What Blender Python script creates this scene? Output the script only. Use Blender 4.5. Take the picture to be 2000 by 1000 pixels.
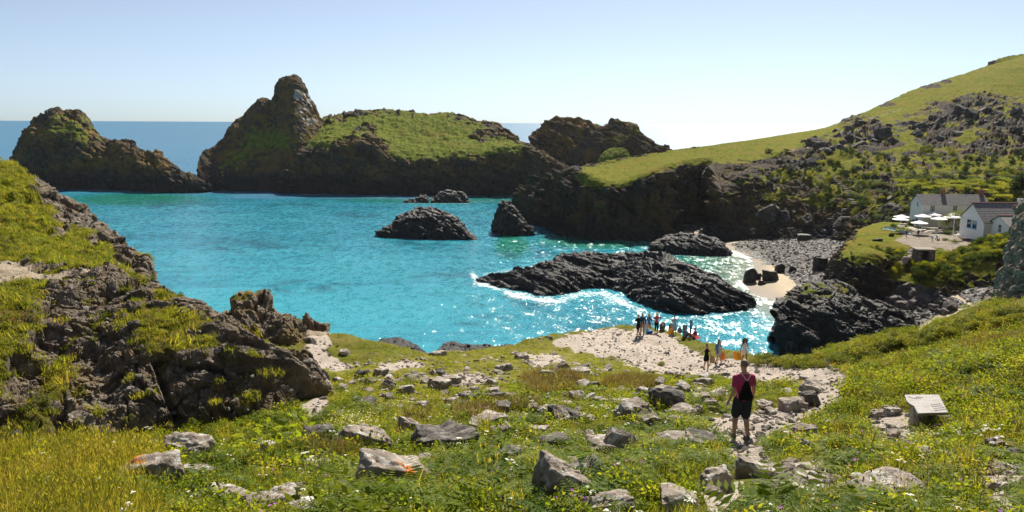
import bpy, bmesh, math, random
import numpy as np
from mathutils import Vector, Matrix, Euler

# ------------------------------------------------------------------ scene, camera, light
sc = bpy.context.scene
for o in list(bpy.data.objects):
    bpy.data.objects.remove(o)
COL = sc.collection
F_PX = 1570.0
CAM = np.array([0.0, 0.0, 40.0])
PITCH = math.atan(260.0 / F_PX)
ROLL = math.radians(0.28)
_F = np.array([0, math.cos(PITCH), -math.sin(PITCH)])
_U0 = np.array([0, math.sin(PITCH), math.cos(PITCH)])
_R0 = np.array([1.0, 0, 0])
_R = _R0 * math.cos(ROLL) + _U0 * math.sin(ROLL)
_U = -_R0 * math.sin(ROLL) + _U0 * math.cos(ROLL)
cam_d = bpy.data.cameras.new('camera')
cam = bpy.data.objects.new('camera', cam_d)
COL.objects.link(cam)
cam_d.sensor_width = 36.0
cam_d.lens = 36.0 * F_PX / 2000.0
cam_d.clip_start = 0.1
cam_d.clip_end = 200000.0
cam.matrix_world = Matrix(((_R[0], _U[0], -_F[0], CAM[0]), (_R[1], _U[1], -_F[1], CAM[1]),
                           (_R[2], _U[2], -_F[2], CAM[2]), (0, 0, 0, 1)))
sc.camera = cam

SUN_EL, SUN_AZ = math.radians(43.0), math.radians(17.0)      # azimuth measured from +Y towards +X
world = bpy.data.worlds.new('World')
sc.world = world
world.use_nodes = True
wn = world.node_tree
for n in list(wn.nodes):
    wn.nodes.remove(n)
sky = wn.nodes.new('ShaderNodeTexSky')
sky.sky_type = 'NISHITA'
sky.sun_disc = False
sky.sun_elevation = SUN_EL
sky.sun_rotation = SUN_AZ
sky.altitude = 40
sky.air_density = 0.6
sky.dust_density = 0.40
sky.ozone_density = 8.0
bg = wn.nodes.new('ShaderNodeBackground')
bg.inputs['Strength'].default_value = 0.064
wo = wn.nodes.new('ShaderNodeOutputWorld')
hs = wn.nodes.new('ShaderNodeHueSaturation')
hs.inputs['Saturation'].default_value = 0.6
tn = wn.nodes.new('ShaderNodeMix')
tn.data_type = 'RGBA'
tn.blend_type = 'MULTIPLY'
tn.inputs[0].default_value = 1.0
tn.inputs[7].default_value = (0.955, 1.0, 0.97, 1.0)
wn.links.new(sky.outputs[0], hs.inputs['Color'])
wn.links.new(hs.outputs[0], tn.inputs[6])
wn.links.new(tn.outputs[2], bg.inputs['Color'])
wn.links.new(bg.outputs[0], wo.inputs['Surface'])
sun_d = bpy.data.lights.new('sun', 'SUN')
sun_d.energy = 5.0
sun_d.angle = math.radians(0.5)
sun_d.color = (1.0, 0.93, 0.81)
sun = bpy.data.objects.new('sun', sun_d)
COL.objects.link(sun)
SUNDIR = Vector((math.sin(SUN_AZ) * math.cos(SUN_EL), math.cos(SUN_AZ) * math.cos(SUN_EL), math.sin(SUN_EL)))
sun.rotation_euler = SUNDIR.to_track_quat('Z', 'Y').to_euler()
sun.location = (0, 0, 200)
vs = sc.view_settings
vs.view_transform = 'Standard'
vs.look = 'None'
vs.exposure = 0.9
vs.gamma = 1.0
vs.use_curve_mapping = False
sc.render.engine = 'CYCLES'
cy = sc.cycles
cy.max_bounces = 6
cy.diffuse_bounces = 3
cy.glossy_bounces = 3
cy.transmission_bounces = 4
cy.transparent_max_bounces = 4
cy.caustics_reflective = False
cy.caustics_refractive = False
cy.use_denoising = True
try:
    cy.denoiser = 'OPENIMAGEDENOISE'
    cy.denoising_prefilter = 'ACCURATE'
except Exception:
    pass
cy.sample_clamp_direct = 0.0
cy.sample_clamp_indirect = 4.0

# ------------------------------------------------------------------ geometry helpers
def unpix(px, py):
    a = (np.asarray(px, float) - 1000.0) / F_PX
    b = (500.0 - np.asarray(py, float)) / F_PX
    d = _F + a[..., None] * _R + b[..., None] * _U
    return d

def at(px, py, Y=None, z=None):
    """the world point seen at photograph pixel px, py that lies Y metres ahead or at height z"""
    px, py = np.broadcast_arrays(np.asarray(px, float), np.asarray(py, float))
    d = unpix(px, py)
    if Y is not None:
        t = np.asarray(Y, float) / d[..., 1]
    else:
        t = (np.asarray(z, float) - CAM[2]) / d[..., 2]
    return CAM + d * t[..., None]

def pix(P):
    q = np.asarray(P, float) - CAM
    w = q @ _F
    w = np.where(w < 0.05, 0.05, w)
    return 1000 + F_PX * (q @ _R) / w, 500 - F_PX * (q @ _U) / w

_rs = np.random.RandomState(7)
_perm = _rs.permutation(256).astype(np.int32)
_perm = np.concatenate([_perm, _perm, _perm])
_grad = _rs.normal(size=(256, 3)).astype(np.float32)
_grad /= np.linalg.norm(_grad, axis=1)[:, None]

def perlin(P, seed=0):
    P = np.asarray(P, np.float32) + np.float32(seed * 17.37)
    i = np.floor(P).astype(np.int32)
    f = P - i
    u = f * f * f * (f * (f * 6 - 15) + 10)
    i &= 255
    out = 0
    for dx in (0, 1):
        hx = _perm[i[:, 0] + dx]
        wx = u[:, 0] if dx else 1 - u[:, 0]
        for dy in (0, 1):
            hy = _perm[hx + i[:, 1] + dy]
            wy = wx * (u[:, 1] if dy else 1 - u[:, 1])
            for dz in (0, 1):
                h = _perm[hy + i[:, 2] + dz] & 255
                g = _grad[h]
                v = g[:, 0] * (f[:, 0] - dx) + g[:, 1] * (f[:, 1] - dy) + g[:, 2] * (f[:, 2] - dz)
                out = out + v * wy * (u[:, 2] if dz else 1 - u[:, 2])
    return out * 1.5

def fbm(P, octv=4, seed=0, gain=0.5, lac=2.03):
    a, s, P = 1.0, 0, np.asarray(P, np.float32)
    for k in range(octv):
        s = s + a * perlin(P, seed + k)
        P = P * lac
        a *= gain
    return s

def ridged(P, octv=4, seed=0, gain=0.5, lac=2.1):
    a, s, P = 1.0, 0, np.asarray(P, np.float32)
    for k in range(octv):
        s = s + a * (1 - 2 * np.abs(perlin(P, seed + k)))
        P = P * lac
        a *= gain
    return s

def worley(P, seed=0):
    """F1, F2 and a random value of the nearest cell"""
    P = np.asarray(P, np.float32) + np.float32(seed * 9.71)
    b = np.floor(P - 0.5).astype(np.int32)
    f1 = np.full(len(P), 9.0, np.float32)
    f2 = f1.copy()
    cid = np.zeros(len(P), np.float32)
    for dx in (0, 1):
        for dy in (0, 1):
            for dz in (0, 1):
                c = b + np.array([dx, dy, dz], np.int32)
                m = c & 255
                h = _perm[_perm[_perm[m[:, 0]] + m[:, 1]] + m[:, 2]]
                pt = c + 0.5 + 0.42 * _grad[h] * 1.3
                d = np.sqrt(((P - pt) ** 2).sum(1))
                near = d < f1
                f2 = np.where(near, f1, np.minimum(f2, d))
                f1 = np.where(near, d, f1)
                cid = np.where(near, _perm[h + 37] / 255.0, cid)
    return f1, f2, cid

def smooth(a, b, x):
    t = np.clip((x - a) / (b - a), 0, 1)
    return t * t * (3 - 2 * t)

def rock_disp(P, L, seed=0, strata=(0.5, 0.25, 0.85), flat=2.2, rid=0.5, blk=0.42, elong=None, el=3.0):
    """broken, bedded rock: blocks at two sizes, cracks, ridges; metres, for a block size of L metres"""
    P = np.asarray(P, np.float32)
    s = np.array(strata, np.float32)
    s /= np.linalg.norm(s)
    Q = (P + (P @ s)[:, None] * s * (flat - 1.0)) / L
    if elong is not None:
        e = np.array(elong, np.float32)
        e /= np.linalg.norm(e)
        Q = Q - (Q @ e)[:, None] * e * (1 - 1 / el)
    W = Q + 0.25 * np.stack([perlin(Q * 0.8, seed + 3), perlin(Q * 0.8, seed + 4), perlin(Q * 0.8, seed + 5)], 1)
    f1, f2, c = worley(W * 0.75, seed)
    g1, g2, c2 = worley(W * 2.1, seed + 1)
    # each block is a tilted facet, not a flat step
    tilt = (perlin(np.floor(c * 255)[:, None] * np.array([[0.37, 0.61, 0.83]], np.float32), seed) * 2.0) * (f1 - 0.4)
    d = blk * (c - 0.5) + 0.35 * tilt - 0.16 * (1 - smooth(0.0, 0.14, f2 - f1)) + blk * 0.36 * (c2 - 0.5) - 0.05 * (1 - smooth(0.0, 0.15, g2 - g1))
    d = d + rid * 0.55 * (ridged(Q * 0.5, 4, seed + 11, 0.42) - 0.8)
    return L * d

def hermite(t, T, V):
    """Catmull-Rom through V (k,...) at parameters T, evaluated at t"""
    T = np.asarray(T, float)
    k = len(T)
    M = np.zeros_like(V)
    dT = np.diff(T).reshape((-1,) + (1,) * (V.ndim - 1))
    S = np.diff(V, axis=0) / dT
    M[0], M[-1] = S[0], S[-1]
    if k > 2:
        M[1:-1] = (S[:-1] * dT[1:] + S[1:] * dT[:-1]) / (dT[1:] + dT[:-1])
        flatm = S[:-1] * S[1:] <= 0
        M[1:-1] = np.where(flatm, M[1:-1] * 0.25, M[1:-1])
    M *= 0.85
    j = np.clip(np.searchsorted(T, t, side='right') - 1, 0, k - 2)
    h = (T[j + 1] - T[j])
    x = (t - T[j]) / h
    sh = (-1,) + (1,) * (V.ndim - 1)
    x, h = x.reshape(sh), h.reshape(sh)
    return ((2 * x**3 - 3 * x**2 + 1) * V[j] + (x**3 - 2 * x**2 + x) * h * M[j]
            + (-2 * x**3 + 3 * x**2) * V[j + 1] + (x**3 - x**2) * h * M[j + 1])

def loft(cols, rows, nu, nv, weights=None):
    """rows of 3-D points over common columns -> (nv, nu, 3) grid"""
    cols = np.asarray(cols, float)
    R = np.array(rows, float)
    u = np.linspace(cols[0], cols[-1], nu)
    G = np.stack([hermite(u, cols, r) for r in R], 0)
    k = len(rows)
    if weights is None:
        weights = np.maximum(np.linalg.norm(np.diff(R, axis=0), axis=2).mean(1), 0.01)
    w = np.asarray(weights, float)
    chord = np.concatenate([[0], np.cumsum(np.maximum(np.linalg.norm(np.diff(R, axis=0), axis=2).mean(1), 0.05))])
    share = np.concatenate([[0], np.cumsum(w) / w.sum()])
    v = np.interp(np.linspace(0, 1, nv), share, chord)
    return hermite(v, chord, G)

def grid_normals(G):
    du = np.gradient(G, axis=1)
    dv = np.gradient(G, axis=0)
    n = np.cross(du, dv)
    n /= np.maximum(np.linalg.norm(n, axis=2, keepdims=True), 1e-9)
    if n[..., 2].mean() < 0:
        n = -n
    return n

def blur(A, k=2):
    for _ in range(k):
        B = np.pad(A, ((1, 1), (1, 1)), mode='edge')
        A = (B[1:-1, 1:-1] * 2 + B[:-2, 1:-1] + B[2:, 1:-1] + B[1:-1, :-2] + B[1:-1, 2:]) / 6
    return A

def seg_dist(px, py, pts, closed=False):
    pts = list(pts) + ([pts[0]] if closed else [])
    d = np.full(np.shape(px), 1e9)
    for (x0, y0), (x1, y1) in zip(pts[:-1], pts[1:]):
        ex, ey = x1 - x0, y1 - y0
        t = np.clip(((px - x0) * ex + (py - y0) * ey) / (ex * ex + ey * ey + 1e-9), 0, 1)
        d = np.minimum(d, np.hypot(px - x0 - t * ex, py - y0 - t * ey))
    return d

def inside(px, py, poly):
    c = np.zeros(np.shape(px), bool)
    n = len(poly)
    for i in range(n):
        x0, y0 = poly[i]
        x1, y1 = poly[(i + 1) % n]
        if y0 == y1:
            continue
        c ^= ((y0 > py) != (y1 > py)) & (px < (x1 - x0) * (py - y0) / (y1 - y0) + x0)
    return c

def poly_sd(px, py, poly):
    """signed distance, positive inside"""
    d = seg_dist(px, py, poly, True)
    return np.where(inside(px, py, poly), d, -d)

def ellipses(px, py, L):
    m = np.zeros(np.shape(px))
    for cx, cy_, rx, ry in L:
        m = np.maximum(m, smooth(1.35, 0.6, np.hypot((px - cx) / rx, (py - cy_) / ry)))
    return m

# ------------------------------------------------------------------ object helpers
def tag(o, label=None, cat=None, group=None, kind=None):
    if label: o['label'] = label
    if cat: o['category'] = cat
    if group: o['group'] = group
    if kind: o['kind'] = kind
    return o

def empty(name, loc=(0, 0, 0), rz=0.0, scale=1.0, col=None):
    o = bpy.data.objects.new(name, None)
    (col or COL).objects.link(o)
    o.location = loc
    o.rotation_euler = (0, 0, rz)
    o.scale = (scale,) * 3
    o.empty_display_size = 0.2
    return o

def mesh_np(name, V, Fq, mats, attrs=None, smooth_=True, parent=None, link=True, mat_idx=None, col=None):
    """a mesh object from numpy arrays; Fq is (n,3), (n,4) or a list of such arrays"""
    Fs = Fq if isinstance(Fq, list) else [Fq]
    Fs = [np.asarray(f, np.int32) for f in Fs if len(f)]
    me = bpy.data.meshes.new(name)
    V = np.asarray(V, np.float32)
    me.vertices.add(len(V))
    me.vertices.foreach_set('co', V.ravel())
    nl = sum(f.size for f in Fs)
    nf = sum(len(f) for f in Fs)
    me.loops.add(nl)
    me.polygons.add(nf)
    me.loops.foreach_set('vertex_index', np.concatenate([f.ravel() for f in Fs]))
    tot = np.concatenate([np.full(len(f), f.shape[1], np.int32) for f in Fs])
    me.polygons.foreach_set('loop_start', np.concatenate([[0], np.cumsum(tot)[:-1]]).astype(np.int32))
    if mat_idx is not None:
        me.polygons.foreach_set('material_index', np.asarray(mat_idx, np.int32))
    me.polygons.foreach_set('use_smooth', np.full(nf, smooth_, bool))
    for m in (mats if isinstance(mats, (list, tuple)) else [mats]):
        me.materials.append(m)
    for k, a in (attrs or {}).items():
        at_ = me.attributes.new(k, 'FLOAT', 'POINT')
        at_.data.foreach_set('value', np.asarray(a, np.float32).ravel())
    me.update(calc_edges=True)
    o = bpy.data.objects.new(name, me)
    if link:
        (col or COL).objects.link(o)
    if parent is not None:
        o.parent = parent
    return o

def grid_faces(nv, nu, flip=False):
    i = np.arange(nv * nu).reshape(nv, nu)
    f = np.stack([i[:-1, :-1], i[:-1, 1:], i[1:, 1:], i[1:, :-1]], -1).reshape(-1, 4)
    return f[:, ::-1] if flip else f

def grid_obj(name, G, mat, attrs=None, parent=None, facesel=None, facet=False):
    nv, nu = G.shape[:2]
    f = grid_faces(nv, nu)
    a, b, c = G[0, 0], G[0, -1], G[-1, 0]
    n = np.cross(np.gradient(G, axis=1), np.gradient(G, axis=0))[..., 2].mean()
    if n < 0:
        f = f[:, ::-1]
    soft = None
    if facet and attrs and 'grass' in attrs:
        g_ = np.maximum(attrs['grass'], attrs.get('sand', 0))
        soft = (((g_[:-1, :-1] + g_[1:, :-1] + g_[:-1, 1:] + g_[1:, 1:]) / 4) > 0.45).ravel()
    if facesel is not None:
        f = f[facesel.ravel()]
        if soft is not None: soft = soft[facesel.ravel()]
    V = G.reshape(-1, 3)
    at_ = {k: np.asarray(v).reshape(-1) for k, v in (attrs or {}).items()}
    if facesel is not None:
        used, inv = np.unique(f, return_inverse=True)
        V = V[used]
        f = inv.reshape(f.shape)
        at_ = {k: v[used] for k, v in at_.items()}
    o = mesh_np(name, V, f, mat, at_, True, parent)
    if soft is not None:
        o.data.polygons.foreach_set('use_smooth', soft)
    return o

def grid_split(root, G, mat, attrs, names=('cliff', 'turf'), key='grass'):
    g = attrs[key]
    gf = (g[:-1, :-1] + g[1:, :-1] + g[:-1, 1:] + g[1:, 1:]) / 4 > 0.5
    if gf.any():      # keep the turf in one piece: the largest patch, grown from its middle
        bl = blur(gf.astype(float), 24) * gf
        cur = np.zeros_like(gf)
        cur[np.unravel_index(np.argmax(bl), bl.shape)] = True
        for _ in range(900):
            p_ = np.pad(cur, 1)
            nx_ = (p_[1:-1, 1:-1] | p_[:-2, 1:-1] | p_[2:, 1:-1] | p_[1:-1, :-2] | p_[1:-1, 2:]) & gf
            if (nx_ == cur).all(): break
            cur = nx_
        gf = cur
    out = []
    for nm, sel in ((names[0], ~gf), (names[1], gf)):
        if sel.sum() > 20:
            out.append(grid_obj(nm, G, mat, attrs, root, sel, facet=True))
    return out

# ------------------------------------------------------------------ materials
class NT:
    def __init__(s, name):
        s.m = bpy.data.materials.new(name)
        s.m.use_nodes = True
        s.t = s.m.node_tree
        for n in list(s.t.nodes):
            s.t.nodes.remove(n)
        s.out = s.t.nodes.new('ShaderNodeOutputMaterial')
    def n(s, typ, **kw):
        nd = s.t.nodes.new('ShaderNode' + typ)
        for k, v in kw.items():
            setattr(nd, k, v)
        return nd
    def set(s, sock, v):
        if v is None:
            return
        if hasattr(v, 'is_linked'):
            s.t.links.new(v, sock)
        elif sock.type == 'RGBA' and not isinstance(v, (int, float)):
            sock.default_value = tuple(v) + ((1.0,) if len(v) == 3 else ())
        else:
            sock.default_value = v
    def math(s, op, a, b=None, c=None, clamp=False):
        nd = s.n('Math', operation=op, use_clamp=clamp)
        s.set(nd.inputs[0], a); s.set(nd.inputs[1], b); s.set(nd.inputs[2], c)
        return nd.outputs[0]
    def mix(s, f, a, b, blend='MIX'):
        nd = s.n('Mix', data_type='RGBA', blend_type=blend)
        s.set(nd.inputs[0], f); s.set(nd.inputs[6], a); s.set(nd.inputs[7], b)
        return nd.outputs[2]
    def co(s, obj=False):
        if obj:
            return s.n('TexCoord').outputs['Object']
        return s.n('NewGeometry').outputs['Position']
    def noise(s, scale, detail=4, rough=0.55, co=None, dist=0.0, color=False):
        nd = s.n('TexNoise')
        s.set(nd.inputs['Vector'], co if co is not None else s.co())
        nd.inputs['Scale'].default_value = scale
        nd.inputs['Detail'].default_value = detail
        nd.inputs['Roughness'].default_value = rough
        nd.inputs['Distortion'].default_value = dist
        return nd.outputs[1 if color else 0]
    def voro(s, scale, feature='F1', co=None, out='Distance'):
        nd = s.n('TexVoronoi', feature=feature)
        s.set(nd.inputs['Vector'], co if co is not None else s.co())
        nd.inputs['Scale'].default_value = scale
        return nd.outputs[out]
    def sm(s, a, b, x):
        nd = s.n('MapRange', interpolation_type='SMOOTHSTEP', clamp=True)
        s.set(nd.inputs[0], x)
        nd.inputs[1].default_value, nd.inputs[2].default_value = min(a, b), max(a, b)
        nd.inputs[3].default_value, nd.inputs[4].default_value = (0, 1) if a < b else (1, 0)
        return nd.outputs[0]
    def ramp(s, f, stops):
        nd = s.n('ValToRGB')
        e = nd.color_ramp.elements
        while len(e) < len(stops):
            e.new(0.5)
        for el, (p, c) in zip(e, stops):
            el.position = p
            el.color = tuple(c) + (1,)
        s.set(nd.inputs[0], f)
        return nd.outputs[0]
    def attr(s, name):
        return s.n('Attribute', attribute_name=name).outputs['Fac']
    def rnd(s):
        return s.n('ObjectInfo').outputs['Random']
    def bump(s, h, strength=0.5, dist=0.05, normal=None):
        nd = s.n('Bump')
        nd.inputs['Strength'].default_value = strength
        nd.inputs['Distance'].default_value = dist
        s.set(nd.inputs['Height'], h)
        s.set(nd.inputs['Normal'], normal)
        return nd.outputs[0]
    def scaled(s, v3, co=None):
        nd = s.n('Mapping')
        s.set(nd.inputs[0], co if co is not None else s.co())
        nd.inputs['Scale'].default_value = v3
        return nd.outputs[0]
    def bsdf(s, color, rough=0.8, normal=None, spec=0.3, metal=0.0, sheen=None):
        nd = s.n('BsdfPrincipled')
        s.set(nd.inputs['Base Color'], color)
        s.set(nd.inputs['Roughness'], rough)
        s.set(nd.inputs['Normal'], normal)
        s.set(nd.inputs['Specular IOR Level'], spec)
        s.set(nd.inputs['Metallic'], metal)
        return nd.outputs[0]
    def done(s, sh):
        s.t.links.new(sh, s.out.inputs['Surface'])
        return s.m

MATS = {}
def flat_mat(name, color, rough=0.7, spec=0.3, var=0.12, scale=6.0, metal=0.0, bump=0.0):
    """plain paint, cloth, skin ... with slight mottling"""
    if name in MATS:
        return MATS[name]
    t = NT(name)
    c = t.co(True)
    nz = t.noise(scale, 4, co=c)
    col = t.mix(nz, tuple(x * (1 - var) for x in color), tuple(min(1, x * (1 + var)) for x in color))
    nm = t.bump(t.noise(scale * 6, 3, co=c), bump, 0.01) if bump else None
    MATS[name] = t.done(t.bsdf(col, rough, nm, spec, metal))
    return MATS[name]

def terrain_mat(name, rocks, greens, scale=1.0, lichen=None, sandc=(0.46, 0.38, 0.28), rough_rock=0.62, bumpd=0.25, spec=0.35, tuss=None, strat=(1, 1, 1.0), low_shade=0.0):
    """rock, turf and sand over one surface, told apart by the attributes grass, sand and lichen"""
    t = NT(name)
    co = t.co()
    n1 = t.noise(0.35 / scale, 5, 0.6, co, 0.3)
    n2 = t.noise(1.6 / scale, 5, 0.65, co)
    n3 = t.noise(7.0 / scale, 4, 0.7, co)
    st = t.noise(2.2 / scale, 5, 0.6, t.scaled(strat, co), 0.4)
    mixn = t.math('ADD', t.math('MULTIPLY', n2, 0.42), t.math('MULTIPLY', st, 0.58))
    rock = t.ramp(mixn, [(0.34, rocks[0]), (0.49, rocks[1]), (0.60, rocks[2]), (0.70, rocks[3])])
    rock = t.mix(t.sm(0.42, 0.66, n1), rock, t.mix(0.6, rock, rocks[4]))
    if lichen:
        lf = t.math('MULTIPLY', t.attr('lichen'), t.sm(0.36, 0.58, t.noise(0.9 / scale, 5, 0.7, co)))
        rock = t.mix(lf, rock, lichen)
    if low_shade:      # blue-black shade low on the cliffs, painted into the rock colour
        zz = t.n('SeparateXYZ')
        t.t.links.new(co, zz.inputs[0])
        band = t.sm(low_shade, low_shade * 0.3, t.math('ADD', zz.outputs[2], t.math('MULTIPLY', t.math('SUBTRACT', n1, 0.5), low_shade * 1.4)))
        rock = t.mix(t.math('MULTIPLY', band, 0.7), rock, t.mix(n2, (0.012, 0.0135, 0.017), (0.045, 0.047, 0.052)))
    gr = t.ramp(t.math('ADD', t.math('MULTIPLY', n2, 0.6), t.math('MULTIPLY', n3, 0.4)),
                [(0.30, greens[0]), (0.47, greens[1]), (0.62, greens[2])])
    gr = t.mix(t.sm(0.45, 0.7, n1), gr, greens[3])
    if tuss:
        gr = t.mix(t.math('MULTIPLY', t.attr('dry'), t.sm(0.2, 0.55, n2)), gr, t.mix(n3, tuple(x * 0.75 for x in tuss), tuss))
    sn = t.mix(n3, tuple(x * 0.78 for x in sandc), tuple(x * 1.16 for x in sandc))
    sn = t.mix(t.sm(0.5, 0.68, n2), sn, tuple(x * 0.72 for x in sandc))
    gf = t.sm(0.38, 0.62, t.math('ADD', t.attr('grass'), t.math('MULTIPLY', t.math('SUBTRACT', n3, 0.5), 0.55)))
    sf = t.sm(0.38, 0.62, t.math('ADD', t.attr('sand'), t.math('MULTIPLY', t.math('SUBTRACT', n3, 0.5), 0.6)))
    col = t.mix(sf, t.mix(gf, rock, gr), sn)
    h = t.math('ADD', t.math('MULTIPLY', n3, 0.6), t.math('MULTIPLY', t.noise(22 / scale, 3, 0.7, co), 0.4))
    nm = t.bump(h, 0.9, bumpd * scale)
    rr = t.math('MULTIPLY_ADD', gf, 0.9 - rough_rock, rough_rock)
    sp = t.math('MULTIPLY_ADD', t.math('MAXIMUM', gf, sf), -spec * 0.8, spec)
    return t.done(t.bsdf(col, rr, nm, sp))

R_DARK = [(0.010, 0.010, 0.012), (0.022, 0.021, 0.023), (0.05, 0.047, 0.047), (0.13, 0.12, 0.115), (0.04, 0.032, 0.026)]
R_CLIFF = [(0.018, 0.018, 0.018), (0.050, 0.044, 0.038), (0.105, 0.088, 0.070), (0.20, 0.175, 0.145), (0.12, 0.080, 0.042)]
R_BLUFF = [(0.058, 0.047, 0.038), (0.17, 0.138, 0.108), (0.33, 0.275, 0.215), (0.53, 0.47, 0.39), (0.24, 0.175, 0.10)]
G_FAR = [(0.040, 0.052, 0.012), (0.110, 0.140, 0.020), (0.20, 0.23, 0.032), (0.165, 0.155, 0.032)]
G_TURF = [(0.075, 0.095, 0.015), (0.15, 0.17, 0.025), (0.21, 0.22, 0.040), (0.20, 0.175, 0.05)]
G_NEAR = [(0.055, 0.070, 0.012), (0.12, 0.135, 0.020), (0.19, 0.19, 0.035), (0.20, 0.165, 0.05)]
G_HILL = [(0.045, 0.054, 0.010), (0.130, 0.145, 0.016), (0.215, 0.215, 0.026), (0.195, 0.160, 0.03)]
G_BLUFF = [(0.045, 0.046, 0.012), (0.095, 0.094, 0.018), (0.15, 0.138, 0.03), (0.155, 0.11, 0.036)]
M_ISL = terrain_mat('island_rock_and_turf', R_CLIFF, G_FAR, 4.0, (0.20, 0.125, 0.03), sandc=(0.42, 0.41, 0.39), low_shade=15.0, strat=(1.3, 1.3, 0.22), bumpd=0.22, rough_rock=0.9, spec=0.1)
M_REEF = terrain_mat('wet_black_rock', R_DARK, G_FAR, 2.4, (0.10, 0.075, 0.03), rough_rock=0.5, spec=0.28, bumpd=0.3)
R_HILL = [(0.016, 0.016, 0.015), (0.045, 0.040, 0.035), (0.092, 0.078, 0.065), (0.18, 0.155, 0.13), (0.10, 0.068, 0.040)]
M_MAIN = terrain_mat('headland_rock_and_turf', R_HILL, G_HILL, 3.0, (0.17, 0.115, 0.035), low_shade=9.0, strat=(1.3, 1.3, 0.22), bumpd=0.22, rough_rock=0.9, spec=0.1, sandc=(0.33, 0.285, 0.23))
M_BLUFF = terrain_mat('bluff_rock_and_grass', R_BLUFF, G_BLUFF, 0.8, (0.22, 0.16, 0.05), bumpd=0.3, rough_rock=0.9, spec=0.12)
M_LHILL = terrain_mat('left_hill_grass', R_BLUFF, G_HILL, 0.8, (0.22, 0.16, 0.05), bumpd=0.3, rough_rock=0.9, spec=0.12, sandc=(0.42, 0.355, 0.28))
M_NEAR = terrain_mat('slope_earth_and_grass', R_BLUFF, G_NEAR, 0.7, None, sandc=(0.53, 0.455, 0.385), bumpd=0.3, rough_rock=0.9, spec=0.1, tuss=(0.27, 0.25, 0.055))
# ------------------------------------------------------------------ near slope: one height function H(x, y)
_ctl = [  # photograph px, py and metres ahead
    (0, 1000, 9.3), (500, 1000, 9.0), (1000, 1000, 8.9), (1500, 1000, 8.9), (2000, 1000, 8.8),
    (1450, 858, 17.0), (1250, 800, 22.5), (1000, 860, 16.8), (1000, 780, 26.5), (1000, 720, 41), (850, 740, 35),
    (1000, 692, 55), (870, 694, 55), (1060, 667, 60), (1130, 652, 64), (1190, 644, 68), (1250, 656, 64.5),
    (1330, 662, 62), (1380, 722, 48.8), (1300, 731, 46), (1490, 703, 50), (1440, 700, 52),
    (1600, 732, 40), (1700, 662, 45), (1850, 627, 42), (2000, 582, 40), (2000, 700, 24.5), (2000, 850, 14.2), (1810, 832, 19),
    (1800, 720, 29), (700, 840, 19), (640, 770, 28), (605, 802, 25.5), (600, 705, 42), (400, 905, 20.5), (200, 925, 19), (100, 930, 17.5),
    (150, 905, 13.2), (0, 905, 13.0), (280, 915, 12.9), (330, 950, 11.3), (680, 655, 51), (720, 700, 53), (650, 705, 43), (2300, 560, 36), (2400, 800, 14), (-300, 930, 14), (-300, 1000, 9.5),
]
_c = np.array([at(a, b, Y=y) for a, b, y in _ctl])
_extra = np.array([(-14, 0, 37.2), (14, 0, 38.0), (0, -3, 38.3), (0, 0, 37.5), (-8, 4, 36.6), (8, 4, 36.9), (0, 4.5, 36.45), (-12, -6, 38.6), (12, -6, 39.4)])
_cp = np.concatenate([_c, _extra])
def _tps(r2):
    return np.where(r2 > 1e-9, 0.5 * r2 * np.log(np.maximum(r2, 1e-12)), 0)
_n = len(_cp)
_A = np.zeros((_n + 3, _n + 3))
_A[:_n, :_n] = _tps(((_cp[:, None, :2] - _cp[None, :, :2]) ** 2).sum(2)) + np.eye(_n) * 1.5
_A[:_n, _n] = 1; _A[:_n, _n + 1:] = _cp[:, :2]
_A[_n, :_n] = 1; _A[_n + 1:, :_n] = _cp[:, :2].T
_W = np.linalg.solve(_A, np.concatenate([_cp[:, 2], [0, 0, 0]]))
_edge_px = [(300, 50), (415, 52), (560, 55), (640, 55), (720, 56.5), (800, 57), (870, 58), (1000, 59), (1060, 62.5), (1130, 67), (1190, 71), (1260, 70),
            (1315, 67), (1365, 61), (1405, 57.5), (1445, 54.5), (1490, 52.0), (1600, 48.5), (1700, 46), (1850, 43.5), (2000, 41.5), (2300, 38)]
_ex = np.array([at(a, 600, Y=y)[0] for a, y in _edge_px])
_ey = np.array([y for a, y in _edge_px])

def H0(x, y):
    x = np.asarray(x, float); y = np.asarray(y, float)
    sh = x.shape
    p = np.stack([x.ravel(), y.ravel()], 1)
    out = np.empty(len(p))
    for i in range(0, len(p), 40000):
        q = p[i:i + 40000]
        out[i:i + 40000] = _tps(((q[:, None] - _cp[None, :, :2]) ** 2).sum(2)) @ _W[:_n] + _W[_n] + q @ _W[_n + 1:]
    return out.reshape(sh)

def edge_d(x, y):
    """metres beyond the seaward edge of the near headland (negative inland)"""
    return (y - np.interp(x, _ex, _ey, left=50, right=36)) * 0.85

def H(x, y, detail=True):
    x = np.asarray(x, float); y = np.asarray(y, float)
    h = H0(x, y)
    sh = x.shape
    P = np.stack([x.ravel(), y.ravel(), np.zeros(x.size)], 1)
    if detail:
        amp = np.clip(y / 14.0, 0.35, 1.0)
        h = h + amp * (0.30 * fbm(P / 3.2, 3, 21) + 0.12 * fbm(P / 0.9, 3, 25)).reshape(sh)
    jag = fbm(P / 4.0, 3, 31).reshape(sh) * 1.0
    d = edge_d(x, y) + jag
    drop = np.where(d > 0, 1.1 * np.clip(d, 0, 2.0) ** 1.5 + np.clip(d - 2.0, 0, None) * 2.3, 0)
    return np.maximum(h - drop, -4.0)

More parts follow.
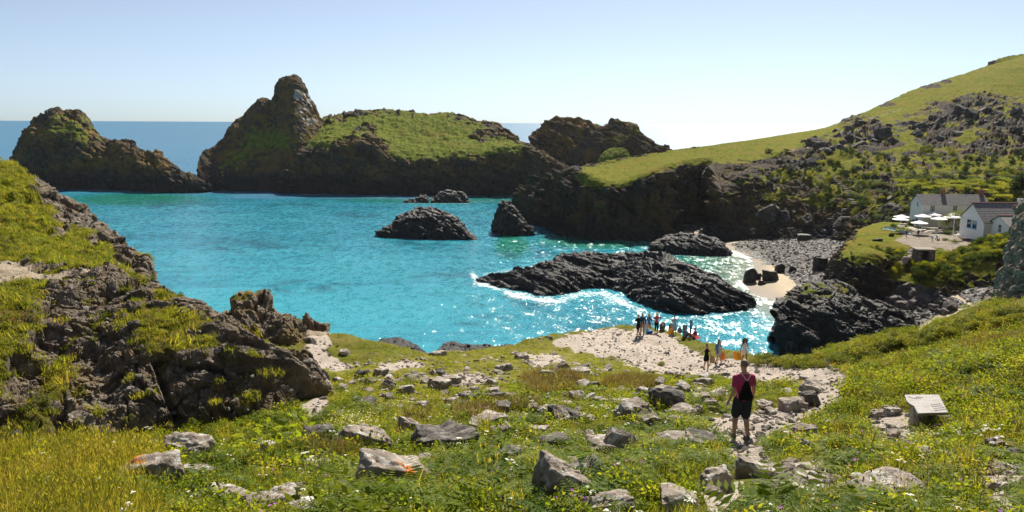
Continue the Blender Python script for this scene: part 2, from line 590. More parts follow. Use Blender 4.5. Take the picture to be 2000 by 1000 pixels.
def ground_hit(px, py, lo=5.0, hi=75.0):
    """where the ray through a photograph pixel meets the near slope"""
    d = unpix(px, py)
    t = np.concatenate([np.arange(lo, 30, 0.15), np.arange(30, hi, 0.3)])
    P = CAM + d[None] * (t / d[1])[:, None]
    below = np.nonzero(P[:, 2] < H(P[:, 0], P[:, 1]))[0]
    return P[below[0]] if len(below) else P[-1]

SAND = [
    [(1075, 668), (1130, 648), (1200, 640), (1300, 652), (1345, 680), (1372, 698), (1430, 704), (1500, 712), (1600, 722), (1662, 726), (1645, 752),
     (1600, 745), (1500, 745), (1390, 732), (1290, 728), (1240, 718), (1200, 700), (1140, 690)],
    [(1598, 735), (1652, 735), (1642, 780), (1592, 808), (1560, 822), (1512, 846), (1482, 872), (1430, 864), (1385, 846), (1370, 820), (1420, 812), (1500, 803), (1570, 788), (1598, 768)],
    [(1688, 818), (1740, 800), (1795, 812), (1790, 856), (1740, 868), (1702, 850)],
    [(1415, 866), (1490, 866), (1500, 898), (1520, 920), (1480, 930), (1440, 918), (1412, 900)],
    [(1520, 900), (1615, 895), (1640, 945), (1580, 968), (1510, 950)],
    [(1915, 935), (2010, 900), (2010, 1020), (1925, 1010)],
    [(1360, 955), (1450, 945), (1470, 990), (1390, 1010)],
    [(1090, 895), (1180, 888), (1230, 900), (1160, 912)], [(820, 742), (900, 728), (980, 740), (900, 754)], [(1020, 700), (1090, 690), (1110, 706), (1040, 714)], [(740, 712), (800, 704), (830, 716), (770, 724)],
    [(600, 638), (642, 645), (645, 692), (690, 716), (660, 728), (606, 716), (598, 690)],
    [(585, 790), (625, 770), (640, 790), (625, 812), (590, 815)],
]
def near_sand(px, py):
    m = np.full(np.shape(px), -1e9)
    for p in SAND:
        m = np.maximum(m, poly_sd(px, py, p))
    return m
TURF_POLY = [(640, 720), (760, 700), (900, 690), (1080, 668), (1150, 690), (1240, 720), (1300, 735), (1120, 748), (1000, 770), (860, 800), (760, 820), (700, 780)]

nu, nv = 560, 430
u_ = np.linspace(-0.98, 0.98, nu)
yy = np.concatenate([np.linspace(-8, 3, 14), np.geomspace(4, 64, nv - 14 - 60), np.linspace(64.3, 92, 60)])
YY, UU = np.meshgrid(yy, u_, indexing='ij')
XX = UU * (np.maximum(YY, 0) * 0.92 + 9)
ZZ = H(XX, YY)
G = np.stack([XX, YY, ZZ], -1)
nrm = grid_normals(G)
ppx, ppy = pix(G.reshape(-1, 3))
ppx, ppy = ppx.reshape(XX.shape), ppy.reshape(XX.shape)
ed = edge_d(XX, YY)
rocky = smooth(0.2, 2.0, ed)
Pn = G.reshape(-1, 3)
inland = np.minimum(0, ed)
sandm = smooth(-6, 6, near_sand(ppx, ppy) + 10 * fbm(Pn / 1.3, 3, 51).reshape(XX.shape))
sandm = np.where(ed > 2, 0, sandm) * (YY > 5)
bare = smooth(0.25, 0.6, fbm(Pn / 2.1, 3, 55).reshape(XX.shape)) * smooth(14, 30, YY) * (ppx < 1500) * 0.5
grassm = np.clip(1 - rocky - bare, 0, 1)
steep = smooth(0.72, 0.5, nrm[..., 2]) * (YY > 30)
grassm = grassm * (1 - steep)
G = G + nrm * (rocky[..., None] * rock_disp(Pn, 2.2, 5).reshape(XX.shape)[..., None])
flat_ = smooth(0.2, 0.9, sandm)
dry = smooth(-15, 15, poly_sd(ppx, ppy, TURF_POLY)) * smooth(3, 12, YY)
NEAR = dict(G=G, px=ppx, py=ppy, sand=sandm, ed=ed, grass=grassm, dry=dry)
o = grid_obj('ground', G, M_NEAR, {'grass': grassm, 'sand': sandm, 'lichen': grassm * 0, 'dry': dry})
tag(o, 'near headland slope of grass, stones and trodden sandy path', kind='structure')

# ------------------------------------------------------------------ left bluff, hill and outcrop
def rows_of(cols, rows):
    out = []
    for r in rows:
        py = np.broadcast_to(np.asarray(r['py'], float), (len(cols),)) if 'py' in r else None
        if 'py' in r and 'Y' in r:
            out.append(at(cols, py, Y=np.broadcast_to(np.asarray(r['Y'], float), (len(cols),))))
        elif 'py' in r:
            out.append(at(cols, py, z=np.broadcast_to(np.asarray(r['z'], float), (len(cols),))))
        else:
            Y = np.broadcast_to(np.asarray(r['Y'], float), (len(cols),))
            p = at(cols, 300.0, Y=Y)
            p[:, 2] = r['z']
            out.append(p)
    return out

def masks(G):
    px_, py_ = pix(G.reshape(-1, 3))
    return px_.reshape(G.shape[:2]), py_.reshape(G.shape[:2])

# the rocky bluff across the gully
cols = [-150, 0, 100, 200, 300, 420, 500, 560, 612, 632]
rows = rows_of(cols, [
    dict(py=[970, 965, 960, 960, 955, 940, 920, 900, 868, 850], Y=[19.5, 20, 20.5, 21, 21.5, 22, 22.5, 23, 24, 25]),
    dict(py=[810, 800, 800, 805, 805, 795, 792, 800, 820, 835], Y=[22, 22.5, 23.2, 24.2, 24.3, 24.5, 24.7, 25, 25.6, 26]),
    dict(py=[680, 670, 655, 680, 690, 705, 722, 745, 790, 825], Y=[25, 25.5, 27.2, 27.5, 26.6, 26.4, 26, 26, 26.5, 26.8]),
    dict(py=[595, 590, 578, 590, 605, 662, 695, 722, 775, 820], Y=[30, 30, 31.5, 31.5, 30.4, 28.7, 28.2, 27.7, 27.5, 27.5]),
    dict(py=[557, 553, 549, 530, 553, 640, 680, 710, 764, 815], Y=[34, 34, 34, 35, 34.2, 31, 30.2, 29.6, 28.6, 28.2]),
    dict(Y=[38, 38, 38, 38, 38, 35, 34, 33, 32, 32], z=[33.3, 33.2, 33, 33.2, 30.5, 28.3, 27.2, 26.4, 25.6, 25.0]),
    dict(Y=[44, 44, 44, 44, 44, 42, 40, 39, 38, 38], z=[30, 30, 30, 28, 25, 23, 22, 22, 22, 22])])
G = loft(cols, rows, 600, 380, [1.0, 1.2, 1.1, 0.8, 0.5, 0.25])
px_, py_ = masks(G)
P = G.reshape(-1, 3)
nz = fbm(P / 1.6, 4, 61).reshape(px_.shape)
nz2 = fbm(P / 0.6, 3, 64).reshape(px_.shape)
gz = np.zeros(px_.shape)
for poly, soft in (([(-200, 556), (92, 552), (100, 640), (60, 720), (20, 760), (-200, 900)], 26),
                   ([(240, 590), (330, 580), (420, 640), (440, 700), (400, 745), (330, 730), (270, 690), (235, 640)], 26),
                   ([(120, 690), (150, 680), (140, 760), (80, 850), (-20, 900), (-20, 860), (60, 790)], 14),
                   ([(430, 650), (500, 690), (545, 720), (500, 735), (440, 715)], 16),
                   ([(60, 800), (120, 780), (110, 840), (40, 900), (-50, 900)], 18),
                   ([(330, 720), (380, 740), (375, 800), (340, 790)], 14)):
    gz = np.maximum(gz, smooth(-soft, soft, poly_sd(px_, py_, poly) + 46 * nz + 20 * nz2 - 20))
gz = np.maximum(gz, 0.8 * smooth(0.38, 0.6, nz2 + 0.25 * nz))
pathm = smooth(-5, 5, poly_sd(px_, py_, [(-200, 505), (30, 512), (90, 535), (160, 537), (205, 528), (215, 540), (130, 553), (60, 556), (-200, 553)]) + 5 * nz2)
gz = gz * (1 - pathm)
nrm = grid_normals(G)
lump = rock_disp(P, 1.7, 9, strata=(0.35, -0.35, 0.87), flat=2.4, rid=0.5, blk=0.5, elong=(0.85, 0.3, -0.42), el=1.8).reshape(px_.shape)
lump = lump * 0.42 + 0.42 * rock_disp(P, 3.4, 10, strata=(0.45, -0.35, 0.8), flat=1.7, rid=0.25, blk=0.6, elong=(0.8, 0.3, -0.5), el=2.0).reshape(px_.shape) + rock_disp(P, 0.5, 13, strata=(0.35, -0.35, 0.87), flat=1.8, rid=0.2, blk=0.55).reshape(px_.shape) * 0.42
lump = lump + rock_disp(P, 0.2, 14, rid=0.1, blk=0.7).reshape(px_.shape) * 0.35
G = G + nrm * ((lump * (1 - 0.75 * np.clip(gz + pathm, 0, 1)) + 0.12 * gz * nz2 + 0.1 * gz)[..., None])
nz_ = grid_normals(G)[..., 2]
gz = gz * smooth(0.12, 0.5, nz_)
o = grid_obj('cliff', G, M_BLUFF, {'grass': gz, 'sand': pathm * 0.95, 'lichen': smooth(0.1, 0.5, nz) * 0.6}, facet=True)
tag(o, 'broken rocky bluff across the gully on the left, tufted with grass', kind='structure')
BLUFF = (G, gz, px_, py_)

# the grassy hill above the footpath
cols = [-250, -100, 0, 60, 120, 200, 250, 297, 306]
rows = rows_of(cols, [
    dict(py=[580, 575, 572, 568, 566, 560, 572, 580, 600], Y=[34.5, 34.5, 34.5, 34.5, 35, 36.2, 37, 38, 39]),
    dict(py=[500, 505, 508, 516, 534, 528, 540, 560, 590], Y=[39, 39, 38.5, 38.6, 37.6, 39, 40, 40.5, 41]),
    dict(py=[400, 410, 425, 440, 470, 488, 520, 552, 585], Y=[46, 46, 46, 46, 45, 45, 44, 43, 42.5]),
    dict(py=[180, 250, 312, 347, 387, 432, 498, 546, 582], Y=[60, 58, 57, 56, 55, 53, 50, 46, 44]),
    dict(Y=[68, 66, 65, 64, 62, 60, 56, 51, 48], z=[36, 34, 30, 27, 24, 20, 18, 17, 18]),
    dict(Y=[78, 76, 75, 74, 72, 70, 66, 60, 56], z=-4.0)])
G = loft(cols, rows, 300, 240, [0.5, 1, 1.4, 0.4, 0.3])
px_, py_ = masks(G)
P = G.reshape(-1, 3)
nz = fbm(P / 2.4, 4, 71).reshape(px_.shape)
nz2 = fbm(P / 0.8, 3, 75).reshape(px_.shape)
edge = seg_dist(px_, py_, [(90, 355), (120, 387), (200, 432), (250, 498), (297, 546)])
gz = smooth(-8, 16, edge - 24 + 24 * nz)
gz = gz * (1 - ellipses(px_, py_, [(115, 440, 24, 26), (185, 470, 22, 18)]) * smooth(-0.35, 0.1, nz2))
behind = smooth(1.5, 4, G[..., 1] - np.interp(px_, cols, rows[3][:, 1]))
gz = gz * (1 - behind)
pathm = smooth(-5, 5, poly_sd(px_, py_, [(-250, 498), (0, 508), (60, 522), (96, 540), (100, 552), (-250, 556)]) + 4 * nz2)
gz *= 1 - pathm
nrm = grid_normals(G)
# grass terraces across the slope
tier = np.sin((P[:, 2] * 5.2 + 2.2 * fbm(P / 2.0, 2, 77))).reshape(px_.shape)
G = G + nrm * (((1 - gz) * rock_disp(P, 1.4, 15).reshape(px_.shape) * (1 - 0.8 * pathm) + gz * (0.24 * nz2 + 0.26 * tier * smooth(-0.3, 0.4, nz)))[..., None])
o = grid_obj('hill', G, M_LHILL, {'grass': gz, 'sand': pathm, 'lichen': gz * 0}, facet=True)
tag(o, 'green hill above the footpath at the left edge', kind='structure')
HILL = (G, gz, px_, py_)

# outcrop beyond the bluff
cols = [398, 415, 440, 490, 550, 600, 640, 655]
rows = rows_of(cols, [
    dict(py=[740, 745, 750, 760, 765, 762, 750, 735], Y=[43, 42.5, 42.5, 42, 41.5, 41, 41, 42]),
    dict(py=[660, 665, 668, 675, 690, 705, 712, 705], Y=[46.5, 46, 45.5, 45, 44.5, 44.5, 44.5, 45]),
    dict(py=[636, 622, 606, 592, 612, 634, 646, 670], Y=[51, 51, 51, 50.5, 49.8, 49, 48.5, 48]),
    dict(Y=[56, 56, 56, 56, 55, 54, 54, 54], z=[22, 23, 24, 25, 24, 23, 22, 21]),
    dict(Y=[66, 66, 66, 66, 66, 66, 66, 66], z=-3.0)])
G = loft(cols, rows, 190, 150, [1, 1, 0.4, 0.3])
px_, py_ = masks(G)
P = G.reshape(-1, 3)
nz = fbm(P / 1.6, 4, 81).reshape(px_.shape)
sandm = smooth(-4, 6, poly_sd(px_, py_, [(598, 637), (645, 645), (650, 720), (610, 715), (600, 672)]) + 5 * nz)
nrm = grid_normals(G)
disp = rock_disp(P, 2.0, 17, rid=0.6).reshape(px_.shape) + rock_disp(P, 0.7, 18).reshape(px_.shape) * 0.6
G = G + nrm * (disp * (1 - sandm * 0.9))[..., None]
gz = smooth(0.25, 0.5, nz) * smooth(0.3, 0.7, grid_normals(G)[..., 2]) * 0.8
o = grid_obj('rock_outcrop', G, M_BLUFF, {'grass': gz, 'sand': sandm, 'lichen': smooth(0, 0.4, nz)}, facet=True)
OUTC = (G, np.maximum(gz, sandm), px_, py_)
tag(o, 'dark jagged outcrop at the sea edge beyond the bluff', 'outcrop')

# ------------------------------------------------------------------ islands and rocks in the sea
def massif(name, label, cat, cols, sil, base, Y0, depth, mid=None, elong=None, L=6.0, seed=1, res=(300, 160), mat=None, grass_fn=None, back=None,
           lich=0.5, group=None, split=True, sand_fn=None, keep=0.6, weights=None, strata=(0.5, 0.25, 0.85), rid=0.55, blk=0.42, extra=None):
    """sil/base are photograph rows of skyline and waterline; Y0 the distance of the waterline; depth the skyline's distance behind it"""
    cols = np.asarray(cols, float)
    sil = np.asarray(sil, float); base = np.asarray(base, float)
    Y0 = np.broadcast_to(np.asarray(Y0, float), cols.shape)
    depth = np.broadcast_to(np.asarray(depth, float), cols.shape)
    rs = []
    b = at(cols, base, Y=Y0); b[:, 2] = -1.5
    rs.append(b)
    for fy, fd in (mid or [(0.30, 0.12), (0.62, 0.35), (0.85, 0.66)]):
        fy = np.broadcast_to(np.asarray(fy, float), cols.shape); fd = np.broadcast_to(np.asarray(fd, float), cols.shape)
        rs.append(at(cols, base + (sil - base) * fy, Y=Y0 + depth * fd))
    top = at(cols, sil, Y=Y0 + depth)
    rs.append(top)
    bk = back or 0.6
    r = top.copy(); r[:, 1] += depth * bk * 0.6; r[:, 0] *= r[:, 1] / top[:, 1]; r[:, 2] = top[:, 2] * 0.45
    rs.append(r)
    r = top.copy(); r[:, 1] += depth * bk * 1.3 + 3; r[:, 0] *= r[:, 1] / top[:, 1]; r[:, 2] = -2
    rs.append(r)
    nm = len(rs) - 3
    G = loft(cols, rs, res[0], res[1], weights or [1.0] * nm + [0.35, 0.25])
    px_, py_ = masks(G)
    P = G.reshape(-1, 3)
    n1 = fbm(P / (L * 1.5), 4, seed + 40).reshape(px_.shape)
    n2 = fbm(P / (L * 0.5), 3, seed + 45).reshape(px_.shape)
    gm = np.zeros(px_.shape)
    nrm = grid_normals(G)
    if grass_fn:
        gm = np.clip(grass_fn(px_, py_, n1, n2, nrm), 0, 1)
    d = (rock_disp(P, L, seed, strata, rid=rid, blk=blk, elong=elong) + 0.55 * rock_disp(P, L * 0.3, seed + 3, strata, elong=elong)).reshape(px_.shape)
    gul = ridged(P * np.array([1, 1, 0.22]) / (L * 1.1), 3, seed + 60, 0.5).reshape(px_.shape)
    d = d + L * 0.46 * (gul - 0.7) * smooth(0.75, 0.35, nrm[..., 2])
    d = d - d.mean()
    G = G + nrm * ((d * (1 - 0.88 * gm) + gm * (n2 * L * 0.14 + fbm(P / (L * 0.2), 2, seed + 48).reshape(px_.shape) * L * 0.07)) * keep)[..., None]
    n3 = grid_normals(G)[..., 2]
    gm = gm * smooth(-0.05, 0.3, n3)
    lm = np.clip(lich * smooth(4, 14, G[..., 2]) * smooth(-0.3, 0.5, n1 + 0.4 * n3), 0, 1)
    root = empty(name, tuple(G[:, :, :].reshape(-1, 3).mean(0) * [1, 1, 0]))
    G = G - np.array(root.location)
    tag(root, label, cat, group)
    sm_ = np.clip(sand_fn(px_, py_, n1, n2, nrm), 0, 1) if sand_fn else gm * 0
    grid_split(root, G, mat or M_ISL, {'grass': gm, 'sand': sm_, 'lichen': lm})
    return root

def g_left(px, py, n1, n2, nr):
    return smooth(-10, 14, poly_sd(px, py, [(92, 238), (125, 214), (165, 226), (195, 262), (200, 280), (165, 290), (120, 275), (95, 290), (85, 262)]) + 34 * n2 - 8) * 0.62
massif('island', 'ragged rock island furthest left, ochre topped, stepping down to low black rocks', 'island',
       [20, 27, 40, 66, 75, 105, 130, 148, 170, 200, 224, 240, 258, 280, 303, 318, 345, 375, 398, 413],
       [350, 315, 275, 233, 230, 212, 214, 214, 232, 268, 272, 268, 272, 300, 292, 306, 330, 340, 352, 372],
       [366, 368, 370, 372, 373, 374, 375, 376, 376, 377, 377, 378, 378, 379, 380, 381, 382, 382, 381, 379],
       [474] * 9 + [472, 470, 470, 468, 462, 458, 456, 455, 455, 456, 460], [6, 18, 26, 34, 36, 38, 38, 38, 36, 34, 30, 28, 26, 26, 24, 22, 18, 16, 12, 5],
       L=9.0, seed=101, res=(330, 150), grass_fn=g_left, lich=1.0, mid=[(0.32, 0.06), (0.66, 0.22), (0.86, 0.55)])

def g_pin(px, py, n1, n2, nr):
    return smooth(-8, 14, poly_sd(px, py, [(480, 250), (520, 235), (560, 250), (600, 270), (560, 300), (500, 310), (470, 330), (430, 330), (450, 290)]) + 44 * n2 - 6) * 0.75
massif('sea_stack', 'tall pointed rock pinnacle rising beside the grassy island', 'sea stack',
       [386, 392, 410, 432, 462, 474, 490, 505, 521, 533, 538, 543, 558, 574, 586, 600, 612, 626, 640, 700],
       [330, 305, 290, 272, 232, 226, 207, 193, 190, 189, 166, 155, 150, 143, 150, 178, 204, 230, 250, 262],
       [372, 373, 374, 374, 374, 375, 375, 375, 375, 375, 375, 375, 375, 375, 375, 375, 375, 375, 375, 375],
       [468] * 20, [8, 20, 28, 34, 44, 46, 50, 52, 54, 54, 56, 58, 58, 58, 58, 56, 52, 50, 48, 46],
       L=6.0, keep=0.30, seed=131, res=(270, 230), grass_fn=g_pin, sand_fn=lambda px, py, n1, n2, nr: ellipses(px, py, [(592, 200, 20, 24), (604, 236, 20, 10), (580, 186, 8, 12)]) * smooth(-0.2, 0.3, n2) * 0.75, lich=0.8, mid=[(0.25, 0.08), (0.5, 0.30), (0.75, 0.62)])

MAIN_CAP = [(585, 262), (640, 236), (690, 226), (760, 216), (830, 221), (885, 226), (930, 244), (975, 262), (1010, 280), (1030, 290), (1000, 294), (940, 303), (880, 308), (830, 312), (790, 311), (752, 303), (760, 288), (735, 262), (690, 262), (655, 276), (640, 290), (600, 290)]
def g_main(px, py, n1, n2, nr):
    g = smooth(-6, 6, poly_sd(px, py, MAIN_CAP) + 14 * n2)
    r = ellipses(px, py, [(940, 266, 22, 12), (955, 262, 24, 9), (715, 248, 24, 9), (620, 300, 26, 14), (560, 320, 16, 20), (960, 243, 16, 4), (690, 222, 40, 3)])
    return g * (1 - r * smooth(-0.3, 0.25, n2 + 0.2))
cols = [536, 548, 570, 600, 640, 700, 740, 760, 800, 850, 900, 930, 965, 1000, 1030, 1060, 1090, 1116]
base = [370, 372, 374, 375, 376, 378, 380, 381, 383, 384, 385, 385, 386, 385, 384, 382, 370, 350]
sil = [345, 320, 288, 250, 228, 218, 215, 215, 219, 222, 224, 235, 242, 260, 278, 300, 318, 336]
rim = [358, 345, 325, 300, 286, 284, 292, 304, 311, 313, 309, 306, 301, 296, 296, 312, 326, 340]
base, sil, rim = map(np.array, (base, sil, rim))
massif('island', 'broad domed island with a green grassy top over dark cliffs', 'island', cols, sil, base,
       [462, 460, 456, 454, 452, 450, 448, 447, 445, 444, 444, 444, 446, 448, 450, 455, 462, 475],
       [20, 34, 50, 66, 84, 96, 98, 98, 98, 96, 92, 86, 78, 66, 52, 40, 26, 10],
       mid=[((base - rim) / (base - sil) * 0.55, 0.035), ((base - rim) / (base - sil) * 0.98, 0.10), ((base - rim) / (base - sil) * 0.5 + 0.48, 0.48)],
       L=10.0, seed=151, res=(560, 210), grass_fn=g_main, lich=0.75, weights=[1, 0.8, 0.8, 0.8, 0.3, 0.25])

massif('sea_stack', 'brown lumpy stack standing in front of the bright sea behind the headland', 'sea stack',
       [1032, 1040, 1056, 1078, 1110, 1130, 1160, 1178, 1190, 1205, 1225, 1245, 1262],
       [290, 262, 246, 232, 229, 231, 240, 246, 236, 233, 238, 246, 275],
       [345] * 13, 545, [8, 16, 24, 30, 34, 36, 38, 38, 36, 34, 30, 24, 10], L=9.0, seed=171, res=(200, 110),
       grass_fn=lambda px, py, n1, n2, nr: smooth(0.1, 0.5, n2 + n1) * smooth(1130, 1180, px) * 0.7, lich=1.0)
massif('sea_stack', 'low dark stack at the right foot of the lumpy stack', 'sea stack',
       [1212, 1220, 1235, 1250, 1270, 1290, 1304, 1314],
       [300, 276, 264, 263, 274, 283, 286, 296], [338] * 8, 470, [6, 10, 14, 16, 16, 14, 10, 5], L=6.0, seed=181, res=(120, 70), lich=0.4)
massif('rock_mound', 'small rock mound with bright green turf below the stacks', 'rock',
       [1168, 1178, 1192, 1206, 1222, 1232], [312, 298, 290, 289, 291, 305], [335] * 6, 455, [6, 10, 12, 12, 10, 6], L=4.0, seed=185, res=(70, 50),
       grass_fn=lambda px, py, n1, n2, nr: 0 * px + 1.0)

RK = dict(mat=M_REEF, lich=0.15)
massif('sea_rock', 'large wedge shaped black rock alone in the turquoise bay', 'rock',
       [734, 745, 770, 792, 806, 822, 840, 856, 872, 890, 908, 926, 932],
       [456, 446, 428, 415, 408, 403, 404, 409, 415, 424, 440, 460, 466], [451, 455, 459, 461, 463, 464, 465, 466, 467, 467, 467, 467, 467],
       [285, 281, 279, 278, 277, 276, 276, 276, 275, 275, 275, 275, 275], [2, 5, 9, 12, 13, 14, 14, 13, 12, 10, 7, 3, 1.5], L=3.5, seed=201, res=(210, 90), **RK)
massif('sea_rock', 'upright tooth of black rock standing in the bay by the headland', 'rock',
       [960, 966, 973, 980, 986, 995, 1005, 1014, 1022, 1030, 1038, 1044],
       [442, 426, 402, 393, 390, 394, 404, 416, 426, 436, 442, 455], [440, 443, 446, 450, 455, 457, 458, 458, 458, 458, 458, 457],
       [296, 293, 290, 288, 287, 286, 286, 286, 286, 286, 286, 287], [2, 5, 8, 9, 9, 9, 8, 7, 6, 4, 3, 1.5], L=3.0, seed=211, res=(110, 90), **RK)
massif('sea_rock', 'low black rock nearest the foot of the grassy island', 'rock',
       [842, 850, 862, 875, 888, 900, 911, 916], [392, 384, 374, 371, 372, 375, 382, 392], [393, 394, 395, 396, 396, 396, 396, 395], 405, [2, 4, 6, 7, 7, 6, 4, 2], L=3, seed=221, res=(80, 50), **RK)
massif('sea_rock', 'small flat black rock left of the one by the island foot', 'rock',
       [788, 800, 812, 824, 832, 838], [393, 389, 388, 380, 381, 392], [394, 395, 396, 396, 395, 394], 404, [2, 3, 4, 5, 4, 2], L=2.5, seed=231, res=(60, 40), **RK)
massif('sea_rock', 'oval black rock at the edge of the small beach', 'rock',
       [1266, 1276, 1292, 1312, 1332, 1352, 1372, 1392, 1408, 1420, 1427],
       [486, 472, 462, 457, 455, 455, 458, 463, 472, 483, 493], [482, 486, 489, 492, 494, 496, 497, 498, 498, 498, 497],
       [252, 250, 248, 246, 245, 244, 243, 243, 243, 243, 244], [2, 5, 9, 12, 13, 13, 12, 10, 7, 4, 1.5], L=2.6, seed=241, res=(170, 80), **RK)
# the long reef: a low left arm and a high right back
massif('reef', 'long jagged black reef ringed by white surf before the beach', 'reef',
       [935, 960, 1000, 1040, 1075, 1100, 1140, 1180, 1215, 1250, 1290, 1330, 1370, 1410, 1445, 1466, 1476],
       [543, 536, 528, 522, 512, 502, 499, 497, 496, 497, 500, 516, 530, 546, 566, 584, 596],
       [548, 556, 566, 574, 578, 574, 566, 562, 570, 592, 610, 616, 616, 612, 605, 602, 600],
       [203, 198, 192, 187, 185, 187, 191, 193, 189, 178, 169, 166, 166, 168, 171, 172, 173],
       [3, 6, 12, 17, 22, 28, 30, 30, 32, 36, 38, 32, 26, 19, 11, 5, 2], mid=[(0.22, 0.08), (0.55, 0.34), (0.85, 0.72)],
       L=3.0, seed=251, res=(480, 150), keep=0.8, rid=0.8, blk=0.4, strata=(0.6, 0.45, 0.65), elong=(0.75, -0.62, -0.2), **RK)
massif('sea_cliff', 'big dark rock hump beside the cove, just below the near slope', 'rock',
       [1518, 1528, 1540, 1560, 1590, 1625, 1655, 1680, 1700, 1730, 1760, 1778, 1792],
       [610, 588, 572, 562, 552, 550, 556, 572, 590, 598, 604, 620, 650], [690, 698, 702, 704, 706, 706, 706, 704, 702, 700, 698, 695, 690],
       [136, 134, 133, 132, 131, 131, 131, 131, 131, 132, 133, 134, 136], [4, 9, 13, 16, 18, 18, 17, 16, 14, 12, 10, 6, 3], L=4.0, seed=271, res=(260, 150), mat=M_REEF, lich=0.7,
       grass_fn=lambda px, py, n1, n2, nr: smooth(0.05, 0.3, n2) * smooth(0.55, 0.8, nr[..., 2]) * smooth(600, 570, py) * 0.8)
massif('shore_rock', 'wet black rocks at the water below the left of the headland', 'rock',
       [732, 742, 756, 772, 790, 806, 820, 834], [688, 668, 662, 658, 663, 668, 676, 692], [715] * 8, 116, [2, 5, 7, 8, 8, 7, 5, 2], L=2.0, keep=0.4, seed=281, res=(90, 60), **RK)
massif('shore_rock', 'thin line of wet black rocks behind the short turf', 'rock',
       [850, 866, 884, 900, 920, 950, 985, 1020, 1050], [692, 674, 668, 672, 671, 675, 673, 676, 684], [712] * 9, 116, [2, 5, 6, 6, 5, 5, 4, 4, 2], L=1.8, keep=0.4, seed=283, res=(160, 50), **RK)
# ------------------------------------------------------------------ mainland: promontory, hillside
cols = [1003, 1015, 1035, 1060, 1120, 1145, 1200, 1290, 1340, 1390, 1412, 1450, 1530, 1620, 1700, 1780, 1900, 2050, 2250]
rows = rows_of(cols, [
    dict(Y=[384, 352, 330, 312, 281, 276, 275, 276, 298, 304, 276, 269, 265, 257, 235, 215, 210, 210, 210], z=[-1.5] * 9 + [-0.5, 0.5, 1, 1.5, 2, 8, 13.5, 14, 15, 17]),
    dict(py=[400, 392, 392, 395, 405, 408, 412, 415, 400, 395, 425, 430, 430, 430, 420, 400, 385, 380, 378], Y=[386, 354, 333, 318, 290, 284, 283, 282, 305, 311, 281, 278, 276, 267, 247, 228, 222, 222, 222]),
    dict(py=[397, 382, 374, 362, 340, 346, 366, 337, 325, 322, 381, 354, 388, 398, 400, 385, 365, 360, 355], Y=[388, 357, 337, 325, 301, 290, 287, 290, 312, 318, 285, 290, 285, 278, 262, 243, 235, 235, 235]),
    dict(py=[396, 379, 369, 356, 334, 336, 345, 325, 314, 310, 340, 330, 345, 350, 355, 350, 335, 330, 325], Y=[390, 360, 341, 330, 315, 310, 308, 316, 330, 336, 315, 318, 308, 300, 290, 275, 270, 270, 270]),
    dict(py=[395, 377, 367, 354, 329, 328, 326, 308, 300, 295, 303, 300, 305, 305, 300, 290, 270, 262, 250], Y=[392, 363, 344, 336, 331, 333, 338, 344, 354, 360, 352, 352, 340, 335, 330, 330, 330, 335, 340]),
    dict(py=[394.5, 376, 365, 352, 327, 325, 316, 301, 293, 287, 284, 280, 275, 266, 242, 226, 190, 180, 165], Y=[394, 366, 348, 342, 340, 346, 356, 362, 370, 375, 378, 380, 385, 390, 400, 400, 410, 420, 430]),
    dict(py=[394, 375, 364, 351, 325, 322, 312, 297, 290, 284, 281, 276, 263, 247, 215, 178, 139, 93, 30], Y=[396, 369, 352, 346, 346, 354, 364, 374, 382, 392, 396, 405, 430, 450, 470, 490, 520, 560, 620]),
    dict(Y=[405, 380, 366, 362, 366, 376, 390, 410, 420, 430, 440, 450, 480, 500, 520, 540, 570, 620, 680], z=[-1, 0, 2, 5, 12, 13, 14, 17, 20, 22, 23, 25, 28, 32, 40, 50, 62, 80, 100]),
    dict(Y=[415, 395, 385, 385, 395, 405, 430, 460, 480, 500, 520, 540, 590, 640, 680, 720, 760, 840, 940], z=[-3] * 12 + [0, 5, 15, 30, 45, 60, 90])])
G = loft(cols, rows, 820, 330, [1.3, 1.0, 0.7, 0.7, 0.7, 0.9, 0.2, 0.12])
px_, py_ = masks(G)
P = G.reshape(-1, 3)
shp = px_.shape
n1 = fbm(P / 14.0, 4, 301).reshape(shp)
n2 = fbm(P / 4.5, 4, 305).reshape(shp)
n3 = fbm(P / 1.6, 3, 309).reshape(shp)
nrm = grid_normals(G)
lawn = [(1125, 345), (1140, 328), (1200, 312), (1300, 294), (1440, 272), (1600, 244), (1640, 236), (1660, 250), (1600, 268), (1550, 296), (1500, 306), (1465, 318), (1400, 321), (1330, 326), (1290, 337), (1225, 362), (1150, 368), (1130, 360)]
up = [(1600, 268), (1640, 240), (1790, 165), (2000, 100), (2300, 0), (2300, 170), (2000, 190), (1880, 190), (1830, 200), (1760, 235), (1720, 262), (1650, 262)]
g_low = [(1415, 385), (1440, 362), (1500, 345), (1560, 330), (1640, 300), (1760, 300), (2300, 290), (2300, 440), (1900, 400), (1740, 400), (1690, 420), (1600, 410), (1540, 395), (1490, 388), (1460, 385)]
sl = smooth(-5, 5, poly_sd(px_, py_, lawn) + 8 * n2)
su = smooth(-8, 10, poly_sd(px_, py_, up) + 16 * n2)
gl = smooth(-8, 10, poly_sd(px_, py_, g_low) + 26 * n2) * smooth(-0.55, 0.15, n2 + 0.5 * n3)
gz = np.maximum(np.maximum(sl, su), gl)
midslope = smooth(-10, 10, poly_sd(px_, py_, [(1500, 345), (1600, 268), (1760, 235), (1900, 190), (2300, 170), (2300, 330), (1700, 340), (1600, 340)]))
gz = np.maximum(gz, midslope * smooth(-0.15, 0.35, n1 + 0.5 * n2 + 0.25))
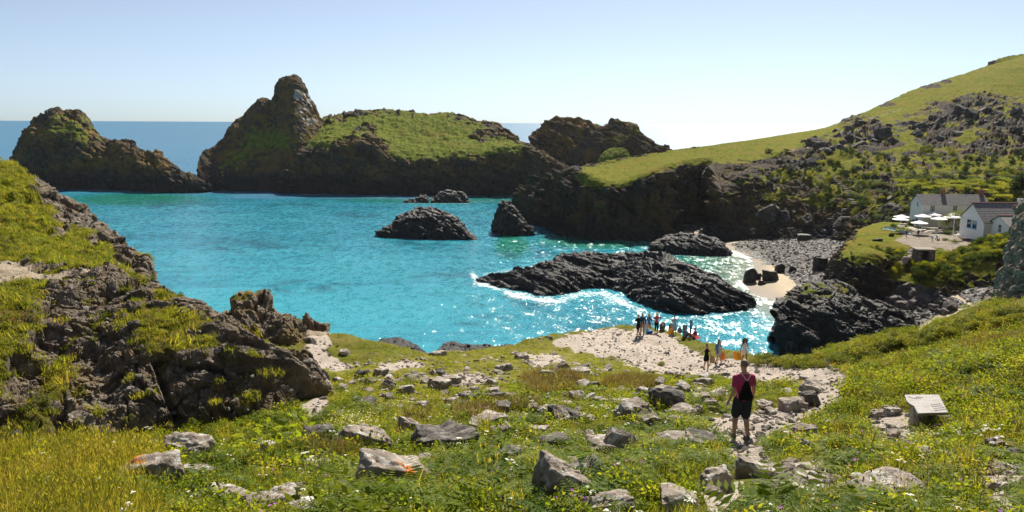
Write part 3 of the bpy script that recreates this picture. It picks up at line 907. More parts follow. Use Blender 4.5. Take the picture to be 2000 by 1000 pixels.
crags = [(1688, 262, 52, 34), (1560, 318, 34, 22), (1600, 290, 36, 18), (1830, 255, 46, 34), (1905, 225, 58, 34), (1965, 260, 60, 46), (1860, 300, 36, 18), (1930, 205, 36, 22), (1950, 290, 60, 24), (1485, 372, 40, 14),
         (1540, 420, 60, 30), (1620, 430, 40, 24), (1730, 372, 34, 26), (1640, 395, 18, 12), (1560, 370, 50, 16), (1690, 330, 24, 10), (1700, 440, 40, 20)]
cr = ellipses(px_, py_, crags)
crag = cr * smooth(-0.15, 0.25, n2 + 0.35 * n1 + 0.3 * n3)
gz = gz * (1 - np.clip(crag, 0, 1))
scar = ellipses(px_, py_, [(1815, 168, 26, 5), (1730, 204, 22, 4), (1846, 159, 14, 4), (1560, 300, 20, 4)])
gz = np.clip(gz * (1 - 0.9 * scar), 0, 1)
behind = smooth(3, 12, G[..., 1] - np.interp(px_, cols, rows[6][:, 1]))
d = rock_disp(P, 7.0, 311, (0.45, 0.2, 0.87), rid=0.5).reshape(shp) + 0.5 * rock_disp(P, 2.4, 315).reshape(shp)
cliffy = smooth(0.75, 0.5, nrm[..., 2])
gul = ridged(P * np.array([1, 1, 0.22], np.float32) / 9.0, 3, 361, 0.5).reshape(shp)
d = d * (0.42 + 0.5 * cliffy + 0.10 * np.clip(cr, 0, 1)) + 3.6 * (gul - 0.7) * cliffy
tuss = 0.28 * n3 + (0.9 * n2 + 1.6 * n1) * (1 - sl) * (1 - 0.6 * su)
G = G + nrm * (d * (1 - 0.93 * gz) + gz * tuss + 1.2 * crag * (0.3 + n2))[..., None]
gz = gz * smooth(0.1, 0.4, grid_normals(G)[..., 2])
foot = np.maximum(smooth(4, 1.5, seg_dist(px_, py_, [(1500, 305), (1560, 297), (1600, 285), (1640, 262), (1700, 232), (1760, 214)])), 0) * 0.6
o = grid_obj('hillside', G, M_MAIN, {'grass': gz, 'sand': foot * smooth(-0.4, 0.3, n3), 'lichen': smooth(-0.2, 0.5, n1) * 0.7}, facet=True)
CRAG = np.clip(crag, 0, 1)
HGRASS = gz
HN = (n1, n2)
tag(o, 'mainland hillside with a flat green headland over dark cliffs', kind='structure')
HILLSIDE = G

massif('crag', 'grass topped crag on the skyline at the top right corner', 'crag',
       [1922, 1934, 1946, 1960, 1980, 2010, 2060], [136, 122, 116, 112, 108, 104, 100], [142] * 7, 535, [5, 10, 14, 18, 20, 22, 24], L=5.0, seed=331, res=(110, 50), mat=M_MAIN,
       grass_fn=lambda px, py, n1, n2, nr: smooth(0.35, 0.6, nr[..., 2] + 0.4 * n2) * smooth(1935, 1955, px))
bpy.data.objects['crag'].location.z = 0
# this crag stands on the hill: its base lies at the hill's height, not the sea
for ch in bpy.data.objects['crag'].children:
    me = ch.data
    co = np.empty(len(me.vertices) * 3, np.float32)
    me.vertices.foreach_get('co', co)
    co = co.reshape(-1, 3)
    co[:, 2] = np.maximum(co[:, 2], 66.0)
    me.vertices.foreach_set('co', co.ravel())
    me.update()

# ------------------------------------------------------------------ café terrace, bank and knoll
def terr_loft(name, cols, rows, res, weights, L, seed, grass_fn, sand_fn=None, label=None, keep=1.0, mat=None, kind='structure', cat=None, lich=0.5):
    G = loft(cols, rows, res[0], res[1], weights)
    px_, py_ = masks(G)
    P = G.reshape(-1, 3)
    n1 = fbm(P / (L * 1.5), 4, seed + 40).reshape(px_.shape)
    n2 = fbm(P / (L * 0.5), 3, seed + 45).reshape(px_.shape)
    nrm = grid_normals(G)
    gz = np.clip(grass_fn(px_, py_, n1, n2, nrm), 0, 1)
    sd = np.clip(sand_fn(px_, py_, n1, n2, nrm), 0, 1) if sand_fn else gz * 0
    flat = np.clip(np.maximum(gz, sd), 0, 1)
    d = (rock_disp(P, L, seed) + 0.7 * rock_disp(P, L * 0.32, seed + 3)).reshape(px_.shape)
    G = G + nrm * (keep * (d - d.mean()) * (1 - 0.9 * flat) + 0.1 * n2 * gz)[..., None]
    gz = gz * smooth(0.0, 0.3, grid_normals(G)[..., 2])
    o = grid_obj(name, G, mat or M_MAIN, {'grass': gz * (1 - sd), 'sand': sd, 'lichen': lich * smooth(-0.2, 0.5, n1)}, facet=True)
    tag(o, label, cat, kind=kind)
    return G

cols = [1640, 1664, 1684, 1715, 1745, 1790, 1840, 1900, 1960, 2040, 2160]
rows = rows_of(cols, [
    dict(py=[560, 552, 545, 545, 548, 556, 572, 596, 615, 620, 620], Y=[170, 168, 166, 164, 162, 160, 156, 152, 150, 150, 150]),
    dict(py=[540, 525, 512, 516, 522, 530, 540, 552, 555, 550, 550], Y=[174, 172, 170, 168, 166, 164, 160, 156, 154, 154, 154]),
    dict(py=[528, 504, 484, 481, 484, 496, 503, 496, 478, 455, 445], Y=[180, 178, 177, 177, 175.5, 171, 167.5, 165, 164, 162, 162]),
    dict(Y=[184, 182, 180, 180, 179, 175, 173.5, 172, 172, 172, 172], z=[6, 11.5, 13.2, 13.45, 13.45, 13.4, 13.4, 13.7, 15.5, 18, 20]),
    dict(Y=[190, 188, 187] + [186] * 8, z=[4.5, 10, 13.2] + [13.5] * 5 + [14, 16, 18]),
    dict(Y=[206] * 11, z=[3.5, 8, 12.6] + [13.6] * 5 + [14, 15, 16]),
    dict(Y=[245] * 11, z=[2, 3, 5, 10, 12, 13, 13, 13, 13, 13, 13])])
def g_terr(px, py, n1, n2, nr):
    g = smooth(0.5, 0.8, nr[..., 2] + 0.25 * n2)
    g = g * (1 - ellipses(px, py, [(1900, 560, 70, 34), (1950, 520, 30, 40), (1735, 514, 56, 20), (1690, 500, 26, 12)]) * smooth(-0.5, 0.2, n1 + n2))
    g = np.maximum(g, smooth(-8, 8, poly_sd(px, py, [(1780, 505), (1840, 500), (1900, 480), (1960, 455), (1990, 470), (1960, 500), (1900, 510), (1870, 545), (1800, 545)]) + 26 * n2))
    return g
PAVE = [(1748, 470), (1775, 452), (1900, 446), (1905, 470), (1878, 486), (1850, 492), (1840, 484), (1812, 482), (1800, 497), (1770, 498), (1792, 486)]
TERRACE = terr_loft('terrace', cols, rows, (300, 170), [1, 1, 0.6, 0.6, 0.6, 0.3], 3.0, 341, g_terr,
                    lambda px, py, n1, n2, nr: smooth(-2.5, 2.5, poly_sd(px, py, PAVE) + 3 * n2), 'grassy shelf and bank that the cottages stand on')
cols = [1618, 1628, 1642, 1665, 1690, 1712, 1735, 1752]
rows = rows_of(cols, [
    dict(py=[575, 585, 600, 612, 615, 610, 600, 580], Y=[168, 165, 161, 158, 157, 157, 158, 162]),
    dict(py=[560, 548, 545, 545, 545, 545, 555, 560], Y=[171, 169, 166, 162, 161, 161, 162, 164]),
    dict(py=[553, 528, 508, 498, 494, 496, 508, 530], Y=[174, 173, 170, 167, 166, 166, 167, 168]),
    dict(py=[550, 522, 500, 488, 484, 486, 498, 515], Y=[178, 178, 176, 174, 174, 174, 174, 174]),
    dict(Y=[188] * 8, z=[2, 4, 8, 12.4, 13, 13.2, 13.2, 13]),
    dict(Y=[200] * 8, z=[1, 2, 5, 9, 12, 13, 13, 13])])
terr_loft('rock_knoll', cols, rows, (150, 120), [1.3, 1, 0.6, 0.5, 0.3], 3.2, 351,
          lambda px, py, n1, n2, nr: smooth(0.45, 0.7, nr[..., 2] + 0.25 * n2) * smooth(528, 512, py),
          None, 'rounded rocky knoll with a mossy brow between beach and boulder cove', 1.0, kind=None, cat='knoll')
cols = [1922, 1940, 1958, 1972, 1985, 2000, 2060, 2200]
rows = rows_of(cols, [
    dict(py=[606, 612, 620, 628, 634, 640, 650, 660], Y=[100, 99, 98, 97, 96, 95, 93, 92]),
    dict(py=[604, 600, 585, 570, 550, 530, 480, 440], Y=[104, 103, 102, 101, 100, 99, 98, 97]),
    dict(py=[602, 590, 552, 505, 460, 425, 370, 330], Y=[108, 108, 107.5, 107, 106.5, 106, 105, 104]),
    dict(py=[601, 586, 538, 480, 425, 390, 330, 280], Y=[113, 113, 113, 113, 113, 113, 113, 113]),
    dict(Y=[120] * 8, z=[12, 12, 13, 15, 17, 19, 22, 24]),
    dict(Y=[128] * 8, z=5.0)])
terr_loft('rock_spur', cols, rows, (130, 150), [1, 1, 1, 0.4, 0.3], 1.9, 361, lambda px, py, n1, n2, nr: smooth(0.2, 0.6, n1) * 0.5,
          None, 'grey broken rock spur at the right edge between the near slope and the cottage', 1.0, mat=M_BLUFF, kind=None, cat='spur', lich=0.1)

# ------------------------------------------------------------------ beach and boulder cove
_bp = [(1250, 463, .0), (1330, 459, .05), (1400, 466, .05), (1425, 487, .05), (1462, 503, .05), (1472, 525, .05), (1450, 548, .05), (1478, 576, .05), (1530, 592, .1),
       (1450, 474, 1.2), (1550, 480, 2.0), (1640, 478, 4.5), (1600, 500, 2.5), (1540, 520, 1.3), (1600, 540, 2.4), (1560, 560, 1.2), (1515, 560, .6), (1640, 560, 3.6), (1750, 600, 4),
       (1800, 570, 5.8), (1850, 560, 7.6), (1730, 545, 7.0), (1780, 548, 8.2), (1900, 592, 7), (1850, 620, 5.2), (1760, 640, 3.6), (1700, 620, 3.8), (1800, 650, 4.6), (1900, 625, 6.8), (1960, 612, 8.5),
       (1300, 480, -1), (1400, 500, -1), (1430, 520, -.8), (1400, 550, -1), (1450, 610, -1.2), (1510, 640, -1.5), (1200, 480, -2), (1500, 690, -2.5), (1330, 450, 1.0), (1400, 455, 1.2), (1600, 465, 3.0), (1560, 640, -.5)]
_b3 = np.array([at(a, b, z=z) for a, b, z in _bp])
_nb = len(_b3)
_A = np.zeros((_nb + 3, _nb + 3))
_A[:_nb, :_nb] = _tps(((_b3[:, None, :2] - _b3[None, :, :2]) ** 2).sum(2) / 100) + np.eye(_nb) * 0.02
_A[:_nb, _nb] = 1; _A[:_nb, _nb + 1:] = _b3[:, :2] / 10
_A[_nb, :_nb] = 1; _A[_nb + 1:, :_nb] = _b3[:, :2].T / 10
_Wb = np.linalg.solve(_A, np.concatenate([_b3[:, 2], [0, 0, 0]]))
def HB(x, y):
    sh = np.shape(x)
    p = np.stack([np.ravel(x), np.ravel(y)], 1) / 10
    r = np.empty(len(p))
    for i in range(0, len(p), 40000):
        q = p[i:i + 40000]
        r[i:i + 40000] = _tps(((q[:, None] - _b3[None, :, :2] / 10) ** 2).sum(2)) @ _Wb[:_nb] + _Wb[_nb] + q @ _Wb[_nb + 1:]
    return np.clip(r.reshape(sh), -3, 9)
xs = np.linspace(25, 128, 330)
ys = np.linspace(128, 312, 330)
YB, XB = np.meshgrid(ys, xs, indexing='ij')
ZB = HB(XB, YB)
Pb = np.stack([XB, YB, ZB], -1)
bx, by = masks(Pb)
nb = fbm(Pb.reshape(-1, 3) / 5, 3, 401).reshape(XB.shape)
SANDB = [(1240, 470), (1270, 452), (1400, 455), (1450, 468), (1420, 478), (1475, 505), (1545, 540), (1560, 556), (1540, 600), (1500, 610), (1430, 560), (1450, 540), (1440, 510)]
sand_b = smooth(-5, 5, poly_sd(bx, by, SANDB) + 8 * nb)
pathb = smooth(5, 2, seg_dist(bx, by, [(1760, 522), (1790, 535), (1830, 558), (1870, 580), (1905, 600), (1870, 606), (1830, 622), (1795, 642), (1785, 655)]) + 2 * nb)
sand_b = np.maximum(sand_b, pathb)
n_hi = fbm(Pb.reshape(-1, 3) / 0.8, 3, 405).reshape(XB.shape)
Pb[..., 2] += (1 - sand_b) * (0.22 * n_hi + 0.3 * nb)
t = NT('shingle_and_sand')
co = t.co()
v = t.voro(1.5, 'F1', co, 'Color')
vd = t.voro(1.5, 'F1', co)
peb = t.ramp(t.n('SeparateColor').outputs[0], [(0, (0.05, 0.048, 0.046)), (0.5, (0.12, 0.11, 0.103)), (0.85, (0.19, 0.175, 0.16)), (1, (0.30, 0.285, 0.265))])
t.t.links.new(v, t.t.nodes['Separate Color'].inputs[0])
n3_ = t.noise(1.1, 4, 0.6, co)
sandc = t.mix(t.noise(0.5, 5, 0.65, co), (0.34, 0.27, 0.18), (0.50, 0.41, 0.29))
wet = t.sm(0.9, 0.15, t.n('SeparateXYZ').outputs[2])
t.t.links.new(co, t.t.nodes['Separate XYZ'].inputs[0])
sandc = t.mix(wet, sandc, (0.15, 0.115, 0.075))
sf = t.sm(0.35, 0.65, t.math('ADD', t.attr('sand'), t.math('MULTIPLY', t.math('SUBTRACT', n3_, 0.5), 0.5)))
hgt = t.math('MULTIPLY', t.math('SUBTRACT', 1.0, vd), t.math('SUBTRACT', 1.0, sf))
nm = t.bump(t.math('ADD', hgt, t.math('MULTIPLY', n3_, 0.25)), 1.0, 0.4)
M_BEACH = t.done(t.bsdf(t.mix(sf, peb, sandc), t.math('MULTIPLY_ADD', wet, -0.25, 0.85), nm, 0.12))
o = grid_obj('beach', Pb, M_BEACH, {'sand': sand_b})
tag(o, 'cove beach of sand and grey shingle', kind='structure')

# ------------------------------------------------------------------ sea
na, nr1, nr2 = 620, 330, 70
ang = np.sort(np.concatenate([np.linspace(-1.25, -0.66, 25)[:-1], np.linspace(-0.66, 0.66, na - 50), np.linspace(0.66, 1.25, 27)[1:]]))
rad = np.concatenate([np.geomspace(60, 120, 30)[:-1], np.geomspace(120, 520, nr1), np.geomspace(524, 120000, nr2)])
RR, AA = np.meshgrid(rad, ang, indexing='ij')
S = np.stack([RR * np.sin(AA), RR * np.cos(AA), np.zeros(RR.shape)], -1)
sx, sy = masks(S)
SP = S.reshape(-1, 3)
s1 = fbm(SP / 40, 4, 501).reshape(RR.shape)
s2 = fbm(SP / 9, 4, 505).reshape(RR.shape)
s3 = fbm(SP / 2.5, 3, 509).reshape(RR.shape)
bay = smooth(30, -25, S[..., 1] - 425 - 40 * s1 - np.clip((S[..., 0] + 150) * -0.3, -10, 60))
# sea bed showing through: pale sand near the beach, kelp and painted reflections beyond
XBq, YBq = S[..., 0], S[..., 1]
inb = (XBq > 20) & (XBq < 128) & (YBq > 128) & (YBq < 312)
dep = np.full(RR.shape, -6.0)
dep[inb] = HB(XBq[inb], YBq[inb])
shallow = smooth(-2.6, -0.2, dep)
weed_reflect = ellipses(sx, sy, [(575, 400, 60, 6), (650, 388, 50, 5), (880, 545, 70, 14), (1000, 590, 80, 16), (940, 625, 60, 12), (330, 400, 90, 10), (700, 420, 50, 6), (1030, 497, 60, 8), (820, 478, 100, 9), (1180, 640, 80, 14), (480, 480, 100, 14), (600, 560, 80, 14)]) * smooth(-0.35, 0.3, s2)  # kelp patches; those before the reef paint its blue-grey reflection
green = ellipses(sx, sy, [(1000, 480, 34, 26), (1180, 470, 130, 16), (1350, 520, 110, 24), (870, 388, 220, 10), (1060, 402, 60, 10), (270, 390, 130, 12)])  # greener water; the patch below the tooth rock paints its reflection
foam = np.zeros(RR.shape)
for line, wdt, amp in (
        ([(925, 535), (930, 550), (965, 562), (1000, 575), (1050, 586), (1090, 588)], 9, 1.0), ([(1090, 588), (1130, 576), (1180, 572), (1215, 590), (1250, 610)], 12, 0.85),  # second stretch: foam with the sun glare painted white into it
        ([(1250, 612), (1310, 622), (1380, 620), (1440, 610), (1475, 598)], 5, 0.75), ([(1075, 512), (1010, 527), (945, 535)], 5, 0.75),
        ([(1420, 488), (1452, 496), (1478, 512), (1480, 526), (1458, 545)], 12, 1.0), ([(1445, 552), (1478, 574), (1500, 590), (1528, 598)], 8, 1.0),
        ([(1410, 500), (1340, 500), (1276, 486)], 3, 0.7), ([(738, 456), (800, 464), (926, 469)], 2.5, 0.6), ([(962, 444), (985, 458), (1042, 460)], 2.2, 0.7),
        ([(1340, 464), (1240, 467), (1130, 469)], 2.2, 0.5), ([(788, 396), (840, 397), (915, 397)], 1.8, 0.7), ([(285, 381), (410, 381)], 1.8, 0.6), ([(500, 377), (560, 377)], 1.5, 0.6),
        ([(1080, 385), (1010, 388), (900, 387), (760, 383)], 1.2, 0.4), ([(1525, 640), (1520, 690), (1570, 708)], 4, 0.8), ([(330, 289), (385, 287)], 0.8, 0.5)):
    foam = np.maximum(foam, amp * np.clip(1.15 - seg_dist(sx, sy, line) / (wdt * 1.5 * np.clip(1 + 0.9 * s2 + 0.5 * s3, 0.15, 3)), 0, 1))
foam = foam * (RR < 1500)
t = NT('sea_water')
co = t.co()
ripA = t.noise(0.55, 4, 0.62, t.scaled((1.0, 0.55, 1), co), 0.2, color=True)
ripB = t.noise(3.2, 3, 0.6, co, 0.2, color=True)
swl = t.noise(0.09, 4, 0.6, t.scaled((1, 0.6, 1), co), 0.4)
def vm(op, a, b):
    nd = t.n('VectorMath', operation=op)
    t.set(nd.inputs[0], a)
    t.set(nd.inputs[1], b)
    return nd.outputs[0]
va = vm('MULTIPLY', vm('SUBTRACT', ripA, (0.5, 0.5, 0.5)), (1.05, 1.05, 0.0))
vb = vm('MULTIPLY', vm('SUBTRACT', ripB, (0.5, 0.5, 0.5)), (1.5, 1.5, 0.0))
nrmv = vm('NORMALIZE', vm('ADD', vm('ADD', va, vb), (0, 0, 1)), (0, 0, 0))
bayf = t.attr('bay')
n_c = t.noise(0.035, 5, 0.6, co, 0.3)
turq = t.mix(t.sm(0.35, 0.7, n_c), (0.026, 0.235, 0.335), (0.045, 0.305, 0.40))
turq = t.mix(t.math('MULTIPLY', t.sm(0.35, 0.65, swl), 0.35), turq, (0.010, 0.175, 0.235))
yw = t.n('SeparateXYZ'); t.t.links.new(co, yw.inputs[0])
turq = t.mix(t.math('MULTIPLY', t.sm(330, 150, yw.outputs[1]), 0.55), turq, (0.045, 0.34, 0.40))
stk = t.noise(0.03, 5, 0.65, t.scaled((0.35, 1.6, 1), co), 0.8)
turq = t.mix(t.math('MULTIPLY', t.sm(0.48, 0.64, stk), 0.5), turq, (0.012, 0.14, 0.22))
turq = t.mix(t.attr('green'), turq, (0.010, 0.18, 0.135))
turq = t.mix(t.math('MULTIPLY', t.attr('weed_reflect'), 0.7), turq, (0.015, 0.11, 0.16))
turq = t.mix(t.attr('shallow'), turq, (0.20, 0.26, 0.20))
deep = t.mix(t.sm(0.35, 0.65, n_c), (0.020, 0.115, 0.205), (0.030, 0.145, 0.245))
colw = t.mix(bayf, deep, turq)
fn = t.noise(1.3, 5, 0.7, co, 0.6)
ff = t.sm(0.56, 0.80, t.math('MULTIPLY_ADD', t.attr('foam'), 0.31, t.math('MULTIPLY', fn, 0.76)))
ff = t.math('MULTIPLY', ff, t.sm(0.02, 0.2, t.attr('foam')))
colw = t.mix(ff, colw, (0.7, 0.73, 0.73))
pw = t.n('BsdfPrincipled')
t.set(pw.inputs['Base Color'], colw)
t.set(pw.inputs['Roughness'], t.math('MULTIPLY_ADD', ff, 0.6, t.math('MULTIPLY_ADD', t.math('SUBTRACT', 1.0, bayf), 0.24, 0.11)))
pw.inputs['IOR'].default_value = 1.33
t.set(pw.inputs['Specular IOR Level'], t.math('MULTIPLY_ADD', bayf, 0.15, 0.35))
t.set(pw.inputs['Normal'], nrmv)
M_SEA = t.done(pw.outputs[0])
o = grid_obj('sea', S, M_SEA, {'bay': bay, 'shallow': shallow, 'weed_reflect': np.clip(weed_reflect, 0, 1), 'green': green, 'foam': foam})
tag(o, 'turquoise bay opening to the blue sea', kind='structure')
# ------------------------------------------------------------------ stones
rng = np.random.RandomState(11)
def ico(level):
    bm = bmesh.new()
    bmesh.ops.create_icosphere(bm, subdivisions=level, radius=1.0)
    V = np.array([v.co[:] for v in bm.verts]); Fc = np.array([[v.index for v in f.verts] for f in bm.faces])
    bm.free()
    return V, Fc
ICO = {k: ico(k) for k in (2, 3, 4, 5)}

def stone_mesh(name, level, seed, mat, planes=16, rough=0.06, squash=1.0, boxy=0.5):
    """a broken stone: a ball cut by random planes, with bedding and chips; about 1 m long, base at z=-0.35"""
    r = np.random.RandomState(seed)
    V, Fc = ICO[level]
    n = r.normal(size=(planes, 3)); n /= np.linalg.norm(n, axis=1)[:, None]
    ax = np.concatenate([np.eye(3), -np.eye(3)]) + r.normal(size=(6, 3)) * 0.16
    ax /= np.linalg.norm(ax, axis=1)[:, None]
    N = np.concatenate([n, ax])
    d = np.concatenate([r.uniform(0.78, 1.15, planes), r.uniform(0.55, 0.8, 6)])
    c = V @ N.T
    rad = np.min(np.where(c > 0.05, d / np.maximum(c, 0.05), 9), axis=1)
    rad = np.minimum(rad, 1.25)
    P = V * rad[:, None] * np.array([0.62, 0.5, 0.42])
    k = P + seed * 3.1
    P = P * (1 + rough * 1.6 * fbm(k * 3.2, 4, seed)[:, None])
    s = r.normal(size=3); s /= np.linalg.norm(s)
    bed = np.abs(((k @ s) * 5.0 + 0.6 * fbm(k * 2, 2, seed + 2)) % 1 - 0.5)
    P = P * (1 - rough * 0.7 * smooth(0.12, 0.02, bed))[:, None]
    me_o = mesh_np(name, P, Fc, mat, None, level >= 5, link=False)
    me = me_o.data
    bpy.data.objects.remove(me_o)
    return me

def stone_mat(name, c0, c1, c2, lich=(0.62, 0.60, 0.55), orange=True, rough=0.85, dark=(0.03, 0.027, 0.025), lw=1.0, sc=1.0):
    t = NT(name)
    co = t.co(True)
    ob = t.n('ObjectInfo')
    rnd_ = ob.outputs['Random']
    sh = t.n('VectorMath', operation='ADD')
    t.t.links.new(t.co(), sh.inputs[0])
    t.t.links.new(rnd_, sh.inputs[1])
    wc = sh.outputs[0]
    n1 = t.noise(2.0 / sc, 5, 0.62, wc, 0.3)
    n2 = t.noise(9.0 / sc, 5, 0.7, wc)
    n3 = t.noise(34.0 / sc, 3, 0.7, wc)
    col = t.ramp(t.math('ADD', t.math('MULTIPLY', n1, 0.6), t.math('MULTIPLY', n2, 0.4)), [(0.33, c0), (0.5, c1), (0.66, c2)])
    col = t.mix(t.math('MULTIPLY', rnd_, 0.5), col, t.mix(0.55, col, c1))
    vl = t.sm(0.52, 0.60, t.noise(3.6 / sc, 4, 0.6, wc, 0.8))
    col = t.mix(t.math('MULTIPLY', vl, 0.55 * lw), col, lich)
    col = t.mix(t.math('MULTIPLY', t.sm(0.56, 0.66, t.noise(5.0 / sc, 4, 0.7, wc, 0.6)), 0.75), col, dark)
    col = t.mix(t.math('MULTIPLY', t.sm(0.60, 0.68, n2), 0.7), col, dark)
    if orange:
        oa = t.n('Attribute', attribute_type='OBJECT', attribute_name='orange').outputs['Fac']
        of = t.math('MULTIPLY', oa, t.sm(0.56, 0.62, t.noise(1.6 / sc, 3, 0.6, wc, 0.5)))
        col = t.mix(of, col, (0.55, 0.16, 0.02))
    h = t.math('ADD', t.math('MULTIPLY', n2, 0.6), t.math('MULTIPLY', n3, 0.4))
    return t.done(t.bsdf(col, rough, t.bump(h, 0.9, 0.06 * sc), 0.25))
M_STONE = stone_mat('lichened_stone', (0.11, 0.09, 0.074), (0.25, 0.205, 0.165), (0.40, 0.335, 0.275))
M_SLATE = stone_mat('dark_stone', (0.045, 0.04, 0.036), (0.10, 0.088, 0.078), (0.19, 0.165, 0.14), lich=(0.45, 0.43, 0.38), lw=0.5)
M_COVE = stone_mat('cove_boulder_stone', (0.055, 0.048, 0.045), (0.115, 0.10, 0.092), (0.19, 0.165, 0.148), lich=(0.26, 0.235, 0.215), orange=False, lw=0.5, sc=8.0)
M_BLACK = stone_mat('wet_beach_stone', (0.018, 0.017, 0.018), (0.04, 0.037, 0.036), (0.09, 0.08, 0.075), lich=(0.16, 0.15, 0.14), orange=False, lw=0.4, sc=8.0, rough=0.6)
BIG = [stone_mesh('boulder', 5, 40 + k, M_STONE, rough=0.10) for k in range(7)]
BIGD = [stone_mesh('boulder', 5, 60 + k, M_SLATE, rough=0.10) for k in range(4)]
SMALL = [stone_mesh('stone', 3, 80 + k, M_STONE, planes=12) for k in range(8)]
SMALLD = [stone_mesh('stone', 3, 95 + k, M_SLATE, planes=12) for k in range(4)]
COVE = [stone_mesh('cove_boulder', 3, 110 + k, M_COVE, planes=10) for k in range(7)]
BLACK = [stone_mesh('beach_rock', 4, 130 + k, M_BLACK, planes=10) for k in range(4)]

def place_stone(me, name, p, w, h, dp, yaw, label, group=None, tilt=(0, 0), sink=0.22, cat='boulder', orange=0.0):
    o = bpy.data.objects.new(name, me)
    COL.objects.link(o)
    o.scale = (w / 1.12, dp / 0.92, h / 0.62)
    o.rotation_euler = (tilt[0], tilt[1], yaw)
    o.location = (p[0], p[1], p[2] + h * (0.5 - sink))
    o['orange'] = float(orange)
    tag(o, label, cat, group)
    return o

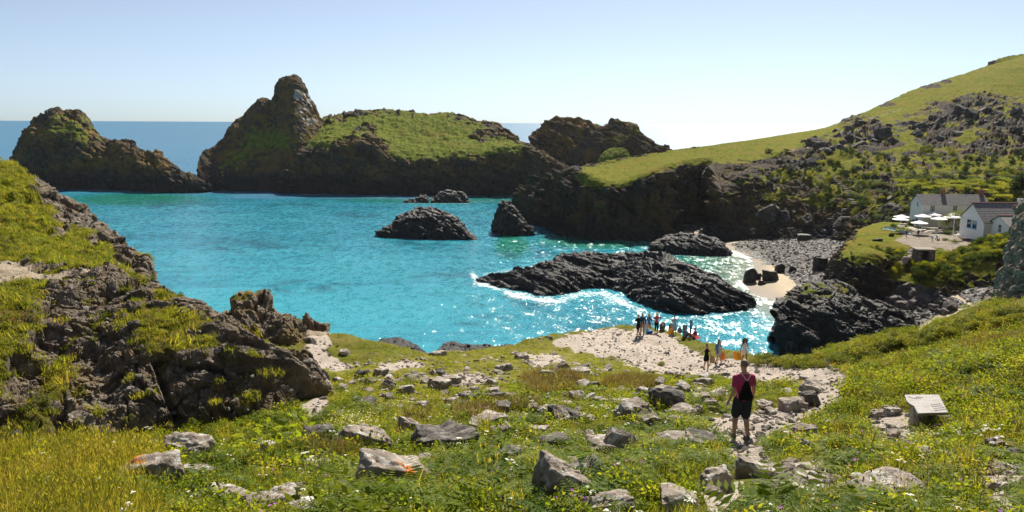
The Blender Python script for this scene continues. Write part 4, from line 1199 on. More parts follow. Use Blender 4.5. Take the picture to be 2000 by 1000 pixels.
# the stones one can single out: centre px, base py, width, height, dark?, orange lichen, tilt, label
SOLO = [
    (370, 906, 116, 52, 0, 0.0, (0, .05), 'big pale lichen blotched boulder at the foot of the rocky bluff'),
    (296, 958, 150, 66, 0, 1.0, (0, .12), 'broad boulder with an orange lichen cap standing in the golden grass'),
    (388, 936, 76, 28, 0, 0.0, (0, 0), 'low pale boulder touching the right end of the orange capped boulder'),
    (206, 955, 50, 18, 0, 0.0, (0, 0), 'small flat pale stone left of the orange capped boulder'),
    (548, 1012, 128, 56, 0, 0.0, (0, 0), 'blocky boulder with large white lichen circles at the bottom edge'),
    (440, 990, 150, 26, 0, 0.0, (.1, -.05), 'long flat slab joining the white circled boulder from the left'),
    (764, 962, 172, 74, 0, 1.0, (.25, .55), 'leaning ridged slab with two orange lichen tips among the ferns'),
    (864, 892, 150, 56, 1, 0.0, (0, -.12), 'long dark humped boulder wrapped in ivy on its right end'),
    (798, 858, 66, 40, 0, 0.0, (0, .25), 'wedge shaped boulder pointing up left of the long dark one'),
    (716, 880, 106, 40, 0, 0.0, (.2, -.25), 'pale cracked slab leaning beside the yellow flowered bush'),
    (622, 872, 64, 44, 1, 1.0, (0, .1), 'dark reddish pointed rock with an orange top in brown grass'),
    (524, 884, 46, 22, 0, 0.0, (0, 0), 'white topped stone half buried in greenery below the bluff'),
    (968, 796, 60, 40, 1, 0.0, (0, 0), 'dark square block of rock standing alone on the open turf'),
    (1088, 992, 124, 92, 0, 0.0, (0, -.15), 'largest steep sided boulder at the middle of the bottom edge'),
    (1192, 1012, 116, 44, 0, 0.0, (0, -.1), 'pale flat topped rock cut by the bottom edge of the view'),
    (1396, 968, 78, 54, 0, 0.0, (0, .1), 'rounded grey boulder by the trodden patch below the path'),
    (1186, 890, 108, 36, 0, 0.0, (.15, 0), 'wide pale cracked slab lying in the greenery mid slope'),
    (1312, 784, 36, 36, 0, 0.0, (0, .3), 'upright pointed stone standing on the stony bank'),
    (1372, 788, 46, 24, 0, 0.0, (0, 0), 'brown flat topped block left of the walking man'),
    (1272, 834, 52, 26, 0, 0.0, (.1, .3), 'striped slab tilted in the bracken left of the path'),
    (1346, 822, 56, 18, 0, 0.0, (0, .5), 'long pale sliver of stone leaning at the path edge'),
    (1076, 812, 40, 26, 0, 0.0, (0, 0), 'notched brown stone in the flowers left of the long bank'),
    (1050, 850, 62, 22, 0, 0.0, (0, -.1), 'low cream slab below the notched brown stone'),
    (1494, 806, 40, 26, 0, 0.0, (0, 0), 'clean cut pale block beside the path right of the man'),
    (1548, 806, 62, 32, 0, 0.0, (0, 0), 'lumpy grey rock with grass on it right of the clean cut block'),
    (1586, 796, 44, 34, 1, 0.0, (0, .3), 'dark leaning rock at the bend of the sandy path'),
    (1570, 862, 66, 28, 0, 0.0, (0, 0), 'broad ribbed rock in the ferns below the path bend'),
    (1484, 966, 44, 26, 1, 0.0, (0, 0), 'dark twin lumped stone left of the bare sandy scrape'),
    (1514, 962, 60, 18, 0, 0.0, (.1, 0), 'thin tan slab touching the dark twin lumped stone'),
    (1712, 822, 44, 26, 0, 0.0, (0, 0), 'rounded stone at the left edge of the sand by the slate plinth'),
    (1742, 812, 42, 20, 0, 0.0, (0, 0), 'oblong stone behind the sand left of the slate plinth'),
    (1846, 838, 62, 28, 1, 0.0, (0, -.3), 'dark sloping rock just right of the slate plinth'),
    (1736, 990, 190, 56, 0, 0.0, (.05, 0), 'very wide pale flat slab behind the dry stalks'),
    (1944, 892, 46, 34, 0, 0.0, (0, .2), 'grey pointed stone near the right edge below the bracken'),
    (1972, 906, 52, 30, 1, 0.0, (0, 0), 'dark split stone touching the right edge'),
    (1962, 972, 66, 34, 0, 0.0, (.1, 0), 'cream angular stone in the sandy corner at the bottom right'),
    (624, 932, 76, 36, 0, 0.0, (0, 0), 'pale rock behind grey dead twigs above the ferns'),
    (632, 766, 40, 25, 0, 0.0, (0, 0), 'square pale boulder in the gully below the outcrop'),
    (706, 742, 30, 25, 1, 0.0, (0, 0), 'dark upright stone at the end of the sandy ledge'),
    (742, 738, 38, 22, 0, 0.0, (0, 0), 'grey rounded stone right of the dark upright stone'),
    (1134, 731, 56, 12, 0, 0.0, (0, 0), 'flat white stone lying on the golden turf'),
    (880, 752, 50, 22, 0, 0.0, (.1, .2), 'two toned slab leaning on the left turf'),
    (756, 768, 30, 30, 0, 0.0, (0, .6), 'steep tilted stone above the yellow flowered bush'),
    (1002, 905, 30, 18, 0, 0.0, (0, 0), 'small pale stone just right of the ivy covered boulder'),
    (1216, 795, 52, 20, 0, 0.0, (0, 0), 'mottled ledge of rock in the middle of the bracken bank'),
    (1170, 792, 44, 18, 0, 0.0, (.1, 0), 'pale angular ledge at the left of the bracken bank'),
]
for i, (cx, by, w, h, dk, org, tl, lab) in enumerate(SOLO):
    p = ground_hit(cx, by - 0.10 * h)
    k = p[1] / F_PX
    me = (BIGD if dk else BIG)[i % (4 if dk else 7)]
    fx = 1.12 if by > 850 else 0.98
    place_stone(me, 'boulder', p, w * k * fx, h * k * (1.5 if by > 850 else 1.2), w * k * (0.6 + 0.3 * rng.rand()), rng.uniform(-0.5, 0.5) + (math.pi if i % 2 else 0), lab, None, tl, 0.36, 'boulder', org)
SOLO_PX = [(a, b, w, h) for a, b, w, h, *_ in SOLO]
MARK = [(370, 880, 'the big boulder below the bluff'), (296, 925, 'the orange capped boulder'), (548, 985, 'the white circled boulder'), (764, 925, 'the leaning ridged slab'), (864, 864, 'the long dark humped boulder'),
        (798, 838, 'the wedge shaped boulder'), (716, 860, 'the pale cracked slab'), (622, 850, 'the reddish pointed rock'), (968, 776, 'the dark square block'), (1088, 946, 'the steep sided boulder'), (1192, 990, 'the rock cut by the frame'),
        (1396, 941, 'the rounded grey boulder'), (1186, 872, 'the wide cracked slab'), (1312, 766, 'the upright pointed stone'), (1446, 790, 'the walking man'), (1346, 812, 'the sliver of stone by the path'), (1076, 800, 'the notched brown stone'),
        (1548, 790, 'the lumpy grey rock'), (1586, 779, 'the dark leaning rock'), (1570, 848, 'the broad ribbed rock'), (1484, 953, 'the twin lumped stone'), (1810, 800, 'the slate plinth'), (1736, 962, 'the very wide flat slab'),
        (1944, 875, 'the grey pointed stone'), (1962, 955, 'the cream angular stone'), (624, 914, 'the dead twigs'), (632, 754, 'the square boulder in the gully'), (706, 730, 'the dark upright stone'), (1134, 725, 'the flat white stone'),
        (880, 742, 'the two toned slab'), (756, 753, 'the steep tilted stone'), (1216, 785, 'the mottled rock ledge'), (1293, 706, 'the lone grass tuft on the sand'), (690, 820, 'the flowering bush'), (1380, 700, 'the woman in black'),
        (1250, 640, 'the group at the tip'), (1348, 640, 'the blue sign'), (1650, 870, 'the bright green bush'), (1275, 890, 'the dark rounded bush'), (1900, 720, 'the bracken on the right slope'), (150, 960, 'the golden meadow grass'), (1600, 735, 'the stony bend of the path')]
def where(p):
    """a phrase that says where a thing lies, by the nearest landmark"""
    x, y = pix(np.array([p]))
    x, y = float(x[0]), float(y[0])
    m = min(MARK, key=lambda q: math.hypot(q[0] - x, (q[1] - y) * 1.6))
    dx, dy = x - m[0], (y - m[1]) * 1.6
    far = math.hypot(dx, dy)
    a = math.degrees(math.atan2(-dy, dx)) % 360
    d = ['right of', 'behind and right of', 'behind', 'behind and left of', 'left of', 'in front and left of', 'in front of', 'in front and right of'][int((a + 22.5) // 45) % 8]
    return ('close ' if far < 30 and not d.startswith(('in', 'be')) else '') + d + ' ' + m[2]

# scattered stones: the ones that show largest are things, the rest one sheet of stuff
NG = NEAR['G']
def near_samples(n, dens, power=1.0, seed=0):
    """points over the near slope; dens is a weight per grid cell, thinned with distance**power"""
    r = np.random.RandomState(seed)
    A = np.linalg.norm(np.cross(NG[1:, :-1] - NG[:-1, :-1], NG[:-1, 1:] - NG[:-1, :-1]), axis=2)
    w = A * dens[:-1, :-1] / np.maximum(NG[:-1, :-1, 1], 4) ** power
    ok = (NEAR['px'][:-1, :-1] > -160) & (NEAR['px'][:-1, :-1] < 2160) & (NEAR['py'][:-1, :-1] < 1090) & (NG[:-1, :-1, 1] > 7.6)
    w = (w * ok).ravel()
    idx = r.choice(len(w), n, p=w / w.sum())
    i, j = np.divmod(idx, A.shape[1])
    a, b = r.rand(n, 1), r.rand(n, 1)
    P = (NG[i, j] * (1 - a) * (1 - b) + NG[i + 1, j] * a * (1 - b) + NG[i, j + 1] * (1 - a) * b + NG[i + 1, j + 1] * a * b)
    return P, i, j
npx, npy, nsand, ned = NEAR['px'], NEAR['py'], NEAR['sand'], NEAR['ed']
gp = NG.reshape(-1, 3)
fn1 = fbm(gp / 2.6, 3, 601).reshape(npx.shape)
fn2 = fbm(gp / 1.1, 3, 605).reshape(npx.shape)
land = (ned < 0.3)
stony = land * (0.22 + ellipses(npx, npy, [(1000, 760, 330, 60), (1300, 790, 160, 60), (1180, 660, 120, 22), (760, 740, 90, 40), (1560, 770, 80, 50), (1620, 735, 60, 20), (1220, 860, 420, 60), (1450, 720, 70, 20), (1750, 830, 80, 40), (1960, 950, 60, 60), (1230, 665, 60, 22)])) * smooth(-0.3, 0.4, fn1)
stony = stony * np.where(npx < 560, 0.12, 1.0) * np.where((npx > 1660) & (npy < 780), 0.12, 1.0)
P, i_, j_ = near_samples(760, stony, 1.15, 71)
size = np.exp(rng.normal(-0.98, 0.5, len(P))).clip(0.12, 1.1)
size = np.where(nsand[i_, j_] > 0.4, size * 0.42, size)
show = size / P[:, 1]
order = np.argsort(-show)
for q, k in enumerate(order):
    p, s = P[k], size[k]
    if q < 300:
        me = (SMALLD if rng.rand() < 0.3 else SMALL)
        me = me[rng.randint(len(me))]
        onsand = nsand[i_[k], j_[k]] > 0.5
        place_stone(me, 'stone', p, s, s * rng.uniform(0.35, 0.7), s * rng.uniform(0.6, 0.95), rng.uniform(0, 6.28),
                    ('small ' if s < .3 else 'middling ' if s < .55 else 'large ') + ('dark' if me in SMALLD else 'pale') + (' loose stone ' if onsand else ' stone ') + where(p),
                    'loose stones on the sandy path' if onsand else 'stones bedded in the near slope', (rng.normal() * 0.2, rng.normal() * 0.2), 0.33, 'stone')

# ------------------------------------------------------------------ scattering (for what nobody could count)
KIT = bpy.data.collections.new('plant_kit')
def sub_kit(name, objs):
    c = bpy.data.collections.new(name)
    for o in objs:
        c.objects.link(o)
    return c

def scatter(name, P, kit, scale, label, yaw=None, tilt=0.12, seed=0, kind='stuff', lean=None):
    r = np.random.RandomState(seed + 5)
    n = len(P)
    me = bpy.data.meshes.new(name)
    me.vertices.add(n)
    me.vertices.foreach_set('co', np.asarray(P, np.float32).ravel())
    rot = np.stack([r.normal(0, tilt, n), r.normal(0, tilt, n), r.uniform(0, 6.283, n) if yaw is None else yaw], 1)
    if lean is not None:
        rot[:, :2] += lean
    a = me.attributes.new('rot', 'FLOAT_VECTOR', 'POINT'); a.data.foreach_set('vector', rot.astype(np.float32).ravel())
    a = me.attributes.new('scl', 'FLOAT', 'POINT'); a.data.foreach_set('value', np.broadcast_to(scale, (n,)).astype(np.float32))
    a = me.attributes.new('idx', 'INT', 'POINT'); a.data.foreach_set('value', r.randint(0, 1000, n).astype(np.int32))
    o = bpy.data.objects.new(name, me)
    COL.objects.link(o)
    ng = bpy.data.node_groups.new(name, 'GeometryNodeTree')
    ng.interface.new_socket('Geometry', in_out='INPUT', socket_type='NodeSocketGeometry')
    ng.interface.new_socket('Geometry', in_out='OUTPUT', socket_type='NodeSocketGeometry')
    gi, go = ng.nodes.new('NodeGroupInput'), ng.nodes.new('NodeGroupOutput')
    ip = ng.nodes.new('GeometryNodeInstanceOnPoints')
    ci = ng.nodes.new('GeometryNodeCollectionInfo')
    ci.inputs['Collection'].default_value = kit
    ci.inputs['Separate Children'].default_value = True
    ci.inputs['Reset Children'].default_value = True
    def na_(nm, ty):
        x = ng.nodes.new('GeometryNodeInputNamedAttribute')
        x.data_type = ty
        x.inputs['Name'].default_value = nm
        return x.outputs['Attribute']
    L = ng.links.new
    L(gi.outputs[0], ip.inputs['Points'])
    L(ci.outputs[0], ip.inputs['Instance'])
    ip.inputs['Pick Instance'].default_value = True
    L(na_('idx', 'INT'), ip.inputs['Instance Index'])
    L(na_('rot', 'FLOAT_VECTOR'), ip.inputs['Rotation'])
    L(na_('scl', 'FLOAT'), ip.inputs['Scale'])
    L(ip.outputs[0], go.inputs[0])
    m = o.modifiers.new('scatter', 'NODES')
    m.node_group = ng
    tag(o, label, None, None, kind)
    return o

rest = order[300:]
kit_stone = sub_kit('stone_kit', [bpy.data.objects.new('stone', m) for m in SMALL + SMALLD[:2]])
Pr, ir, jr = near_samples(5200, stony + 0.9 * (nsand > 0.4) * land, 0.8, 73)
scatter('gravel', np.concatenate([P[rest], Pr]), kit_stone, np.concatenate([size[rest], np.exp(rng.normal(-2.2, 0.45, len(Pr))).clip(0.04, 0.32)]),
        'small loose stones strewn over the turf and sandy path', tilt=0.3, seed=3)

# ------------------------------------------------------------------ plants
def leaf_mat(name, c0, c1, c2, trans=0.45, tcol=None, patch=0.5, dry=(0.30, 0.22, 0.06), dryf=0.25):
    t = NT(name)
    rnd_ = t.rnd()
    n1 = t.noise(patch, 4, 0.6)
    f = t.math('ADD', t.math('MULTIPLY', rnd_, 0.5), t.math('MULTIPLY', n1, 0.5))
    col = t.ramp(f, [(0.22, c0), (0.48, c1), (0.74, c2)])
    col = t.mix(t.math('MULTIPLY', t.sm(0.55, 0.72, t.noise(patch * 2.3, 3, 0.6)), dryf), col, dry)
    d = t.n('BsdfPrincipled')
    t.set(d.inputs['Base Color'], col)
    d.inputs['Roughness'].default_value = 0.55
    d.inputs['Specular IOR Level'].default_value = 0.1
    tr = t.n('BsdfTranslucent')
    t.set(tr.inputs['Color'], t.mix(0.5, t.mix(1.0, col, (1.9, 1.75, 0.7), 'MULTIPLY'), t.mix(1.0, col, (1.5, 1.6, 1.0), 'MULTIPLY')))
    mx = t.n('MixShader')
    mx.inputs[0].default_value = trans
    t.t.links.new(d.outputs[0], mx.inputs[1])
    t.t.links.new(tr.outputs[0], mx.inputs[2])
    return t.done(mx.outputs[0])
M_GRASS = leaf_mat('grass_blade', (0.08, 0.105, 0.012), (0.18, 0.195, 0.020), (0.29, 0.265, 0.04), 0.55)
M_GOLD = leaf_mat('dry_grass_blade', (0.10, 0.12, 0.016), (0.21, 0.19, 0.026), (0.34, 0.26, 0.05), 0.45)
M_FERN = leaf_mat('fern_leaf', (0.06, 0.115, 0.010), (0.145, 0.205, 0.014), (0.25, 0.27, 0.022), 0.6, dryf=0.16)
M_HERB = leaf_mat('herb_leaf', (0.06, 0.095, 0.010), (0.165, 0.195, 0.014), (0.28, 0.265, 0.024), 0.58, dryf=0.25)
M_DARKL = leaf_mat('dark_shrub_leaf', (0.012, 0.026, 0.008), (0.022, 0.045, 0.010), (0.05, 0.08, 0.015), 0.25, dryf=0.05)
M_GORSE = leaf_mat('gorse_leaf', (0.05, 0.07, 0.010), (0.125, 0.14, 0.014), (0.21, 0.20, 0.02), 0.45, dryf=0.25)
M_HEATH = leaf_mat('brown_heath', (0.10, 0.075, 0.03), (0.17, 0.12, 0.04), (0.22, 0.17, 0.05), 0.4)
M_WHITE = flat_mat('white_petal', (0.78, 0.76, 0.66), 0.8)
M_CREAM = flat_mat('cream_petal', (0.66, 0.62, 0.28), 0.8)
M_PURPLE = flat_mat('purple_petal', (0.40, 0.08, 0.45), 0.7)
M_YEL = flat_mat('yellow_petal', (0.80, 0.50, 0.02), 0.7)
M_TWIG = flat_mat('dead_twig', (0.16, 0.12, 0.08), 0.9)

class MB:
    """collects polygons of several materials"""
    def __init__(s):
        s.V, s.T, s.M = [], [], []
    def add(s, V, faces, m=0):
        b = len(s.V)
        s.V += [tuple(v) for v in V]
        for f in faces:
            s.T.append([b + k for k in f]); s.M.append(m)
    def mesh(s, name, mats, smooth_=False):
        me = bpy.data.meshes.new(name)
        me.from_pydata(s.V, [], s.T)
        for m in (mats if isinstance(mats, (list, tuple)) else [mats]):
            me.materials.append(m)
        me.polygons.foreach_set('material_index', np.array(s.M, np.int32))
        if smooth_:
            me.polygons.foreach_set('use_smooth', np.ones(len(s.T), bool))
        me.update()
        return me
    def obj(s, name, mats, parent=None, smooth_=False, loc=None):
        o = bpy.data.objects.new(name, s.mesh(name, mats, smooth_))
        COL.objects.link(o)
        if parent is not None: o.parent = parent
        if loc is not None: o.location = loc
        return o

def blade(mb, r, base, h, w, lean, az, m=0, seg=3):
    pts = []
    dx, dy = math.cos(az), math.sin(az)
    for k in range(seg + 1):
        t_ = k / seg
        pts.append((base[0] + dx * lean * t_ * t_, base[1] + dy * lean * t_ * t_, base[2] + h * (t_ - 0.18 * t_ * t_ * lean / max(h, .01))))
    V, Fc = [], []
    for k, p in enumerate(pts):
        ww = w * (1 - 0.85 * (k / seg) ** 1.5)
        V += [(p[0] - dy * ww, p[1] + dx * ww, p[2]), (p[0] + dy * ww, p[1] - dx * ww, p[2])]
    for k in range(seg):
        Fc.append((2 * k, 2 * k + 1, 2 * k + 3, 2 * k + 2))
    mb.add(V, Fc, m)
    return pts[-1]

def leafquad(mb, c, d, up, L, W, m=0):
    """a pointed leaf from c along d"""
    d = np.array(d, float); d /= np.linalg.norm(d) + 1e-9
    s = np.cross(d, up); s /= np.linalg.norm(s) + 1e-9
    c = np.array(c, float)
    mb.add([c, c + d * L * 0.45 + s * W, c + d * L, c + d * L * 0.45 - s * W], [(0, 1, 2, 3)], m)

def k_grass(seed, n=26, h=0.34, w=0.008, spread=0.14, mat=None):
    r = np.random.RandomState(seed); mb = MB()
    for _ in range(n):
        a = r.uniform(0, 6.28); rr = spread * math.sqrt(r.rand())
        blade(mb, r, (rr * math.cos(a), rr * math.sin(a), -0.03), h * r.uniform(0.45, 1.1), w * r.uniform(0.7, 1.4), h * r.uniform(0.15, 0.8), r.uniform(0, 6.28))
    return bpy.data.objects.new('grass_tuft', mb.mesh('grass_tuft', mat or M_GRASS))

def k_gold(seed):
    r = np.random.RandomState(seed); mb = MB()
    for _ in range(20):
        a = r.uniform(0, 6.28); rr = 0.16 * math.sqrt(r.rand()); h = r.uniform(0.3, 0.62)
        tip = blade(mb, r, (rr * math.cos(a), rr * math.sin(a), -0.03), h, 0.006, h * r.uniform(0.1, 0.45), r.uniform(0, 6.28))
        if r.rand() < 0.4:
            leafquad(mb, tip, (r.normal() * .4, r.normal() * .4, 1), (1, 0, 0), 0.09, 0.010)
    return bpy.data.objects.new('tall_grass', mb.mesh('tall_grass', M_GOLD))

def k_fern(seed, nf=8, L=0.55):
    r = np.random.RandomState(seed); mb = MB()
    for q in range(nf):
        az = q * 6.283 / nf + r.uniform(-0.35, 0.35); ln = L * r.uniform(0.7, 1.15); el = r.uniform(0.55, 1.15)
        d = np.array([math.cos(az), math.sin(az), 0]); side = np.array([-d[1], d[0], 0])
        prev = np.zeros(3)
        N = 15
        for k in range(1, N + 1):
            t_ = k / N
            p = d * ln * (t_ * math.cos(el) + 0.35 * t_ * t_) + np.array([0, 0, ln * (t_ * math.sin(el) * 1.05 - 0.62 * t_ * t_)])
            tn = p - prev; tn /= np.linalg.norm(tn)
            pl = ln * 0.36 * (1 - t_) ** 0.8 * min(1, 0.35 + 2.2 * t_) + 0.012
            for s_ in (-1, 1):
                v = side * s_ * 0.92 + tn * 0.45 + np.array([0, 0, -0.18])
                leafquad(mb, prev, v, np.array([0, 0, 1.0]) + 0.3 * r.normal(size=3), pl, ln * 0.010 + pl * 0.075)
            prev = p
    return bpy.data.objects.new('bracken_fern', mb.mesh('bracken_fern', M_FERN))

def k_herb(seed, n=70, R=0.2, h=0.24, leaf=0.055, mat=None, name='leafy_plant'):
    r = np.random.RandomState(seed); mb = MB()
    for _ in range(n):
        a = r.uniform(0, 6.28); rr = R * math.sqrt(r.rand()); z = h * r.uniform(0.15, 1) * (1 - 0.5 * (rr / R) ** 2)
        v = r.normal(size=3); v[2] = abs(v[2]) * 0.6 - 0.1
        leafquad(mb, (rr * math.cos(a), rr * math.sin(a), z), v, r.normal(size=3), leaf * r.uniform(0.6, 1.3), leaf * 0.28)
    return bpy.data.objects.new(name, mb.mesh(name, mat or M_HERB))

def umbel_head(mb, r, c, R, m):
    """a flat dome of small florets"""
    for _ in range(9):
        a = r.uniform(0, 6.28); rr = R * math.sqrt(r.rand())
        p = (c[0] + rr * math.cos(a), c[1] + rr * math.sin(a), c[2] + 0.25 * R * (1 - (rr / R) ** 2))
        s = R * 0.30
        V = [(p[0] + s * math.cos(q * 1.257), p[1] + s * math.sin(q * 1.257), p[2] + 0.3 * s * (q % 2)) for q in range(5)]
        mb.add(V, [(0, 1, 2, 3, 4)], m)
def k_umbel(seed, n=3, h=0.42, R=0.035, mats=None):
    r = np.random.RandomState(seed); mb = MB()
    for _ in range(n):
        a = r.uniform(0, 6.28)
        tip = blade(mb, r, (r.normal() * .05, r.normal() * .05, -0.02), h * r.uniform(0.7, 1.15), 0.004, 0.1 * r.rand(), a, 0)
        umbel_head(mb, r, tip, R * r.uniform(0.7, 1.2), 1)
    for _ in range(5):
        blade(mb, r, (r.normal() * .04, r.normal() * .04, -0.02), h * .5, 0.006, 0.15, r.uniform(0, 6.28), 0)
    return bpy.data.objects.new('white_flower', mb.mesh('white_flower', mats or [M_HERB, M_WHITE]))
def k_dot(seed, m, h=0.3, s=0.018, n=3):
    r = np.random.RandomState(seed); mb = MB()
    for _ in range(n):
        tip = blade(mb, r, (r.normal() * .06, r.normal() * .06, -0.02), h * r.uniform(.6, 1.2), 0.003, 0.08, r.uniform(0, 6.28), 0)
        for q in range(5):
            a = q * 1.257
            leafquad(mb, tip, (math.cos(a), math.sin(a), 0.5), (0, 0, 1), s * 1.5, s * 0.5, 1)
    return bpy.data.objects.new('wild_flower', mb.mesh('wild_flower', [M_HERB, m]))
def bush_mesh(name, seed, n, R, h, leaf, mat, mat2=None, f2=0.0, stems=True):
    """a rounded shrub: stems carrying many small leaves in uneven clumps"""
    r = np.random.RandomState(seed); mb = MB()
    nc = 14
    cl = []
    for _ in range(nc):
        a = r.uniform(0, 6.28); q = math.sqrt(r.rand()) * 0.75
        cl.append((q * R * math.cos(a), q * R * math.sin(a), h * r.uniform(0.35, 0.85) * (1 - 0.45 * q * q), r.uniform(0.22, 0.42)))
    if stems:
        for c in cl:
            blade(mb, r, (c[0] * 0.2, c[1] * 0.2, -0.1 * h), c[2] + 0.1 * h, 0.02 * R + 0.004, math.hypot(c[0], c[1]) * 0.8, math.atan2(c[1], c[0]), 1 if mat2 is None else 2)
    for _ in range(n):
        c = cl[r.randint(nc)]
        v = r.normal(size=3); v /= np.linalg.norm(v)
        rad = c[3] * (r.rand() ** 0.4)
        p = np.array(c[:3]) + v * rad * np.array([R, R, h])
        if p[2] < 0: p[2] = abs(p[2]) * 0.4
        d = v + r.normal(size=3) * 0.7
        leafquad(mb, p, d, r.normal(size=3), leaf * r.uniform(0.6, 1.3), leaf * r.uniform(0.25, 0.42), 1 if (mat2 is not None and r.rand() < f2 and p[2] > h * 0.35) else 0)
    return mb.mesh(name, [mat] + ([mat2] if mat2 is not None else []) + [M_TWIG])

KG = sub_kit('grass_kit', [k_grass(200 + k) for k in range(4)])
KT = sub_kit('turf_kit', [k_grass(220 + k, 30, 0.13, 0.006, 0.14) for k in range(3)])
KO = sub_kit('gold_kit', [k_gold(230 + k) for k in range(3)] + [k_grass(236, 22, 0.42)])
FERNS = [k_fern(240 + k) for k in range(4)]
KF = sub_kit('fern_kit', FERNS)
KH = sub_kit('herb_kit', [k_herb(250 + k) for k in range(4)])
KU = sub_kit('umbel_kit', [k_umbel(260 + k) for k in range(3)])
KP = sub_kit('purple_kit', [k_dot(265, M_PURPLE), k_dot(266, M_PURPLE)])
KY = sub_kit('yellow_kit', [k_dot(268, M_YEL), k_dot(269, M_YEL)])
M_YG = leaf_mat('yellow_green_leaf', (0.09, 0.125, 0.012), (0.17, 0.205, 0.016), (0.26, 0.255, 0.025), 0.55, dryf=0.3)
KL = sub_kit('low_scrub_kit', [k_herb(290 + k, 90, 0.26, 0.26, 0.05, M_YG, 'low_scrub') for k in range(3)] + [k_grass(296, 30, 0.3, 0.008, 0.18, M_GOLD), k_grass(297, 30, 0.28, 0.008, 0.18, M_HEATH), k_herb(298, 90, 0.26, 0.26, 0.05, M_GORSE, 'low_scrub')])
KB = sub_kit('heath_kit', [k_grass(272 + k, 46, 0.34, 0.007, 0.2, M_HEATH) for k in range(2)])
KM = sub_kit('tussock_kit', [k_grass(280 + k, 34, 0.2, 0.009, 0.2, M_GRASS) for k in range(2)] + [k_herb(284, 60, 0.2, 0.14, 0.05, M_GORSE)] + [k_grass(285, 26, 0.2, 0.009, 0.2, M_GOLD)])

free = land * (1 - smooth(0.35, 0.6, nsand)) * (ned < 0.0)
# no plants where a large boulder stands
for cx, by, w, h in SOLO_PX:
    free = free * (1 - 0.85 * (np.hypot((npx - cx) / (w * 0.42), (npy - (by - h * 0.35)) / (h * 0.45)) < 1))
# keep plants off the near side of the path, where they would grow over it
free = free * (1 - smooth(-4, 4, near_sand(npx, npy - 260.0 / np.maximum(NG[..., 1], 5)))) * (1 - 0.8 * smooth(-14, -2, near_sand(npx, npy)))
turf = smooth(-12, 12, poly_sd(npx, npy, TURF_POLY))
meadow = smooth(60, -40, npx - 270) * smooth(868, 890, npy)
rightz = smooth(1560, 1640, npx)
CREST = [(1476, 700), (1560, 706), (1640, 688), (1760, 652), (1880, 622), (2020, 575), (2200, 520), (2200, 560), (2020, 632), (1900, 662), (1780, 694), (1690, 722), (1600, 720), (1500, 716)]
crest = smooth(-6, 6, poly_sd(npx, npy, CREST))
heath = ellipses(npx, npy, [(1080, 748, 60, 18), (1230, 752, 50, 14), (640, 890, 60, 20), (1060, 755, 30, 20), (1950, 670, 60, 16), (930, 815, 40, 12), (1000, 800, 50, 12)])
fernz = smooth(-0.05, 0.35, fn1 + 0.5 * fn2) * smooth(740, 840, npy) * smooth(240, 330, npx) + 0.45 * rightz * smooth(0.0, 0.4, fn1) * (npy > 640)
fernz = np.maximum(fernz, ellipses(npx, npy, [(150, 975, 150, 30), (700, 960, 90, 40), (980, 905, 90, 30), (1140, 955, 60, 30), (1300, 870, 100, 40), (1180, 910, 120, 40), (1900, 745, 90, 26), (1650, 880, 60, 40)]))
fernz = fernz * (1 - meadow * 0.8) * (1 - turf)

P, i, j = near_samples(19500, free * (1 - 0.9 * turf) * (0.35 + 0.65 * smooth(-0.4, 0.2, fn2)) * (1 - 0.5 * crest), 1.0, 81)
scatter('grass', P, KG, np.exp(rng.normal(-0.7, 0.3, len(P))) * (0.6 + 0.4 * smooth(720, 900, npy[i, j])), 'long green grass over the near slope', seed=1, tilt=0.15)
P, i, j = near_samples(9000, free * (0.25 + turf) * smooth(-0.5, 0.1, fn2), 0.7, 82)
scatter('turf', P, KT, np.exp(rng.normal(-0.1, 0.25, len(P))), 'short golden green turf on the flat of the headland', seed=2)
P, i, j = near_samples(6500, free * meadow + 0.02 * free * smooth(760, 850, npy), 0.6, 83)
scatter('meadow_grass', P, KO, np.exp(rng.normal(-0.4, 0.2, len(P))), 'tall golden meadow grass at the lower left', seed=3, tilt=0.15)
P, i, j = near_samples(4200, free * fernz * (1 - crest), 1.0, 84)
fs = np.exp(rng.normal(-0.38, 0.28, len(P))) * (1 + 0.2 * smooth(880, 980, npy[i, j]))
show = np.argsort(-fs / P[:, 1])
near_f, far_f = show[:280], show[280:]
for k in near_f:
    o = bpy.data.objects.new('bracken_fern', FERNS[k % 4].data)
    COL.objects.link(o)
    o.location = P[k] - np.array([0, 0, 0.02]); o.rotation_euler = (rng.normal() * .15, rng.normal() * .15, rng.uniform(0, 6.28)); o.scale = (fs[k],) * 3
    tag(o, ('small' if fs[k] < .6 else 'spreading' if fs[k] < .85 else 'large') + ' green bracken fern ' + where(P[k]), 'fern', 'bracken ferns on the near slope')
scatter('bracken', P[far_f], KF, fs[far_f], 'bracken spreading over the slope beyond', seed=4, tilt=0.15)
P, i, j = near_samples(9000, free * (1 - turf * 0.92) * (1 - meadow * 0.8) * smooth(-0.3, 0.25, fn1 - 0.3 * fn2) * (npy > 725), 0.95, 85)
scatter('undergrowth', P, KH, np.exp(rng.normal(-0.35, 0.3, len(P))), 'low leafy undergrowth between the stones', seed=5, tilt=0.2)
P, i, j = near_samples(330, free * (npy > 770) * (0.3 + smooth(0.0, 0.5, fn2) + ellipses(npx, npy, [(1100, 850, 160, 50), (1880, 860, 100, 50), (160, 890, 100, 20), (950, 830, 60, 20)])), 1.0, 86)
scatter('white_wildflowers', P, KU, np.exp(rng.normal(-0.25, 0.2, len(P))), 'white umbrella shaped wildflowers dotted through the grass', seed=6)
P, i, j = near_samples(70, free * (npy > 800) * (npx > 500), 1.0, 87)
scatter('purple_wildflowers', P, KP, 1.0, 'tiny purple wildflowers between the ferns', seed=7)
